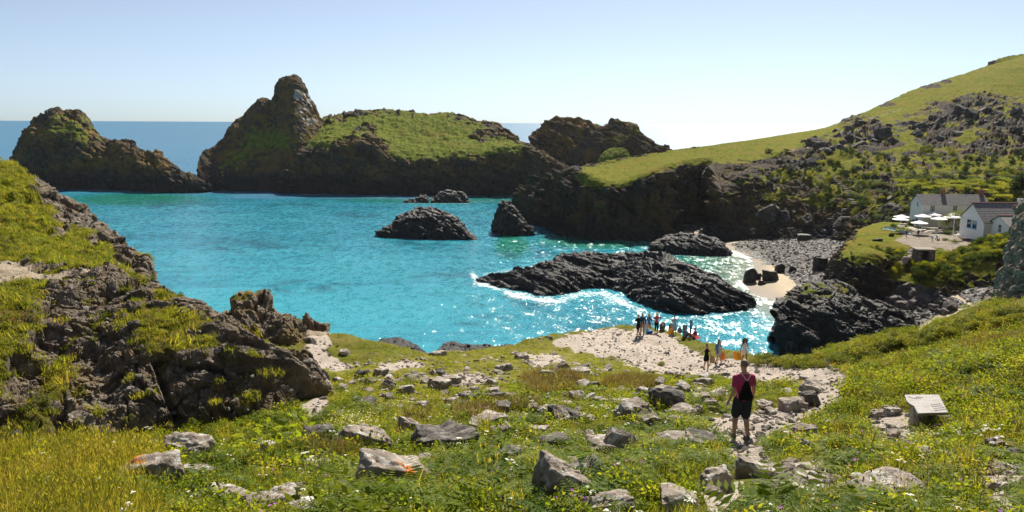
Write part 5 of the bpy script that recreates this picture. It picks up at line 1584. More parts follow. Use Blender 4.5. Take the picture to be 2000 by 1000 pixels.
P, i, j = near_samples(120, free * (npy > 780) * (npx > 1500), 0.8, 88)
scatter('yellow_wildflowers', P, KY, 0.9, 'tiny yellow wildflowers at the lower right', seed=8)
P, i, j = near_samples(5200, free * rightz * (1 - 0.9 * crest) * (npy > 590) * (npy < 860) * smooth(0.35, -0.25, fn1) + 0.04 * free * (npy > 740), 0.7, 90)
scatter('low_scrub', P, KL, np.exp(rng.normal(0.0, 0.3, len(P))), 'yellow green low scrub covering the right hand slope', seed=10, tilt=0.2)
P, i, j = near_samples(1500, free * heath, 0.5, 89)
scatter('heath', P, KB, np.exp(rng.normal(0.0, 0.2, len(P))), 'tufts of brown dry grass', seed=9)

# grass tufts on the bluff and the hill
for (Gk, gk, pxk, pyk), n, nm, lab, sd in ((BLUFF, 2300, 'cliff_grass', 'tufts of grass on the rocky bluff', 91), (HILL, 3600, 'hill_grass', 'rough grass on the hill above the path', 92)):
    A = np.linalg.norm(np.cross(Gk[1:, :-1] - Gk[:-1, :-1], Gk[:-1, 1:] - Gk[:-1, :-1]), axis=2)
    w = (A * (gk[:-1, :-1] > 0.45) * (pxk[:-1, :-1] > -120)).ravel()
    idx = np.random.RandomState(sd).choice(len(w), n, p=w / w.sum())
    ii, jj = np.divmod(idx, A.shape[1])
    scatter(nm, Gk[ii, jj], KM, np.exp(rng.normal(-0.05, 0.3, n)), lab, seed=sd, tilt=0.3)

# broken rock over the bluff, the outcrop and the far crags
def rubble(Gk, wgt, n, kit, sz, nm, lab, sd, lift=0.0):
    A = np.linalg.norm(np.cross(Gk[1:, :-1] - Gk[:-1, :-1], Gk[:-1, 1:] - Gk[:-1, :-1]), axis=2)
    w = (A * wgt[:-1, :-1]).ravel()
    q = np.random.RandomState(sd)
    idx = q.choice(len(w), n, p=w / w.sum())
    ii, jj = np.divmod(idx, A.shape[1])
    a, b = q.rand(n, 1), q.rand(n, 1)
    Pk = Gk[ii, jj] * (1 - a) + Gk[ii + 1, jj] * a + (Gk[ii, jj + 1] - Gk[ii, jj]) * b
    Pk = Pk - np.array([0, 0, lift])
    scatter(nm, Pk, kit, np.exp(q.normal(math.log(sz), 0.5, n)).clip(sz * 0.3, sz * 3), lab, seed=sd, tilt=0.7)
vis = lambda x, y: (x > -60) & (x < 2060) & (y > 0) & (y < 1010)
M_RUBB = stone_mat('bluff_rubble_stone', (0.07, 0.058, 0.048), (0.16, 0.135, 0.112), (0.32, 0.275, 0.23), orange=False, lw=0.5)
kit_r = sub_kit('rubble_kit', [bpy.data.objects.new('stone', stone_mesh('stone', 2, 170 + k, M_RUBB, planes=9)) for k in range(6)])
for (Gk, gk, pxk, pyk), n, sz, nm, lab, sd in ((BLUFF, 2400, 0.12, 'bluff_rubble', 'broken rubble lying over the rocky bluff', 191), (OUTC, 500, 0.22, 'outcrop_rubble', 'broken rubble on the outcrop', 192), (HILL, 900, 0.15, 'hill_rubble', 'broken rock along the edge of the hill', 193)):
    rubble(Gk, (gk < 0.4) * vis(pxk, pyk), n, kit_r, sz, nm, lab, sd)
M_CRAGS = stone_mat('crag_stone', (0.026, 0.024, 0.022), (0.065, 0.057, 0.049), (0.13, 0.112, 0.096), lich=(0.30, 0.28, 0.25), orange=False, lw=0.5, sc=9.0)
kit_c = sub_kit('crag_kit', [bpy.data.objects.new('stone', stone_mesh('stone', 3, 180 + k, M_CRAGS, planes=9)) for k in range(6)])
hpx_, hpy_ = masks(HILLSIDE)
front = HILLSIDE[..., 1] < np.interp(hpx_, [1000, 1100, 1300, 1460, 1640, 1800, 2100], [400, 350, 370, 410, 460, 500, 600])
rubble(HILLSIDE, (CRAG + 0.03 * (hpx_ > 1480) * (hpy_ > 290) * (HGRASS < 0.5)) * front * vis(hpx_, hpy_), 380, kit_c, 2.6, 'crag_rubble', 'jagged rocks of the crags on the far hillside', 194, 0.7)
kit_h = sub_kit('heath_scrub_kit', [bpy.data.objects.new('scrub', bush_mesh('scrub', 380 + k, 420, 1.0, 0.7, 0.17, m_)) for k, m_ in enumerate((M_DARKL, M_GORSE, M_DARKL))])
dk = smooth(0.0, 0.35, HN[1] + 0.6 * HN[0]) * (hpx_ > 1500) * (hpy_ > 296) * (hpx_ < 2060)
rubble(HILLSIDE, dk * (HGRASS > 0.3) * front, 800, kit_h, 0.95, 'hillside_scrub', 'dark heath scrub on the far hillside', 195)

# shrubs that stand out
def shrub(me, name, px, py, w, label, cat='shrub', group=None, hs=1.0, p=None):
    p = ground_hit(px, py) if p is None else p
    o = bpy.data.objects.new(name, me)
    COL.objects.link(o)
    s = w * p[1] / F_PX / 2
    o.scale = (s, s, s * hs)
    o.rotation_euler = (0, 0, rng.uniform(0, 6.28))
    o.location = p
    tag(o, label, cat, group)
    return o
DK = [bush_mesh('dark_shrub', 300 + k, 900, 1.0, 1.0, 0.13, M_DARKL) for k in range(2)]
GO = [bush_mesh('gorse_bush', 310 + k, 1100, 1.0, 0.9, 0.12, M_GORSE) for k in range(3)]
HB_ = [bush_mesh('leafy_shrub', 320 + k, 1900, 1.0, 0.9, 0.085, M_HERB) for k in range(3)]
AL = [bush_mesh('flowering_bush', 330 + k, 2200, 1.0, 0.9, 0.055, M_HERB, M_CREAM, 0.34) for k in range(2)]
shrub(DK[0], 'dark_shrub', 730, 905, 66, 'dark glossy bush under the leaning ridged slab', hs=1.0)
shrub(DK[1], 'ivy', 955, 888, 60, 'dark ivy draped over the right end of the long humped boulder', 'ivy', hs=0.9)
shrub(DK[1], 'dark_shrub', 1275, 905, 76, 'dark rounded bush in the ferns at the lower middle', hs=0.8)
shrub(HB_[0], 'leafy_shrub', 1655, 882, 96, 'bright green bush in front of the plinth sand', hs=0.65)
shrub(HB_[1], 'leafy_shrub', 1650, 818, 110, 'sprawling twiggy green bush between path and plinth', hs=0.75)
shrub(HB_[2], 'leafy_shrub', 1530, 762, 90, 'green bush on the sandy flat right of the walking man', hs=0.6)
shrub(GO[0], 'grass_clump', 1293, 716, 22, 'single round green tuft alone on the bare sand', 'plant', hs=1.0)
shrub(AL[0], 'flowering_bush', 690, 848, 150, 'big clump of cream flowered alexanders left of the tilted slab', 'flowering bush', hs=0.55)
shrub(AL[1], 'flowering_bush', 752, 806, 70, 'smaller clump of cream flowers above the big flowering clump', 'flowering bush', hs=0.7)
shrub(HB_[1], 'leafy_shrub', 1225, 872, 60, 'light green bush behind the wide pale slab', hs=0.6)
shrub(HB_[2], 'leafy_shrub', 700, 984, 120, 'fern like bush right of the white circled boulder', hs=0.5)
# the gorse hedge along the crest
for k in range(95):
    t_ = (k + rng.rand()) / 95
    x = 1478 + t_ * 560
    yb = np.interp(x, [1478, 1560, 1640, 1760, 1880, 2038], [706, 712, 700, 668, 638, 592]) + rng.uniform(-6, 22) * (0.3 + t_)
    shrub(GO[k % 3], 'gorse_bush', x, yb, rng.uniform(34, 64), 'low rounded gorse bush in the hedge along the crest of the slope', 'bush', 'gorse bushes along the crest', hs=0.62)
# dead twigs
mb = MB(); r = np.random.RandomState(5)
for _ in range(60):
    blade(mb, r, (r.normal() * .15, r.normal() * .12, 0), r.uniform(0.25, 0.6), 0.004, r.uniform(0.1, 0.4), r.uniform(0, 6.28), 0, 4)
tw = mb.obj('dead_twigs', M_TWIG)
tw.location = ground_hit(628, 938)
tag(tw, 'grey leafless twigs in front of a pale rock', 'shrub')
mb = MB()
for _ in range(150):
    a = blade(mb, r, (r.uniform(-1.6, 1.6), r.uniform(-.5, .5), -0.05), r.uniform(0.35, 0.75), 0.004, r.uniform(0.05, 0.2), r.uniform(0, 6.28), 0, 4)
    for q in range(3):
        leafquad(mb, np.array(a) - [0, 0, .05 * q], r.normal(size=3), (0, 0, 1), 0.05, 0.012, 0)
tw = mb.obj('dry_stalks', M_TWIG)
tw.location = ground_hit(1740, 1004)
tag(tw, 'brown dry flower stalks in front of the very wide flat slab', 'plant')

# ------------------------------------------------------------------ cove boulders, beach rocks, shingle
def beach_hit(px, py):
    d = unpix(px, py)
    t_ = np.arange(125, 300, 0.5) / d[1]
    Pq = CAM + d[None] * t_[:, None]
    b = np.nonzero(Pq[:, 2] < HB(Pq[:, 0], Pq[:, 1]))[0]
    return Pq[b[0]] if len(b) else Pq[-1]
BPOLY = [(1700, 548), (1740, 540), (1790, 552), (1845, 578), (1868, 600), (1850, 614), (1790, 606), (1735, 606), (1712, 590)]
n = 0
while n < 150:
    x, y = rng.uniform(1690, 1880), rng.uniform(538, 616)
    if not inside(np.array(x), np.array(y), BPOLY):
        continue
    p = beach_hit(x, y)
    s = np.exp(rng.normal(0.28, 0.35)) * (1.0 if x > 1735 else 1.15)
    place_stone(COVE[n % 7], 'cove_boulder', p, s, s * rng.uniform(0.5, 0.8), s * rng.uniform(0.7, 0.95), rng.uniform(0, 6.28),
                ('small' if s < 1.05 else 'middling' if s < 1.5 else 'large') + (' boulder at the ' + ('upper' if y < 560 else 'middle' if y < 588 else 'lower') + (' left' if x < 1755 else ' centre' if x < 1810 else ' right')) + ' of the heap below the cottage path', 'boulders heaped in the cove', (rng.normal() * .25, rng.normal() * .25), 0.15, 'boulder')
    n += 1
for cx, by, w, h, lab in ((1724, 578, 24, 20, 'big tan cube shaped boulder at the left of the cove heap'), (1745, 592, 34, 16, 'pale pitted flat boulder at the front of the cove heap'),
                          (1689, 570, 22, 34, 'tall leaning slab resting on the foot of the knoll'), (1684, 585, 20, 20, 'squat block at the foot of the tall leaning slab')):
    p = beach_hit(cx, by); k = p[1] / F_PX
    place_stone(COVE[int(cx) % 7], 'cove_boulder', p, w * k, h * k * 1.15, w * k * 0.8, 0.4, lab, None, (0, 0.1), 0.12, 'boulder')
for k_, (cx, by, w, h, lab) in enumerate(((1466, 551, 28, 24, 'largest dark rock at the left of the group on the sand'), (1488, 556, 18, 8, 'low dark rock in front of the group on the sand'), (1503, 548, 34, 20, 'broad brown black rock at the right of the group on the sand'),
                           (1478, 546, 18, 12, 'small dark rock wedged in the middle of the group on the sand'), (1524, 531, 22, 14, 'dark rock at the edge of the shingle above the sand'), (1548, 530, 16, 10, 'small black rock right of the one at the shingle edge'),
                           (1602, 528, 34, 26, 'rounded boulder with a white streak by the knoll'), (1570, 468, 30, 10, 'long low grey rock at the back of the shingle'), (1625, 462, 40, 14, 'pale heaped rock under the stairs at the back of the beach'))):
    p = beach_hit(cx, by); k = p[1] / F_PX
    place_stone(BLACK[k_ % 4], 'beach_rock', p, w * k, h * k * 1.15, w * k * 0.55, rng.uniform(-.5, .5), lab, None, (0, 0.1), 0.15, 'rock')
kit_peb = sub_kit('pebble_kit', [bpy.data.objects.new('pebble', m) for m in COVE[:5]])
w = (1 - sand_b) * (ZB > 0.6) * (bx > 1430) * (bx < 1960) * (by > 455) * (by < 665)
w = (w[:-1, :-1] / YB[:-1, :-1] ** 0.5).ravel()
idx = np.random.RandomState(9).choice(len(w), 7000, p=w / w.sum())
ii, jj = np.divmod(idx, XB.shape[1] - 1)
P = Pb[ii, jj] + np.random.RandomState(10).uniform(-0.28, 0.28, (7000, 3)) * [1, 1, 0.1]
scatter('shingle', P, kit_peb, np.exp(rng.normal(-0.75, 0.42, len(P))).clip(0.15, 1.3), 'grey shingle covering the back of the beach', seed=12, tilt=0.4)
# ------------------------------------------------------------------ people
def round_cone(bm, a, b, ra, rb, seg=10):
    """a closed tapered limb with ball ends"""
    a, b = Vector(a), Vector(b)
    ax = (b - a)
    L = max(ax.length, 1e-5)
    q = ax.to_track_quat('Z', 'Y').to_matrix().to_4x4()
    rings = []
    for k in range(1, 4):
        th = k / 4 * math.pi / 2
        rings.append((-math.cos(th) * ra, math.sin(th) * ra))
    rings += [(0, ra), (L * .5, (ra + rb) / 2), (L, rb)]
    for k in range(1, 4):
        th = k / 4 * math.pi / 2
        rings.append((L + math.sin(th) * rb, math.cos(th) * rb))
    M = Matrix.Translation(a) @ q
    vs_ = [[bm.verts.new(M @ Vector((r * math.cos(6.28318 * i / seg), r * math.sin(6.28318 * i / seg), z))) for i in range(seg)] for z, r in rings]
    p0 = bm.verts.new(M @ Vector((0, 0, -ra))); p1 = bm.verts.new(M @ Vector((0, 0, L + rb)))
    for r0, r1 in zip(vs_[:-1], vs_[1:]):
        for i in range(seg):
            bm.faces.new((r0[i], r0[(i + 1) % seg], r1[(i + 1) % seg], r1[i]))
    for i in range(seg):
        bm.faces.new((p0, vs_[0][(i + 1) % seg], vs_[0][i]))
        bm.faces.new((p1, vs_[-1][i], vs_[-1][(i + 1) % seg]))

def ellipsoid(bm, c, r, rot=None, seg=14):
    res = bmesh.ops.create_uvsphere(bm, u_segments=seg, v_segments=seg // 2 + 2, radius=1.0)
    M = Matrix.Translation(Vector(c)) @ (rot.to_4x4() if rot is not None else Matrix.Identity(4)) @ Matrix.Diagonal((r[0], r[1], r[2], 1))
    bmesh.ops.transform(bm, matrix=M, verts=res['verts'])

def fuse(name, bm, mat, voxel, smooth_it=3, parent=None):
    """weld overlapping volumes into one continuous skin"""
    me = bpy.data.meshes.new(name)
    bm.to_mesh(me); bm.free()
    o = bpy.data.objects.new(name, me)
    COL.objects.link(o)
    m = o.modifiers.new('r', 'REMESH'); m.mode = 'VOXEL'; m.voxel_size = voxel
    if smooth_it:
        s = o.modifiers.new('s', 'SMOOTH'); s.iterations = smooth_it; s.factor = 0.5
    dg = bpy.context.evaluated_depsgraph_get()
    me2 = bpy.data.meshes.new_from_object(o.evaluated_get(dg))
    o.modifiers.clear()
    o.data = me2
    bpy.data.meshes.remove(me)
    me2.name = name
    me2.materials.clear(); me2.materials.append(mat)
    me2.polygons.foreach_set('use_smooth', np.ones(len(me2.polygons), bool))
    if parent is not None: o.parent = parent
    return o

def skin_mat(tone):
    return flat_mat('skin_%d' % int(tone[0] * 1000), tone, 0.55, 0.35, 0.08, 9)
def hair_mat(c):
    return flat_mat('hair_%d' % int(c[0] * 1000 + c[2] * 100), c, 0.6, 0.3, 0.3, 25)
def cloth(name, c):
    return flat_mat('cloth_' + name, c, 0.9, 0.1, 0.10, 14)

def lerp(a, b, t): return tuple(np.array(a) * (1 - t) + np.array(b) * t)

POSES = {   # joints in metres for a 1.75 m body facing -Y (towards the camera); x is the person's own left when positive
    'stand': dict(kneeL=(.10, -.02, .50), kneeR=(-.10, -.02, .50), footL=(.11, .03, .07), footR=(-.11, .03, .07), elbL=(.25, .03, 1.12), elbR=(-.25, .03, 1.12), hanL=(.26, -.06, .86), hanR=(-.26, -.06, .86)),
    'walk': dict(kneeL=(.09, -.14, .52), kneeR=(-.09, .00, .49), footL=(.09, -.20, .08), footR=(-.10, .22, .12), elbL=(.25, .12, 1.13), elbR=(-.25, -.02, 1.12), hanL=(.27, .10, .86), hanR=(-.26, -.14, .88)),
    'stride': dict(kneeL=(.09, -.24, .56), kneeR=(-.09, .10, .47), footL=(.09, -.30, .12), footR=(-.10, .40, .12), elbL=(.25, .16, 1.13), elbR=(-.25, -.06, 1.12), hanL=(.27, .18, .88), hanR=(-.26, -.2, .9)),
    'point': dict(kneeL=(.09, -.06, .50), kneeR=(-.09, .02, .49), footL=(.11, -.06, .07), footR=(-.11, .10, .09), elbL=(.26, -.02, 1.12), elbR=(-.40, -.08, 1.28), hanL=(.30, -.12, .88), hanR=(-.66, -.16, 1.16)),
    'phone': dict(kneeL=(.10, -.02, .50), kneeR=(-.10, -.02, .50), footL=(.11, .03, .07), footR=(-.11, .03, .07), elbL=(.36, -.10, 1.28), elbR=(-.25, .03, 1.12), hanL=(.20, -.22, 1.50), hanR=(-.26, -.06, .86)),
    'sit': dict(kneeL=(.14, -.44, .50), kneeR=(-.14, -.44, .50), footL=(.14, -.46, .07), footR=(-.14, -.46, .07), elbL=(.27, -.04, .75), elbR=(-.27, -.04, .75), hanL=(.16, -.30, .66), hanR=(-.16, -.30, .66), hip=.47),
    'sitg': dict(kneeL=(.16, -.36, .40), kneeR=(-.16, -.36, .40), footL=(.14, -.56, .07), footR=(-.14, -.56, .07), elbL=(.27, -.10, .46), elbR=(-.27, -.10, .46), hanL=(.14, -.36, .44), hanR=(-.14, -.36, .44), hip=.13),
    'bend': dict(kneeL=(.11, -.04, .50), kneeR=(-.11, -.04, .50), footL=(.12, .03, .07), footR=(-.12, .03, .07), elbL=(.22, -.52, .86), elbR=(-.22, -.52, .86), hanL=(.16, -.62, .60), hanR=(-.16, -.62, .60), lean=1.15),
}

def person(label, p, H_=1.75, yaw=0.0, pose='stand', skin=(0.42, 0.24, 0.16), top=None, bottom=None, dress=None, hair=None, hairlen=0, hat=None, shoes=None, woman=False,
           voxel=0.014, group=None, fingers=True, shades=False, lean=0.0, slim=1.0, extra=None, turn=0.0):
    """p: where the feet stand. yaw 0 faces the camera, pi faces away"""
    J = dict(POSES[pose]); J.update(extra or {})
    hipz = J.get('hip', 0.92)
    ln = J.get('lean', lean)
    root = empty('person', tuple(p), yaw, H_ / 1.75)
    tag(root, label, 'person', group)
    A = np.array
    pel = A([0, 0.02, hipz]); up = A([0, -math.sin(ln), math.cos(ln)])
    def T(x, y, h):        # torso point: h metres above the pelvis along the spine
        return pel + A([x, 0, 0]) + up * h + A([0, math.cos(ln), math.sin(ln)]) * y
    sw = (0.155 if woman else 0.170) * slim
    hw = 0.095
    shL, shR = T(sw, 0, .472), T(-sw, 0, .472)
    neck, head = T(0, 0.0, .58), T(0, -0.035, .715)
    if ln > 0.6:
        d_ = J['elbL']
    if pose in ('sit', 'sitg'):
        pass
    hipL, hipR = T(hw, 0, -0.04), T(-hw, 0, -0.04)
    if hipz > 0.8:
        hipL[2] = hipR[2] = 0.88
    sk = skin_mat(skin)
    bm = bmesh.new()
    # trunk
    cw = 0.115 if woman else 0.135
    ellipsoid(bm, T(0, 0, 0.02), (0.155 * slim, 0.105, 0.13))
    R3 = Matrix.Rotation(ln, 3, 'X')
    ellipsoid(bm, T(0, 0, 0.20), ((0.118 if woman else 0.14) * slim, 0.092, 0.20), R3)
    ellipsoid(bm, T(0, 0, 0.38), ((0.145 if woman else 0.175) * slim, 0.108, 0.19), R3)
    round_cone(bm, T(-sw * .8, 0, .475), T(sw * .8, 0, .475), 0.055, 0.055)
    for s_ in (-1, 1): round_cone(bm, T(s_ * .10, .01, .49), T(s_ * .02, .01, .575), 0.045, 0.042)
    if woman:
        ellipsoid(bm, T(.065, -.085, .38), (.06, .055, .06)); ellipsoid(bm, T(-.065, -.085, .38), (.06, .055, .06))
    round_cone(bm, T(0, 0.005, .50), neck + up * 0.06, 0.055, 0.05)
    # head: skull, jaw, nose, ears, brow
    Rh = Matrix.Rotation(turn, 3, 'Z')
    def Hd(x, y, z): return head + A(Rh @ Vector((x, y, z)))
    ellipsoid(bm, Hd(0, 0.012, 0.03), (0.074, 0.093, 0.098), Rh)
    ellipsoid(bm, Hd(0, -0.03, -0.045), (0.055, 0.062, 0.068), Rh)
    round_cone(bm, Hd(0, -0.088, 0.018), Hd(0, -0.108, -0.016), 0.010, 0.014)
    ellipsoid(bm, Hd(0.077, 0.012, 0.0), (0.012, 0.02, 0.03)); ellipsoid(bm, Hd(-0.077, 0.012, 0.0), (0.012, 0.02, 0.03))
    # limbs
    for s, sh, hp in (('L', shL, hipL), ('R', shR, hipR)):
        e, h_ = A(J['elb' + s]), A(J['han' + s])
        if ln and pose not in ('bend',):
            pass
        round_cone(bm, sh, e, 0.050 * slim, 0.036 * slim); round_cone(bm, e, h_, 0.037 * slim, 0.025)
        f = (h_ - e) / np.linalg.norm(h_ - e)
        side = np.cross(f, [0, 1, 0]); side = side / (np.linalg.norm(side) + 1e-6)
        nn = np.cross(side, f)
        pm = h_ + f * 0.075
        round_cone(bm, h_, pm, 0.026, 0.031)
        if fingers:
            for q, (o_, fl) in enumerate(((-.027, .070), (-.009, .082), (.009, .076), (.027, .058))):
                b0 = pm + nn * o_ * 1.0
                b1 = b0 + f * fl * 0.55 + side * 0.008
                b2 = b1 + f * fl * 0.45 + side * 0.026 * (1 if s == 'L' else -1) * 0
                round_cone(bm, b0, b1, 0.0095, 0.009, 6); round_cone(bm, b1, b2 - side * 0.012, 0.009, 0.008, 6)
            th = h_ + f * 0.03 - nn * 0.03
            round_cone(bm, th, th + f * 0.045 - nn * 0.028, 0.011, 0.010, 6)
        k, ft = A(J['knee' + s]), A(J['foot' + s])
        round_cone(bm, hp, k, 0.088 * slim, 0.055 * slim); 
        calf = k * 0.68 + ft * 0.32 + A([0, 0.018, 0])
        round_cone(bm, k, calf, 0.053 * slim, 0.055 * slim); round_cone(bm, calf, ft, 0.054 * slim, 0.036)
        toe = ft + A([0.015 if s == 'L' else -0.015, -0.165, -0.042])
        if ft[2] > 0.1: toe[2] -= (ft[2] - 0.07) * 0.8
        round_cone(bm, ft + A([0, 0.03, -0.03]), toe, 0.036, 0.030)
    body = fuse('body', bm, sk, voxel, 2, root)
    def part(name, fn, mat, sm_=3, vx=None):
        b = bmesh.new(); fn(b)
        return fuse(name, b, mat, vx or voxel, sm_, root)
    g = 0.016
    def trunk(b, lo, hi, ex=g):
        if lo < .06: ellipsoid(b, T(0, 0, 0.02), (0.155 * slim + ex, 0.105 + ex, 0.13 + ex * .5))
        ellipsoid(b, T(0, 0, 0.20), ((0.118 if woman else 0.142) * slim + ex, 0.092 + ex, 0.22), R3)
        ellipsoid(b, T(0, 0, 0.38), ((0.145 if woman else 0.178) * slim + ex, 0.108 + ex, 0.19), R3)
        if woman:
            ellipsoid(b, T(.065, -.09, .38), (.068, .06, .066)); ellipsoid(b, T(-.065, -.09, .38), (.068, .06, .066))
    if top:
        tm, sleeve = top
        def f_top(b):
            trunk(b, 0.0, 0.5)
            if not woman:
                round_cone(b, T(0, 0, 0.02), T(0, 0, 0.3), 0.13, 0.13)
                ellipsoid(b, T(0, 0, 0.02), (0.175 * slim, 0.125, 0.12))
            if sleeve > 0:
                round_cone(b, T(-sw * .80, 0, .468), T(sw * .80, 0, .468), 0.066, 0.066)
                round_cone(b, T(-.09, .01, .50), T(.09, .01, .50), 0.058, 0.058)
                for s, sh in (('L', shL), ('R', shR)):
                    e, h_ = A(J['elb' + s]), A(J['han' + s])
                    if sleeve <= 1: round_cone(b, sh * 1.0 + A([0, 0, -.012]), sh * (1 - sleeve) + e * sleeve, 0.062 * slim, 0.058 * slim)
                    else:
                        round_cone(b, sh, e, 0.064 * slim, 0.054); round_cone(b, e, e * (2 - sleeve) + h_ * (sleeve - 1), 0.054, 0.046)
            else:
                for s in (-1, 1):
                    round_cone(b, T(s * .09, -.10, .44), T(s * .10, -.0, .555), 0.012, 0.012); round_cone(b, T(s * .10, 0, .555), T(s * .09, .10, .44), 0.012, 0.012)
        part('shirt', f_top, tm)
    if dress:
        dm, hem = dress
        def f_dr(b):
            trunk(b, 0.0, 0.5)
            zz = A([0, 0.02, hem])
            round_cone(b, T(-.06, 0, .02), (zz + A([-.10, 0, 0])), 0.115, 0.115); round_cone(b, T(.06, 0, .02), (zz + A([.10, 0, 0])), 0.115, 0.115)
            round_cone(b, T(0, -.01, .05), zz, 0.135, 0.15)
            for s in (-1, 1):
                round_cone(b, T(s * .09, -.10, .44), T(s * .10, -.0, .555), 0.012, 0.012); round_cone(b, T(s * .10, 0, .555), T(s * .09, .10, .44), 0.012, 0.012)
        part('dress', f_dr, dm)
    if bottom:
        bmn, ll = bottom
        def f_bt(b):
            ellipsoid(b, T(0, 0, 0.0), (0.168 * slim, 0.12, 0.13))
            for s, hp in (('L', hipL), ('R', hipR)):
                k, ft = A(J['knee' + s]), A(J['foot' + s])
                if ll <= 1: round_cone(b, hp, hp * (1 - ll) + k * ll, 0.106 * slim, 0.092 * slim)
                else:
                    round_cone(b, hp, k, 0.104 * slim, 0.078 * slim); round_cone(b, k, k * (2 - ll) + ft * (ll - 1), 0.078 * slim, 0.066 * slim)
        part('trousers' if ll > 1 else 'shorts', f_bt, bmn)
    if hair:
        def f_h(b):
            ellipsoid(b, Hd(0, 0.026, 0.052), (0.080, 0.093, 0.090), Rh)
            if hairlen == 1:
                ellipsoid(b, Hd(0, 0.05, 0.15), (0.045, 0.045, 0.04))
            if hairlen >= 2:
                round_cone(b, Hd(0.06, 0.04, 0.03), Hd(0.095, 0.0, -0.24), 0.045, 0.040); round_cone(b, Hd(-0.06, 0.04, 0.03), Hd(-0.095, 0.0, -0.24), 0.045, 0.040)
                round_cone(b, Hd(0, 0.07, 0.03), Hd(0, 0.085, -0.26), 0.07, 0.06)
        part('hair', f_h, hair, 2)
    if hat:
        def f_hat(b):
            ellipsoid(b, Hd(0, 0.01, 0.10), (0.085, 0.095, 0.07))
            ellipsoid(b, Hd(0, 0.01, 0.075), (0.17, 0.18, 0.016))
        part('sun_hat', f_hat, hat, 1, 0.011)
    if shades:
        def f_s(b):
            round_cone(b, Hd(-.06, -.088, .022), Hd(-.012, -.100, .02), .017, .017); round_cone(b, Hd(.06, -.088, .022), Hd(.012, -.100, .02), .017, .017)
        part('sunglasses', f_s, flat_mat('black_lens', (0.01, 0.01, 0.012), 0.15, 0.5), 0, 0.010)
    else:
        for s in (-1, 1):
            b = bmesh.new(); ellipsoid(b, Hd(s * .030, -.083, .016), (.014, .009, .009), Rh, 8)
            e = bpy.data.meshes.new('eye'); b.to_mesh(e); b.free(); e.materials.append(flat_mat('eye_dark', (0.03, 0.02, 0.015), 0.2, 0.5))
            eo = bpy.data.objects.new('eye', e); COL.objects.link(eo); eo.parent = root
    b = bmesh.new(); ellipsoid(b, Hd(0, -.092, -.048), (.024, .008, .006), Rh, 8)
    e = bpy.data.meshes.new('mouth'); b.to_mesh(e); b.free(); e.materials.append(flat_mat('lips', (0.30, 0.10, 0.09), 0.5))
    eo = bpy.data.objects.new('mouth', e); COL.objects.link(eo); eo.parent = root
    if shoes:
        for s in 'LR':
            ft = A(J['foot' + s])
            toe = ft + A([0.015 if s == 'L' else -0.015, -0.17, -0.040])
            if ft[2] > 0.1: toe[2] -= (ft[2] - 0.07) * 0.8
            b = bmesh.new(); round_cone(b, ft + A([0, 0.035, -0.028]), toe, 0.048, 0.041); round_cone(b, ft + A([0, 0.03, -0.03]), ft + A([0, 0.01, 0.0]), 0.046, 0.045)
            fuse('shoe', b, shoes, min(voxel, .012), 1, root)
    root['scale_h'] = H_ / 1.75
    return root

def wpt(root, v):
    """a point given in the person's own frame, in the world"""
    return root.matrix_basis @ Vector(v)

SK1, SK2, SK3 = (0.40, 0.22, 0.145), (0.34, 0.18, 0.11), (0.46, 0.28, 0.20)
def bag(label, p, w, h, mat, name='bag', mat2=None, group=None, tilt=0.0, yaw=0.0):
    """a soft shopping bag: bulging body with open rim and two handles"""
    root = empty(name, tuple(p), yaw)
    tag(root, label, 'bag', group)
    V, Fc = [], []
    prof = [(0.0, .34), (.06, .47), (.35, .5), (.7, .46), (.95, .42), (1.0, .40)]
    r = np.random.RandomState(int(abs(p[0] * 100)) % 999)
    seg = 16
    for z, rr in prof:
        for k in range(seg):
            a = k / seg * 6.283; j_ = 1 + 0.10 * r.normal()
            V.append((w * rr * j_ * math.cos(a) + tilt * z * h, w * 0.5 * rr * j_ * math.sin(a), z * h + 0.02 * r.normal() * (z > .5)))
    for i in range(len(prof) - 1):
        for k in range(seg):
            Fc.append((i * seg + k, i * seg + (k + 1) % seg, (i + 1) * seg + (k + 1) % seg, (i + 1) * seg + k))
    mb = MB(); mb.add(V, Fc, 0); mb.add(V[:seg], [tuple(range(seg))[::-1]], 0)
    mb.obj('body', mat, root, True)
    for s in (-1, 1):
        b = bmesh.new()
        pts = [(w * .22 * math.cos(t_) + tilt * h, s * w * .16, h * .97 + h * .32 * math.sin(t_)) for t_ in np.linspace(0, math.pi, 7)]
        for q0, q1 in zip(pts[:-1], pts[1:]):
            round_cone(b, q0, q1, 0.011, 0.011, 6)
        me = bpy.data.meshes.new('handle'); b.to_mesh(me); b.free(); me.materials.append(mat)
        o = bpy.data.objects.new('handle', me); COL.objects.link(o); o.parent = root
    return root
M_ORANGE = flat_mat('orange_plastic', (0.80, 0.20, 0.01), 0.45, 0.4, 0.15, 12)
M_YELLOWO = flat_mat('yellow_orange_plastic', (0.85, 0.34, 0.012), 0.45, 0.4, 0.2, 14)
M_TANB = flat_mat('tan_canvas', (0.34, 0.24, 0.12), 0.9)

def stand_at(px, py):
    return ground_hit(px, py)

# the walking man
pm_ = stand_at(1446, 857)
man = person('man in crimson t-shirt and dark shorts walking away down the path with drawstring bag', pm_, 1.84, math.pi + 0.12, 'walk', SK1,
             (cloth('crimson', (0.37, 0.045, 0.115)), 0.62), (cloth('charcoal_shorts', (0.030, 0.034, 0.045)), 0.88), hair=hair_mat((0.16, 0.12, 0.10)), shoes=cloth('grey_shoe', (0.10, 0.10, 0.11)), voxel=0.010, slim=1.10,
             extra=dict(hanL=(.29, -.02, .86), hanR=(-.28, -.10, .94), footL=(.11, -.10, .07), kneeL=(.10, -.10, .50), footR=(-.10, .14, .10)))
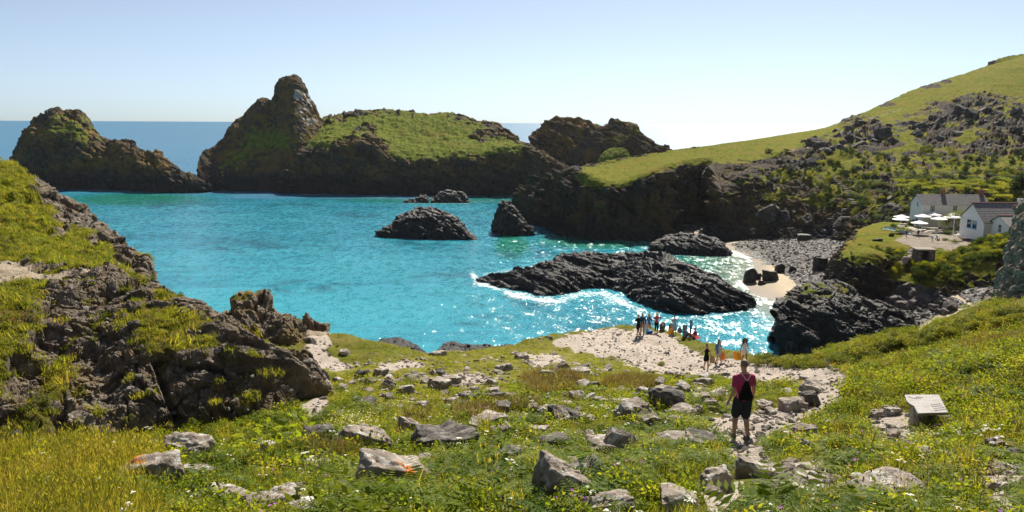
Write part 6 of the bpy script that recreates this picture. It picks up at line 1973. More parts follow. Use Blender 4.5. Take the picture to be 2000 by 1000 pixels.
# cropped hair: shrink the hair shell so that the scalp nearly shows
b = bmesh.new()
vs8 = [(-.145, .135, .95), (.145, .135, .95), (.03, .155, 1.37), (-.03, .155, 1.37)]
root = empty('drawstring_bag', tuple(pm_), math.pi + 0.12, 1.84 / 1.75)
tag(root, 'black drawstring backpack hanging on the back of the man in crimson', 'backpack')
mb = MB()
n_ = 9
for j in range(n_):
    t_ = j / (n_ - 1)
    z = 0.93 + 0.42 * t_
    hw_ = (0.165 if t_ < .12 else 0.165 - 0.135 * (t_ - .12) / .88) * (0.9 if j == 0 else 1)
    dep_ = 0.045 * math.sin(math.pi * min(1, t_ * .9 + .1)) + 0.02
    for i in range(12):
        a = i / 12 * 6.283
        mb.V.append((hw_ * math.cos(a) * (1 + .04 * math.sin(5 * t_ + i)), 0.168 + dep_ * math.sin(a), z + .008 * math.cos(3 * i)))
for j in range(n_ - 1):
    for i in range(12):
        mb.T.append([j * 12 + i, j * 12 + (i + 1) % 12, (j + 1) * 12 + (i + 1) % 12, (j + 1) * 12 + i]); mb.M.append(0)
mb.T.append(list(range(11, -1, -1))); mb.M.append(0); mb.T.append([(n_ - 1) * 12 + i for i in range(12)]); mb.M.append(0)
mb.obj('sack', cloth('black_nylon', (0.008, 0.008, 0.009)), root, True)
for s in (-1, 1):
    b = bmesh.new()
    pts = [(s * .012, .178, 1.36), (s * .06, .170, 1.44), (s * .105, .125, 1.50), (s * .128, .03, 1.515), (s * .135, -.07, 1.46)]
    for q0, q1 in zip(pts[:-1], pts[1:]): round_cone(b, q0, q1, 0.0085, 0.0085, 6)
    pts = [(s * .150, .165, .96), (s * .200, .10, 1.12), (s * .205, .02, 1.28)]
    for q0, q1 in zip(pts[:-1], pts[1:]): round_cone(b, q0, q1, 0.0075, 0.0075, 6)
    me = bpy.data.meshes.new('cord'); b.to_mesh(me); b.free(); me.materials.append(cloth('white_cord', (0.62, 0.58, 0.55)))
    o = bpy.data.objects.new('cord', me); COL.objects.link(o); o.parent = root

# three women coming up the path
pw1 = stand_at(1379, 722)
w1 = person('woman in a short black dress with hair tied up, pointing with an outstretched arm', pw1, 1.66, 0.25, 'point', SK1, dress=(cloth('black_dress', (0.010, 0.010, 0.012)), .70),
            hair=hair_mat((0.035, 0.022, 0.016)), hairlen=1, woman=True, shoes=cloth('dark_sandal', (0.05, 0.045, 0.045)), voxel=0.013)
bag('tan canvas bag with yellow things in its top, carried by the woman in black', wpt(w1, (.36, -.16, .48)), .36, .40, M_TANB)
bag('small yellow bag tucked on top of the tan canvas bag', wpt(w1, (.37, -.15, .80)), .24, .13, M_YELLOWO)
pw2 = stand_at(1403, 713)
w2 = person('woman with long dark hair, sunglasses and an open blue shirt, bare legged', pw2, 1.70, 0.3, 'walk', SK3, dress=(cloth('grey_print', (0.42, 0.40, 0.38)), .74),
            top=None, hair=hair_mat((0.03, 0.018, 0.012)), hairlen=2, woman=True, shades=True, shoes=cloth('dark_sandal', (0.05, 0.045, 0.045)), voxel=0.013)
b = bmesh.new()
for s in (1, -1):
    pass
round_cone(b, (-.18, .02, 1.42), (-.27, .02, 1.10), .062, .058); round_cone(b, (-.15, -.02, 1.40), (-.16, -.02, .86), .075, .10); round_cone(b, (-.1, .09, 1.40), (-.06, .11, .90), .08, .10)
round_cone(b, (.08, .09, 1.40), (.06, .11, .90), .08, .09)
fuse('open_shirt', b, cloth('denim_blue', (0.05, 0.17, 0.42)), 0.013, 2, w2)
bag('bright orange bag hanging from the hand of the woman in the blue shirt', wpt(w2, (.30, .02, .34)), .34, .44, M_ORANGE)
pw3 = stand_at(1453, 712)
w3 = person('woman with big dark curly hair in a white playsuit, walking up behind the man', pw3, 1.70, 0.05, 'walk', SK2, dress=(cloth('white_cotton', (0.72, 0.70, 0.72)), .76),
            hair=hair_mat((0.028, 0.016, 0.011)), hairlen=2, woman=True, shades=True, shoes=cloth('dark_sandal', (0.05, 0.045, 0.045)), voxel=0.013, extra=dict(hanR=(-.32, -.10, .86)))
b = bmesh.new()
r = np.random.RandomState(3)
for _ in range(26):
    a = r.uniform(0, 6.28); z = r.uniform(1.36, 1.72)
    if math.sin(a) < -.55 and z < 1.66: continue
    ellipsoid(b, (.13 * math.cos(a), .02 + .10 * math.sin(a), z), (.055, .055, .06), None, 8)
fuse('curls', b, hair_mat((0.028, 0.016, 0.011)), 0.014, 1, w3)
bag('orange and yellow beach bag held out by the woman in white', wpt(w3, (-.46, -.12, .36)), .44, .46, M_YELLOWO, tilt=-.25)

# the group at the tip of the headland
GP = 'people gathered at the tip of the headland'
c_ = stand_at(1246, 657)
person('man in a black t-shirt and dark shorts striding down on the left of the group', stand_at(1246, 657), 1.80, -0.7, 'stride', SK2, (cloth('black_tee', (0.015, 0.015, 0.017)), .6), (cloth('dark_shorts', (0.02, 0.02, 0.025)), .8),
       hair=hair_mat((0.10, 0.06, 0.03)), shoes=cloth('black_boot', (0.02, 0.02, 0.02)), group=GP)
person('man in a navy open jacket over a white shirt and tan trousers', stand_at(1254, 654), 1.78, -0.2, 'stand', SK1, (cloth('navy_jacket', (0.035, 0.065, 0.12)), 1.7), (cloth('tan_trousers', (0.30, 0.20, 0.14)), 1.6), hair=hair_mat((0.05, 0.03, 0.02)),
       shoes=cloth('dark_sandal', (0.05, 0.045, 0.045)), group=GP)
person('child in a pale lilac top standing between the adults', stand_at(1260, 653), 1.30, 0.1, 'stand', SK3, (cloth('lilac', (0.42, 0.40, 0.62)), .8), (cloth('aqua', (0.22, 0.50, 0.50)), 1.7), hair=hair_mat((0.12, 0.07, 0.03)), hairlen=0, group=GP)
person('woman with long blonde hair and an open blue shirt over a swimsuit', stand_at(1267, 652), 1.76, 0.2, 'stand', SK1, (cloth('mid_blue', (0.06, 0.15, 0.30)), 1.0), None, hair=hair_mat((0.42, 0.26, 0.09)), hairlen=2, woman=True, group=GP)
person('woman in a straw hat and red shirt with a long black skirt, arm raised', stand_at(1282, 650), 1.74, 0.3, 'phone', SK1, (cloth('red_shirt', (0.42, 0.06, 0.08)), 1.0), (cloth('black_trousers', (0.012, 0.012, 0.014)), 1.5), hair=hair_mat((0.05, 0.03, 0.02)), hairlen=0,
       hat=cloth('straw', (0.50, 0.36, 0.16)), woman=True, group=GP)
person('woman in a pale blue strapless dress seen from behind, hair in a bun', stand_at(1317, 655), 1.70, math.pi, 'stand', SK1, dress=(cloth('powder_blue', (0.24, 0.38, 0.52)), .58), hair=hair_mat((0.03, 0.02, 0.015)), hairlen=1, woman=True, group=GP)
person('person in a dull blue top sitting on the ground by the sign', stand_at(1337, 661), 1.70, math.pi * .8, 'sitg', SK1, (cloth('dull_blue', (0.14, 0.19, 0.28)), 1.4), (cloth('dark_shorts', (0.02, 0.02, 0.025)), 1.5), hair=hair_mat((0.08, 0.05, 0.03)), group=GP)
person('person in a crimson top and red cap sitting in a low folding chair', stand_at(1357, 663), 1.70, math.pi * 1.2, 'sitg', SK1, (cloth('crimson_top', (0.30, 0.02, 0.06)), 1.4), (cloth('red_shorts', (0.42, 0.05, 0.04)), 1.3), hair=cloth('red_cap', (0.45, 0.04, 0.07)), group=GP)
bag('orange and yellow bag on the ground beside the woman in pale blue', stand_at(1311, 654), .46, .55, M_YELLOWO)
# cool box
root = empty('cool_box', tuple(stand_at(1266, 653) + np.array([0, -0.35, 0.0])), 0.3)
tag(root, 'blue cool box with a bright blue lid in front of the group', 'cool box')
def boxm(mb, c, s, m=0, taper=1.0, rot=None):
    V = []
    for z in (-.5, .5):
        k = 1 if z > 0 else taper
        for x, y in ((-.5, -.5), (.5, -.5), (.5, .5), (-.5, .5)):
            v = Vector((x * s[0] * k, y * s[1] * k, z * s[2]))
            if rot is not None: v = rot @ v
            V.append((c[0] + v.x, c[1] + v.y, c[2] + v.z))
    mb.add(V, [(3, 2, 1, 0), (4, 5, 6, 7), (0, 1, 5, 4), (1, 2, 6, 5), (2, 3, 7, 6), (3, 0, 4, 7)], m)
mb = MB(); boxm(mb, (0, 0, .18), (.46, .30, .36), 0, .88); mb.obj('body', flat_mat('navy_plastic', (0.02, 0.08, 0.25), .4), root)
mb = MB(); boxm(mb, (0, 0, .40), (.50, .34, .075), 0); boxm(mb, (0, 0, .446), (.36, .20, .02), 0); mb.obj('lid', flat_mat('blue_plastic', (0.02, 0.26, 0.75), .35), root)
mb = MB(); boxm(mb, (-.255, 0, .42), (.016, .04, .16), 0); boxm(mb, (.255, 0, .42), (.016, .04, .16), 0); boxm(mb, (0, 0, .50), (.526, .04, .018), 0); mb.obj('handle', flat_mat('navy_plastic', (0.02, 0.08, 0.25), .4), root)
# brown weathered stones among the group
for cx, by, w, h, lab in ((1294, 645, 14, 16, 'brown hump shaped rock right of the woman in the straw hat'), (1309, 645, 9, 12, 'narrow brown rock left of the woman in pale blue'), (1328, 645, 9, 9, 'dark round rock left of the blue sign'), (1337, 644, 9, 10, 'dark round rock touching the blue sign')):
    p = stand_at(cx, by + 4); k = p[1] / F_PX
    place_stone(BIGD[int(cx) % 4], 'boulder', p, w * k * 1.2, h * k * 1.5, w * k * .8, 1.0, lab, None, (0, 0), .1)
# the blue sign
ps = stand_at(1348, 660)
root = empty('sign', tuple(ps), 0.25)
tag(root, 'small blue notice board on a dark wooden post at the tip of the headland', 'sign')
mb = MB(); boxm(mb, (0, 0, .55), (.09, .09, 1.5), 0); mb.obj('post', flat_mat('dark_timber', (0.05, 0.042, 0.035), .8), root)
mb = MB(); boxm(mb, (0, -.065, 1.08), (.24, .035, .74), 0); mb.obj('board', flat_mat('blue_enamel', (0.03, 0.16, 0.33), .4), root)
mb = MB()
for z, w_ in ((1.33, .15), (1.22, .17), (1.15, .13), (1.08, .16), (1.01, .12)):
    boxm(mb, (-.005, -.0845, z), (w_, .004, .022), 0)
o = mb.obj('lettering', flat_mat('pale_print', (0.55, 0.62, 0.66), .6), root)
mb = MB(); boxm(mb, (0, -.066, 1.468), (.27, .06, .03), 0); mb.obj('cap', flat_mat('pale_blue_enamel', (0.10, 0.36, 0.60), .4), root)

# folding chair
root = empty('folding_chair', tuple(stand_at(1362, 664)), 2.4)
tag(root, 'red and white low folding chair lying by the seated person in crimson', 'folding chair')
for nm, segs in (('frame', [((-.25, -.2, 0), (.25, .3, .5)), ((.25, -.2, 0), (-.25, .3, .5)), ((-.28, .3, .1), (.45, .42, .55)), ((-.28, -.3, .1), (.45, -.18, .55)), ((.3, .2, 0), (.75, -.3, .02))]),):
    b = bmesh.new()
    for a_, c in segs: round_cone(b, a_, c, .014, .014, 6)
    me = bpy.data.meshes.new('frame'); b.to_mesh(me); b.free(); me.materials.append(flat_mat('white_tube', (.7, .7, .7), .4))
    o = bpy.data.objects.new('frame', me); COL.objects.link(o); o.parent = root
mb = MB(); boxm(mb, (0.02, .08, .28), (.5, .46, .02), 0, rot=Matrix.Rotation(-.5, 3, 'Y')); mb.obj('seat', cloth('red_canvas', (0.42, .05, .05)), root)

# slate map plinth
pl = ground_hit(1806, 838)
root = empty('plinth', tuple(pl), 0.18)
tag(root, 'slate information slab with carved map and lettering on a rough stone plinth', 'information plinth')
me = stone_mesh('pedestal', 4, 150, M_STONE, planes=8, rough=0.05)
o = bpy.data.objects.new('pedestal', me); COL.objects.link(o); o.parent = root
o.scale = (.62, .52, 1.15); o.location = (0, .05, .22)
top_ = [(-.50, -.36), (.24, -.40), (.56, .34), (-.28, .42), (-.40, .18), (-.42, .04), (-.38, -.06)]
mb = MB()
n_ = len(top_)
tz = lambda x, y: .62 + .20 * y
V = [(x, y, tz(x, y)) for x, y in top_] + [(x * .985, y * .985, tz(x, y) - .065) for x, y in top_]
mb.add(V, [tuple(range(n_)), tuple(range(2 * n_ - 1, n_ - 1, -1))] + [(k, n_ + k, n_ + (k + 1) % n_, (k + 1) % n_) for k in range(n_)], 0)
t = NT('riven_slate')
co = t.co(True)
nn_ = t.noise(5, 5, .65, t.scaled((1, 3, 1), co), .6)
M_SL = t.done(t.bsdf(t.ramp(nn_, [(.3, (.22, .20, .185)), (.5, (.31, .285, .265)), (.7, (.39, .36, .335))]), .6, t.bump(nn_, .5, .02), .3))
slab = mb.obj('slab', M_SL, root)
mb = MB(); r = np.random.RandomState(8)
def engr(pts, w=.006):
    for (x0, y0), (x1, y1) in zip(pts[:-1], pts[1:]):
        dx, dy = x1 - x0, y1 - y0; l = math.hypot(dx, dy) + 1e-6; nx, ny = -dy / l * w, dx / l * w
        mb.add([(x0 + nx, y0 + ny, tz(x0, y0) + .004), (x1 + nx, y1 + ny, tz(x1, y1) + .004), (x1 - nx, y1 - ny, tz(x1, y1) + .004), (x0 - nx, y0 - ny, tz(x0, y0) + .004)], [(0, 1, 2, 3)], 0)
engr([(-.26, .34), (-.20, .28), (-.12, .22), (-.10, .26), (-.05, .30), (.03, .28), (.07, .24)], .009)
engr([(-.10, .22), (-.04, .25), (.0, .22)], .007)
for ln_ in range(4):
    x = -.02 + .02 * ln_; y = -.30 + .075 * ln_
    xe = x + .30 - .02 * ln_
    while x < xe:
        w_ = r.uniform(.03, .07)
        engr([(x, y + .10 * (x + .02)), (x + w_, y + .10 * (x + w_ + .02))], .011)
        x += w_ + .02
mb.obj('engraving', flat_mat('engraved_grey', (0.09, 0.08, 0.075), .8), slab)
# ------------------------------------------------------------------ cottages and tea garden
hpx, hpy = masks(HILLSIDE)
_hf = np.stack([hpx.ravel(), hpy.ravel(), HILLSIDE[..., 1].ravel()], 1)
_hv = HILLSIDE.reshape(-1, 3)
_tf = np.stack([*[m.ravel() for m in masks(TERRACE)], TERRACE[..., 1].ravel()], 1)
_tv = TERRACE.reshape(-1, 3)
def surf_hit(F_, V_, px, py, rad=5.0):
    d2 = (F_[:, 0] - px) ** 2 + (F_[:, 1] - py) ** 2
    c = np.nonzero(d2 < rad * rad)[0]
    if not len(c):
        return V_[np.argmin(d2)]
    ymin = F_[c, 2].min()
    c = c[F_[c, 2] < ymin + 6]
    return V_[c[np.argmin(d2[c])]]
def hill_hit(px, py): return surf_hit(_hf, _hv, px, py)
def terr_hit(px, py): return surf_hit(_tf, _tv, px, py)

t = NT('white_weatherboard')
co = t.co(True)
zc = t.n('SeparateXYZ'); t.t.links.new(co, zc.inputs[0])
saw = t.math('FRACT', t.math('MULTIPLY', zc.outputs[2], 5.0))
wn_ = t.noise(1.2, 4, .6, co)
M_BOARD = t.done(t.bsdf(t.mix(wn_, (0.70, 0.71, 0.72), (0.80, 0.80, 0.79)), .7, t.bump(saw, .6, .03), .2))
t = NT('cream_render')
co = t.co(True)
M_CREAMW = t.done(t.bsdf(t.mix(t.noise(.9, 5, .65, co), (0.58, 0.54, 0.46), (0.70, 0.67, 0.60)), .85, t.bump(t.noise(9, 4, .6, co), .4, .02), .15))
M_SHADEW = flat_mat('shade_blue_white_wall', (0.70, 0.73, 0.76), .8, .2, .06, 1.5)  # white gable wall with its blue shade put into the colour
t = NT('grey_roof_slate')
co = t.co(True)
sn_ = t.noise(1.0, 5, .7, t.scaled((3.0, 1.0, 1.0), co))
M_ROOF = t.done(t.bsdf(t.ramp(sn_, [(.3, (0.10, 0.095, 0.095)), (.5, (0.165, 0.155, 0.15)), (.7, (0.23, 0.215, 0.20))]), .75, t.bump(sn_, .6, .04), .25))
M_RIDGE = flat_mat('terracotta_ridge', (0.26, 0.085, 0.06), .8)
M_BRICK = flat_mat('red_brick', (0.24, 0.11, 0.075), .9, .1, .3, 6)
M_BLUEP = flat_mat('blue_window_paint', (0.10, 0.36, 0.56), .5)
M_WHITEP = flat_mat('white_paint', (0.78, 0.78, 0.76), .5)
M_GLASSD = flat_mat('dark_glass', (0.015, 0.018, 0.022), .08, .6)
M_DKWOOD = flat_mat('dark_door', (0.05, 0.045, 0.04), .7)
M_PIPE = flat_mat('black_pipe', (0.02, 0.02, 0.02), .5)

def gable_house(root, L, W, he, hr, wallm, gablem, ov=.35, z0=-1.5, ridge=True):
    """a gabled block: x along the ridge from 0 to L, y from 0 (front) to W; walls and a stepped slate roof"""
    mb = MB()
    mb.add([(0, 0, z0), (L, 0, z0), (L, 0, he), (0, 0, he)], [(0, 1, 2, 3)], 0)
    mb.add([(0, W, z0), (L, W, z0), (L, W, he), (0, W, he)], [(3, 2, 1, 0)], 0)
    for x in (0, L):
        mb.add([(x, 0, z0), (x, W, z0), (x, W, he), (x, W / 2, hr), (x, 0, he)], [(0, 4, 3, 2, 1) if x == 0 else (0, 1, 2, 3, 4)], 1)
    mb.obj('wall', [wallm, gablem], root)
    mb = MB()
    n = 12
    for sgn in (0, 1):
        run = W / 2 + ov
        sl = (hr - he) / (W / 2)
        for k in range(n):
            t0, t1 = k / n, (k + 1) / n
            y0, y1 = run * t0, run * t1 + .03
            za, zb = hr + .10 - sl * y0 - (.05 if k else 0) + .03, hr + .10 - sl * y1 + .035
            ya, yb = (W / 2 - y0, W / 2 - y1) if sgn == 0 else (W / 2 + y0, W / 2 + y1)
            V = [(-ov, ya, za), (L + ov, ya, za), (L + ov, yb, zb), (-ov, yb, zb), (-ov, ya, za - .08), (L + ov, ya, za - .08), (L + ov, yb, zb - .08), (-ov, yb, zb - .08)]
            Fc = [(0, 1, 2, 3), (7, 6, 5, 4), (3, 2, 6, 7), (0, 3, 7, 4), (1, 5, 6, 2), (0, 4, 5, 1)]
            if sgn == 0: Fc = [f[::-1] for f in Fc]
            mb.add(V, Fc, 0)
    mb.obj('roof', M_ROOF, root)
    if ridge:
        mb = MB(); boxm(mb, (L / 2, W / 2, hr + .19), (L + 2 * ov, .30, .14)); mb.obj('ridge', M_RIDGE, root)

def window(root, c, w, h, face, cols_=2, rows_=3, fm=None, name='window'):
    """face 'x': in a wall facing -x; 'y': in a wall facing -y. frame, pane and glazing bars"""
    fm = fm or M_WHITEP
    def bx(mb, u, z, su, sz, d, dep):
        if face == 'y': boxm(mb, (c[0] + u, c[1] - d, c[2] + z), (su, dep, sz))
        else: boxm(mb, (c[0] - d, c[1] - u, c[2] + z), (dep, su, sz))
    mb = MB()
    for s in (-1, 1):
        bx(mb, s * w / 2, 0, .10, h + .1, .03, .10); bx(mb, 0, s * h / 2, w + .1, .10, .032, .10)
    fr = mb.obj(name, fm, root)
    mb = MB(); bx(mb, 0, 0, w, h, .008, .012); mb.obj('pane', M_GLASSD, fr)
    mb = MB()
    for k in range(1, cols_): bx(mb, -w / 2 + w * k / cols_, 0, .05, h, .028, .04)
    for k in range(1, rows_): bx(mb, 0, -h / 2 + h * k / rows_, w, .05 if rows_ > 2 else .09, .030, .04)
    mb.obj('glazing_bar', fm, fr)
    mb = MB(); bx(mb, 0, -h / 2 - .1, w + .3, .09, .07, .18); mb.obj('sill', fm, fr)
    return fr

def chimney(root, x, y, z0, z1, w=.8, m=None):
    mb = MB(); boxm(mb, (x, y, (z0 + z1) / 2), (w, w * .8, z1 - z0)); boxm(mb, (x, y, z1 + .06), (w * 1.15, w * .95, .14))
    c = mb.obj('chimney', m or M_BRICK, root)
    for s in (-1, 1):
        b = bmesh.new(); round_cone(b, (x + s * w * .22, y, z1 + .1), (x + s * w * .22, y, z1 + .5), .13, .11, 8)
        me = bpy.data.meshes.new('chimney_pot'); b.to_mesh(me); b.free(); me.materials.append(M_RIDGE)
        o = bpy.data.objects.new('chimney_pot', me); COL.objects.link(o); o.parent = c

# the long two storey cottage
c1 = at(1798, 447, Y=209)
root = empty('cottage', (c1[0], c1[1], 13.2), math.radians(-1.2))
tag(root, 'long white two storey cottage with two brick chimneys behind the parasols', 'cottage')
zg = 13.2
he = at(1798, 399, Y=209)[2] - zg
hr = at(1786, 380, Y=212)[2] - zg
gable_house(root, 17.0, 6.6, he, hr, M_CREAMW, M_SHADEW, ridge=False)
chimney(root, 6.6, 3.3, hr - .5, hr + 1.1, 1.0); chimney(root, 16.6, 3.3, hr - .5, hr + 1.2, 1.0)
window(root, (2.6, 0, he - 1.1), 1.3, 1.7, 'y', 3, 4)
window(root, (8.4, 0, he - 1.1), 1.3, 1.7, 'y', 3, 4)
window(root, (0, 2.6, he - .2), .8, 1.2, 'x', 2, 2)
mb = MB(); boxm(mb, (-.03, 2.4, 1.1), (.08, 1.0, 2.6)); mb.obj('doorway_panel', M_DKWOOD, root)
# the low white café
c2 = at(1920, 461, Y=180)
zg2 = c2[2] + .15
root = empty('cottage', (c2[0], c2[1], zg2), 0)
tag(root, 'low white weatherboarded cottage with blue framed windows and a small gabled wing', 'cottage')
he2 = at(1919, 434, Y=180)[2] - zg2
hr2 = at(1898, 397, Y=185)[2] - zg2
gable_house(root, 17.0, 9.8, he2, hr2, M_CREAMW, M_BOARD)
wy = -6.6
wx = at(1972, 445, Y=180 + wy)[0] - c2[0]
mbp = empty('wing', (wx, wy, 0)); mbp.parent = root
hrw = at(1957, 423, Y=180 + wy / 2)[2] - zg2
gable_house(mbp, 12.0, 6.6 + 1.2, he2 - .15, hrw, M_BOARD, M_BOARD)
window(mbp, (0, 3.4, he2 - 1.0), 1.15, 1.7, 'x', 2, 2, M_WHITEP)
window(root, (0, 5.9, he2 - 1.05), 1.6, 1.8, 'x', 2, 2, M_BLUEP)
window(root, (0, 3.7, he2 - 1.05), 1.6, 1.8, 'x', 2, 2, M_BLUEP)
chimney(root, 10.6, 4.9, hr2 - .6, hr2 + 1.0, .9, M_WHITEP)
b = bmesh.new(); round_cone(b, (2.0, -.08, -.8), (2.0, -.08, he2), .06, .06, 8)
me = bpy.data.meshes.new('drainpipe'); b.to_mesh(me); b.free(); me.materials.append(M_PIPE); o = bpy.data.objects.new('drainpipe', me); COL.objects.link(o); o.parent = root
mb = MB(); boxm(mb, (1.0, -.42, he2 - .06), (2.6, .14, .12)); mb.obj('gutter', M_PIPE, root)
mb = MB(); boxm(mb, (-1.1, 9.2, he2 + .05), (2.4, 1.6, .14)); mb.obj('porch_roof', M_WHITEP, root)
mb = MB(); boxm(mb, (-2.1, 8.5, (he2 - 1.4) / 2), (.16, .16, he2 + 1.4)); mb.obj('porch_post', M_WHITEP, root)

# parasols
M_PARA = flat_mat('white_parasol_cloth', (0.80, 0.79, 0.77), .85, .1, .04, 2)
def parasol_meshes():
    mb = MB(); n = 8
    ring = []
    V = [(0, 0, .55)]
    for q, (rr, z) in enumerate(((.55, .36), (1.2, .14), (1.92, -.02), (1.92, -.16))):
        for k in range(n * 2):
            a = k / (n * 2) * 6.283
            sag = 1.0 if k % 2 == 0 else .955
            V.append((rr * sag * math.cos(a), rr * sag * math.sin(a), z - (.03 * rr if k % 2 else 0)))
    m = n * 2
    Fc = [(0, 1 + k, 1 + (k + 1) % m) for k in range(m)]
    for q in range(3):
        for k in range(m):
            Fc.append((1 + q * m + k, 1 + (q + 1) * m + k, 1 + (q + 1) * m + (k + 1) % m, 1 + q * m + (k + 1) % m))
    mb.add(V, Fc, 0)
    can = mb.mesh('canopy', M_PARA)
    b = bmesh.new(); round_cone(b, (0, 0, -2.5), (0, 0, .6), .035, .03, 8)
    pole = bpy.data.meshes.new('pole'); b.to_mesh(pole); b.free(); pole.materials.append(M_WHITEP)
    b = bmesh.new()
    for k in range(8):
        a = k / 8 * 6.283
        round_cone(b, (.08 * math.cos(a), .08 * math.sin(a), .0), (1.15 * math.cos(a), 1.15 * math.sin(a), .10), .015, .015, 5)
    ribs = bpy.data.meshes.new('ribs'); b.to_mesh(ribs); b.free(); ribs.materials.append(M_TWIG)
    return can, pole, ribs
can, pole, ribs = parasol_meshes()
PARA = [(1761, 423, 203, 30, 'white parasol furthest left at the back, partly behind another'), (1759, 428, 199, 31, 'white parasol nearest the deck chairs, furthest left at the front'), (1803, 422, 204, 31, 'white parasol in front of the cottage gable corner'),
        (1824, 419, 207, 29, 'white parasol under the sash window of the long cottage'), (1796, 435, 195, 32, 'white parasol standing lowest and nearest, over the picnic tables'), (1834, 427, 200, 31, 'white parasol in front of the feathery tree on its left'),
        (1863, 419, 206, 27, 'white parasol furthest back beside the low cottage'), (1859, 424, 201, 31, 'white parasol at the low cottage, in front of another')]
for px, py, Y, w, lab in PARA:
    p = at(px, py, Y=Y)
    root = empty('parasol', tuple(p), rng.uniform(0, 1), w * Y / F_PX / 3.8)
    tag(root, lab, 'parasol', 'white parasols on the tea terrace')
    for nm, me in (('canopy', can), ('pole', pole), ('ribs', ribs)):
        o = bpy.data.objects.new(nm, me); COL.objects.link(o); o.parent = root

# picnic tables
M_PALEW = flat_mat('weathered_pale_wood', (0.68, 0.63, 0.56), .8, .2, .15, 5)
M_DKW = flat_mat('dark_table_timber', (0.20, 0.16, 0.12), .85)  # darker brown timber for the table frames
mb = MB()
for k in range(5): boxm(mb, (0, -.32 + .16 * k, .74), (1.8, .145, .04))
tt = mb.mesh('table_top', M_PALEW)
mb = MB()
for k in range(2): boxm(mb, (0, -.09 + .16 * k, .44), (1.8, .14, .04))
bn = mb.mesh('bench', M_PALEW)
mb = MB()
for s in (-1, 1):
    boxm(mb, (s * .62, -.34, .36), (.05, .09, .85), rot=Matrix.Rotation(-.5, 3, 'X')); boxm(mb, (s * .62, .34, .36), (.05, .09, .85), rot=Matrix.Rotation(.5, 3, 'X'))
    boxm(mb, (s * .66, 0, .40), (.05, 1.5, .08)); boxm(mb, (s * .66, 0, .69), (.05, .72, .08))
lg = mb.mesh('frame', M_DKW)
TAB = [(1760, 441), (1764, 437), (1778, 444), (1784, 446), (1791, 449), (1787, 453), (1794, 440), (1807, 444), (1801, 448), (1806, 453), (1817, 450), (1824, 445), (1835, 441), (1835, 448), (1806, 436), (1855, 438), (1846, 443), (1878, 456)]
for k, (px, py) in enumerate(TAB):
    d = unpix(px, py); tt_ = (14.3 - 40) / d[2]
    p = CAM + d * tt_
    root = empty('picnic_table', (p[0], p[1], 13.55), rng.uniform(-.35, .15))
    tag(root, 'pale wooden picnic table with fixed benches on the paved tea terrace', 'picnic table', 'picnic tables on the tea terrace')
    for nm, me, y in (('table_top', tt, 0), ('bench', bn, -.68), ('bench', bn, .68), ('frame', lg, 0)):
        o = bpy.data.objects.new(nm, me); COL.objects.link(o); o.parent = root; o.location = (0, y, 0)

# deck chairs
mb = MB()
for s in (-1, 1):
    boxm(mb, (s * .30, .10, .48), (.04, .05, 1.35), rot=Matrix.Rotation(-.75, 3, 'X')); boxm(mb, (s * .27, -.05, .30), (.04, .05, 1.05), rot=Matrix.Rotation(.95, 3, 'X'))
boxm(mb, (0, .54, .96), (.62, .05, .05)); boxm(mb, (0, -.42, .30), (.56, .05, .05))
dfm = mb.mesh('frame', M_PALEW)
dsl = []
for c0, c1 in (((0.05, 0.28, 0.42), (.62, .68, .70)), ((0.06, 0.42, 0.38), (.62, .70, .66))):
    mb = MB(); n_ = 9
    for k in range(n_):
        z0, y0 = .94 - .62 * (k / n_) - .10 * math.sin(math.pi * k / n_), .52 - .94 * (k / n_) 
        z1, y1 = .94 - .62 * ((k + 1) / n_) - .10 * math.sin(math.pi * (k + 1) / n_), .52 - .94 * ((k + 1) / n_)
        for q in range(5):
            x0, x1 = -.26 + .104 * q, -.26 + .104 * (q + 1)
            mb.add([(x0, y0, z0), (x1, y0, z0), (x1, y1, z1), (x0, y1, z1)], [(0, 1, 2, 3)], q % 2)
    dsl.append(mb.mesh('canvas', [flat_mat('stripe_%d' % int(c0[1] * 100), c0, .9), flat_mat('pale_stripe', c1, .9)]))
for k, (px, py) in enumerate(((1727, 450), (1732, 450), (1737, 451), (1742, 452), (1747, 453), (1757, 456), (1763, 457), (1769, 458), (1777, 459))):
    d = unpix(px, py); p = CAM + d * ((13.55 - 40) / d[2])
    root = empty('deck_chair', (p[0], p[1], 13.55), -.7 + rng.uniform(-.2, .2), .95)
    tag(root, 'turquoise striped canvas deck chair in the row beside the lawn' if k % 2 else 'blue striped canvas deck chair in the row beside the lawn', 'deck chair', 'turquoise deck chairs beside the lawn' if k % 2 else 'blue deck chairs beside the lawn')
    for nm, me in (('frame', dfm), ('canvas', dsl[k % 2])):
        o = bpy.data.objects.new(nm, me); COL.objects.link(o); o.parent = root

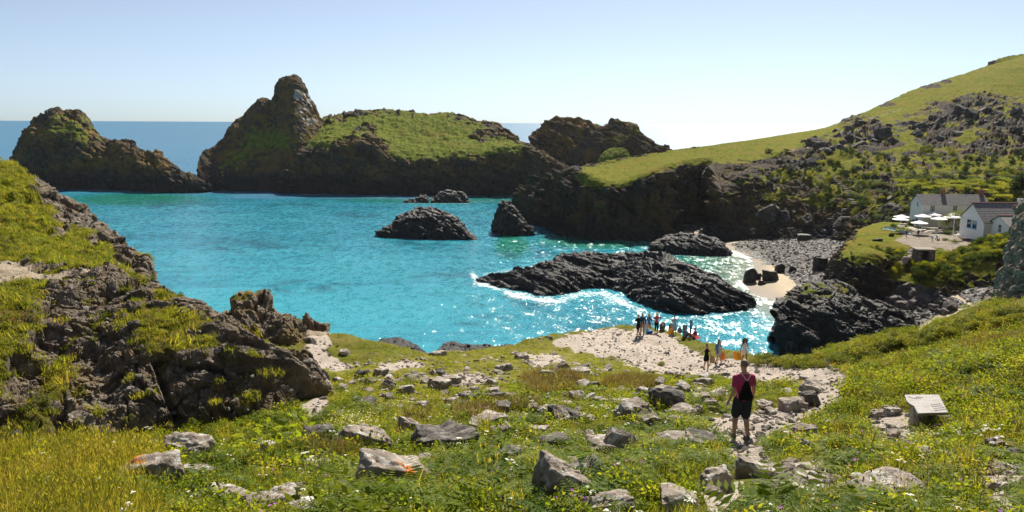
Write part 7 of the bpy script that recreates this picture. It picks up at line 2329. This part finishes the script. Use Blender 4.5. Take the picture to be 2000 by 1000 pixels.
# visitors on the terrace
def terr_pt(px, py, z=13.5):
    d = unpix(px, py); return CAM + d * ((z - 40) / d[2])
VIS = [(1770, 463, 'stand', SK2, (0.05, 0.04, 0.04), (0.16, 0.15, 0.15), 'person in dark top and grey shorts standing by the deck chairs', .3), (1793, 462, 'stand', SK2, (0.03, 0.07, 0.18), (0.30, 0.14, 0.14), 'person in a navy top standing at the front picnic tables', 3.0),
       (1821, 471, 'bend', SK1, (0.04, 0.17, 0.55), (0.60, 0.60, 0.66), 'person in a bright blue top bending over on the small lawn', -1.2), (1843, 456, 'stand', SK3, (0.22, 0.26, 0.36), (0.24, 0.10, 0.10), 'person in a grey blue top standing by the hedge near the low cottage', 1.0),
       (1863, 446, 'stand', SK2, (0.015, 0.025, 0.06), (0.02, 0.02, 0.03), 'person in very dark clothes standing beside the porch post', 2.2), (1819, 444, 'sit', SK2, (0.02, 0.08, 0.42), (0.02, 0.03, 0.08), 'person in royal blue seated with back turned at a far table', 3.0),
       (1831, 443, 'sit', SK1, (0.08, 0.30, 0.36), (0.10, 0.10, 0.12), 'person in teal seated next to the one in royal blue', 3.2), (1771, 442, 'sit', SK3, (0.36, 0.28, 0.26), (0.12, 0.14, 0.14), 'person in a pinkish top seated at the left back table', .2),
       (1848, 450, 'sit', SK1, (0.55, 0.55, 0.58), (0.05, 0.06, 0.10), 'person in a white top seated behind the clipped hedge', -.5), (1879, 443, 'stand', SK1, (0.40, 0.26, 0.24), (0.10, 0.08, 0.10), 'person in a dusky pink top under the porch roof', 1.5)]
for px, py, ps_, skn, ct, cb, lab, yw in VIS:
    person(lab, terr_pt(px, py), 1.72, yw, ps_, skn, (cloth('vis_%d_%d' % (px, int(ct[2] * 100)), ct), .9), (cloth('visb_%d' % px, cb), 1.2 if ps_ != 'stand' else .9), hair=hair_mat((0.06, 0.04, 0.03)), voxel=.02, group='visitors on the tea terrace', fingers=True)
p = terr_pt(1831, 468)
root = empty('pushchair', tuple(p), .4)
tag(root, 'pale teal pushchair beside the bending person on the small lawn', 'pushchair')
b = bmesh.new()
for a_, c in (((-.25, -.3, .15), (-.25, .45, 1.0)), ((.25, -.3, .15), (.25, .45, 1.0)), ((-.25, .3, .15), (-.25, -.1, .6)), ((.25, .3, .15), (.25, -.1, .6)), ((-.25, .45, 1.0), (.25, .45, 1.0))): round_cone(b, a_, c, .02, .02, 6)
me = bpy.data.meshes.new('frame'); b.to_mesh(me); b.free(); me.materials.append(M_PIPE); o = bpy.data.objects.new('frame', me); COL.objects.link(o); o.parent = root
mb = MB(); boxm(mb, (0, 0, .45), (.44, .5, .06)); boxm(mb, (0, .22, .72), (.44, .06, .6), rot=Matrix.Rotation(-.3, 3, 'X')); boxm(mb, (0, .0, 1.0), (.46, .5, .05), rot=Matrix.Rotation(.3, 3, 'X')); mb.obj('seat', flat_mat('teal_fabric', (.35, .60, .58), .8), root)
for x in (-.26, .26):
    for y in (-.3, .32):
        mb = MB(); seg = 12
        V = [(x + dx, y + .14 * math.cos(k / seg * 6.283), .14 + .14 * math.sin(k / seg * 6.283)) for dx in (-.02, .02) for k in range(seg)]
        mb.add(V, [tuple(range(seg)), tuple(range(2 * seg - 1, seg - 1, -1))] + [(k, (k + 1) % seg, seg + (k + 1) % seg, seg + k) for k in range(seg)]); mb.obj('wheel', M_PIPE, root)
bag('dark purple holdall lying on the lawn in front of the deck chairs', terr_pt(1741, 462), 1.3, .75, flat_mat('purple_nylon', (0.035, 0.02, 0.075), .7))
bag('red and orange beach bag on the small lawn beside the pushchair', terr_pt(1832, 471), .8, .35, flat_mat('red_nylon', (0.6, 0.12, 0.06), .7))

# white boards by the hedge, rocks on the lawn
root = empty('bench', tuple(terr_pt(1874, 462, 14)), .15)
tag(root, 'low white plank bench in front of the low cottage', 'bench')
mb = MB(); boxm(mb, (0, 0, .45), (3.2, .35, .07)); mb.obj('seat', M_WHITEP, root)
for s in (-1, 1):
    mb = MB(); boxm(mb, (s * 1.2, 0, .21), (.1, .3, .42)); mb.obj('leg', M_WHITEP, root)
place_stone(BLACK[0], 'beach_rock', terr_pt(1715, 471), 2.4, .7, 1.4, .2, 'flat dark rock sticking out of the round lawn', None, (0, 0), .2, 'rock')

# stone hut below the terrace and its steps
p = at(1803, 508, Y=163)
root = empty('hut', tuple(p), -.10)
tag(root, 'small stone hut with a flat slab roof and dark doorway in the bank', 'hut')
t = NT('rubble_wall')
co = t.co(True)
vr = t.voro(2.4, 'F1', co, 'Color'); vd = t.voro(2.4, 'DISTANCE_TO_EDGE', co)
rc = t.n('SeparateColor'); t.t.links.new(vr, rc.inputs[0])
M_RUB = t.done(t.bsdf(t.mix(t.sm(0.0, .08, vd), (0.04, 0.035, 0.03), t.ramp(rc.outputs[0], [(0, (.09, .07, .06)), (1, (.24, .17, .14))])), .9, t.bump(t.sm(0, .12, vd), .8, .1), .15))
mb = MB(); boxm(mb, (-1.25, 0, 1.05), (1.0, 2.6, 2.3)); boxm(mb, (1.15, 0, 1.05), (1.2, 2.6, 2.3)); boxm(mb, (-.1, .9, 1.05), (1.4, .6, 2.3)); mb.obj('wall', M_RUB, root)
mb = MB(); boxm(mb, (-.05, .1, 2.33), (4.0, 3.4, .28)); mb.obj('roof', flat_mat('weathered_concrete', (0.26, 0.22, 0.18), .9, .1, .25, 2), root)
mb = MB(); boxm(mb, (-.1, .55, .9), (1.38, .08, 2.0)); mb.obj('doorway_panel', flat_mat('doorway_shade', (0.012, 0.012, 0.014), .8), root)  # black sheet painting the shade inside the open doorway

M_STEP = flat_mat('step_stone', (0.34, 0.30, 0.26), .9, .1, .2, 3)
def flight(label, pts, n, width, hit, slope_rise=.30):
    a, b_ = hit(*pts[0]), hit(*pts[-1])
    root = empty('stairs', tuple(a))
    tag(root, label, 'stairs')
    tt_ = np.linspace(0, 1, n)
    seg = np.linspace(0, 1, len(pts))
    for k in range(n):
        x, y = np.interp(tt_[k], seg, [q[0] for q in pts]), np.interp(tt_[k], seg, [q[1] for q in pts])
        q = hit(x, y)
        mb = MB(); w = width * rng.uniform(.85, 1.15)
        boxm(mb, (0, 0, .06), (w, .75, .32), 0, 1.05)
        o = mb.obj('step', M_STEP, root)
        o.location = np.array(q) - a + np.array([0, -.35, .22]); o.rotation_euler = (0, 0, rng.normal() * .12)
flight('upper flight of pale stone steps zigzagging down the far hillside', [(1626, 344), (1640, 360), (1655, 374), (1661, 388), (1668, 399)], 17, 1.9, hill_hit)
flight('lower flight of stone steps reaching the beach below the hillside', [(1652, 410), (1648, 424), (1640, 434), (1632, 444)], 12, 2.6, hill_hit)
flight('topmost short flight of rough steps among rocks on the hillside', [(1586, 296), (1596, 312), (1600, 324), (1604, 334)], 9, 1.6, hill_hit)
flight('short flight of stone steps from the tea terrace down to the cove path', [(1782, 488), (1776, 496), (1768, 506), (1760, 517)], 12, 1.3, terr_hit)

# vegetation round the cottages
M_LIME = leaf_mat('bright_scrub_leaf', (0.10, 0.13, 0.008), (0.19, 0.21, 0.010), (0.28, 0.26, 0.015), .5, patch=.15, dryf=.05)
M_MID = leaf_mat('hedge_leaf', (0.03, 0.055, 0.010), (0.06, 0.09, 0.012), (0.10, 0.125, 0.018), .35, patch=.2, dryf=.1)
M_TAM = leaf_mat('tamarisk_leaf', (0.06, 0.085, 0.03), (0.10, 0.12, 0.035), (0.15, 0.16, 0.045), .4, patch=.4, dryf=.1)
LM = [bush_mesh('scrub_bush', 400 + k, 900, 1.0, .8, .12, M_LIME) for k in range(3)]
MD = [bush_mesh('hedge_bush', 410 + k, 900, 1.0, .8, .12, M_MID) for k in range(3)]
def bush_at(me, name, p, wpx, label, cat='bush', group=None, hs=.8):
    shrub(me, name, 0, 0, wpx, label, cat, group, hs, p=np.array(p))
r = np.random.RandomState(21)
for k in range(70):
    x = r.uniform(1752, 2010)
    y = r.uniform(352, 374) if k < 44 else r.uniform(374, 392)
    if y > 374 and x < 1930: x = r.uniform(1930, 2010)
    bush_at(LM[k % 3], 'scrub_bush', hill_hit(x, y), r.uniform(22, 40), 'bright yellow green scrub bush on the bank behind the cottages', 'bush', 'yellow green scrub behind the cottages', .55)
for k in range(46):
    x, y = r.uniform(1660, 1800), r.uniform(352, 440)
    bush_at(MD[k % 3], 'hedge_bush', hill_hit(x, y), r.uniform(16, 32), 'dark green bush on the broken slope left of the cottages', 'bush', 'dark bushes on the slope left of the cottages', .6)
for k in range(30):
    x, y = r.uniform(1740, 2000), r.uniform(336, 352)
    bush_at(MD[k % 3], 'hedge_bush', hill_hit(x, y), r.uniform(16, 30), 'low dark bush in the hedge line above the yellow green scrub', 'bush', 'dark hedge above the scrub', .5)
bush_at(LM[0], 'scrub_bush', hill_hit(1733, 390), 36, 'single vivid green bush on the dark slope left of the long cottage', hs=.6)
for px, py, w, lab in ((1748, 445, 26, 'clipped green hedge bush behind the deck chairs at the left end'), (1764, 443, 20, 'clipped green hedge bush behind the deck chairs at the right end'), (1782, 440, 16, 'small hedge bush at the foot of the cottage gable'), (1846, 470, 16, 'rounded dark green shrub at the edge of the small lawn'),
                       (1852, 458, 30, 'broad clipped hedge between tables and the low cottage'), (1858, 472, 14, 'lime green shrub next to the rounded dark one'), (1868, 474, 16, 'dark shrub under the white plank bench'), (1880, 446, 20, 'green bush beside the porch post')):
    bush_at(MD[px % 3] if 'lime' not in lab else LM[1], 'hedge_bush', terr_pt(px, py, 13.5 if px < 1855 else 13.7), w, lab, hs=.75)
# feathery tree before the long cottage
root = empty('tree', (at(1866, 440, Y=201)[0], 201.0, 13.5), 0)
tag(root, 'feathery grey green tamarisk tree in front of the long cottage', 'tree')
b = bmesh.new()
for a_, c, r0, r1 in (((0, 0, -.3), (.1, 0, 1.6), .16, .12), ((.1, 0, 1.5), (-1.3, .1, 3.2), .10, .05), ((.1, 0, 1.5), (1.2, -.2, 3.4), .10, .05), ((.1, 0, 1.5), (.1, .3, 3.9), .10, .05)): round_cone(b, a_, c, r0, r1, 8)
me = bpy.data.meshes.new('trunk'); b.to_mesh(me); b.free(); me.materials.append(M_TWIG); o = bpy.data.objects.new('trunk', me); COL.objects.link(o); o.parent = root
mb = MB(); r = np.random.RandomState(4)
for _ in range(2600):
    c = ((-1.9, 0, 3.0), (-.5, .2, 3.9), (1.0, 0, 4.1), (2.4, 0, 3.4), (.2, -.4, 2.8), (-2.6, 0, 2.2), (3.0, 0, 2.6))[r.randint(7)]
    v = r.normal(size=3) * np.array([.75, .6, .55]) + c
    leafquad(mb, v, (r.normal() * .5, r.normal() * .5, .9), r.normal(size=3), r.uniform(.3, .6), .045)
o = mb.obj('crown', M_TAM, root)
# dark rounded tree at the right edge
p = hill_hit(1990, 380)
root = empty('tree', tuple(p), 0)
tag(root, 'dark dense rounded tree at the right edge above the low cottage', 'tree')
b = bmesh.new()
for a_, c, r0, r1 in (((0, 0, -.5), (0, 0, 2.0), .3, .2), ((0, 0, 1.8), (-1.2, 0, 3.4), .16, .08), ((0, 0, 1.8), (1.1, 0, 3.6), .16, .08)): round_cone(b, a_, c, r0, r1, 8)
me = bpy.data.meshes.new('trunk'); b.to_mesh(me); b.free(); me.materials.append(M_TWIG); o = bpy.data.objects.new('trunk', me); COL.objects.link(o); o.parent = root
mb = MB()
for _ in range(3600):
    c = ((-1.4, 0, 3.2), (0, .2, 4.6), (1.3, 0, 3.6), (0, -.8, 2.6), (-1.6, -.4, 1.6), (1.8, -.3, 2.0))[r.randint(6)]
    v = r.normal(size=3); v /= np.linalg.norm(v); v = v * 1.35 * r.rand() ** .35 + c
    leafquad(mb, v, r.normal(size=3), r.normal(size=3), r.uniform(.2, .45), .09)
mb.obj('crown', M_DARKL, root)
# fence posts on the hillside
for k, (px, py, lab) in enumerate(((1738, 362, 'short leaning wooden fence post left of the others'), (1750, 359, 'upright grey fence post in the middle of three'), (1774, 354, 'upright grey fence post right of the others'), (1822, 346, 'grey fence post standing alone above the scrub'))):
    b = bmesh.new(); round_cone(b, (0, 0, -.3), (.12 if k == 0 else .02, 0, 1.5), .09, .08, 7)
    me = bpy.data.meshes.new('fence_post'); b.to_mesh(me); b.free(); me.materials.append(M_PALEW)
    o = bpy.data.objects.new('fence_post', me); COL.objects.link(o); o.location = hill_hit(px, py)
    tag(o, lab, 'fence post', 'fence posts on the hillside')
# scrub on the bank under the low cottage and on the knoll brow
r = np.random.RandomState(31)
w = np.maximum(0, smooth(-6, 6, poly_sd(_tf[:, 0], _tf[:, 1], [(1770, 505), (1840, 500), (1900, 478), (1960, 455), (1985, 470), (1960, 505), (1900, 520), (1880, 550), (1800, 552)])))
w = np.maximum(w, 0.55 * smooth(-4, 4, poly_sd(_tf[:, 0], _tf[:, 1], [(1672, 478), (1720, 484), (1762, 488), (1780, 500), (1752, 536), (1700, 530), (1672, 510)])))
idx = r.choice(len(w), 560, p=w / w.sum())
kit_sc = sub_kit('scrub_kit', [bpy.data.objects.new('scrub', m) for m in (LM[0], MD[0], GO[0], MD[1])])
scatter('scrub', _tv[idx], kit_sc, np.exp(r.normal(-.35, .35, 560)), 'low yellow green scrub on the bank under the low cottage', seed=41, tilt=.3)
# ------------------------------------------------------------------ sea air
bm = bmesh.new()
bmesh.ops.create_cube(bm, size=1.0)
hz = bpy.data.meshes.new('haze')
bmesh.ops.scale(bm, vec=(2400, 1500, 110), verts=bm.verts)
bm.to_mesh(hz); bm.free()
hzo = bpy.data.objects.new('haze', hz)
COL.objects.link(hzo)
hzo.location = (60, 600, 48)
hm = bpy.data.materials.new('sea_haze')
hm.use_nodes = True
nt_ = hm.node_tree
for n in list(nt_.nodes): nt_.nodes.remove(n)
pv = nt_.nodes.new('ShaderNodeVolumePrincipled')
pv.inputs['Color'].default_value = (0.9, 0.94, 1.0, 1)
pv.inputs['Density'].default_value = 0.000025
pv.inputs['Anisotropy'].default_value = 0.3
ou = nt_.nodes.new('ShaderNodeOutputMaterial')
nt_.links.new(pv.outputs[0], ou.inputs['Volume'])
hz.materials.append(hm)
tag(hzo, 'thin sunlit sea haze in the air', kind='stuff')
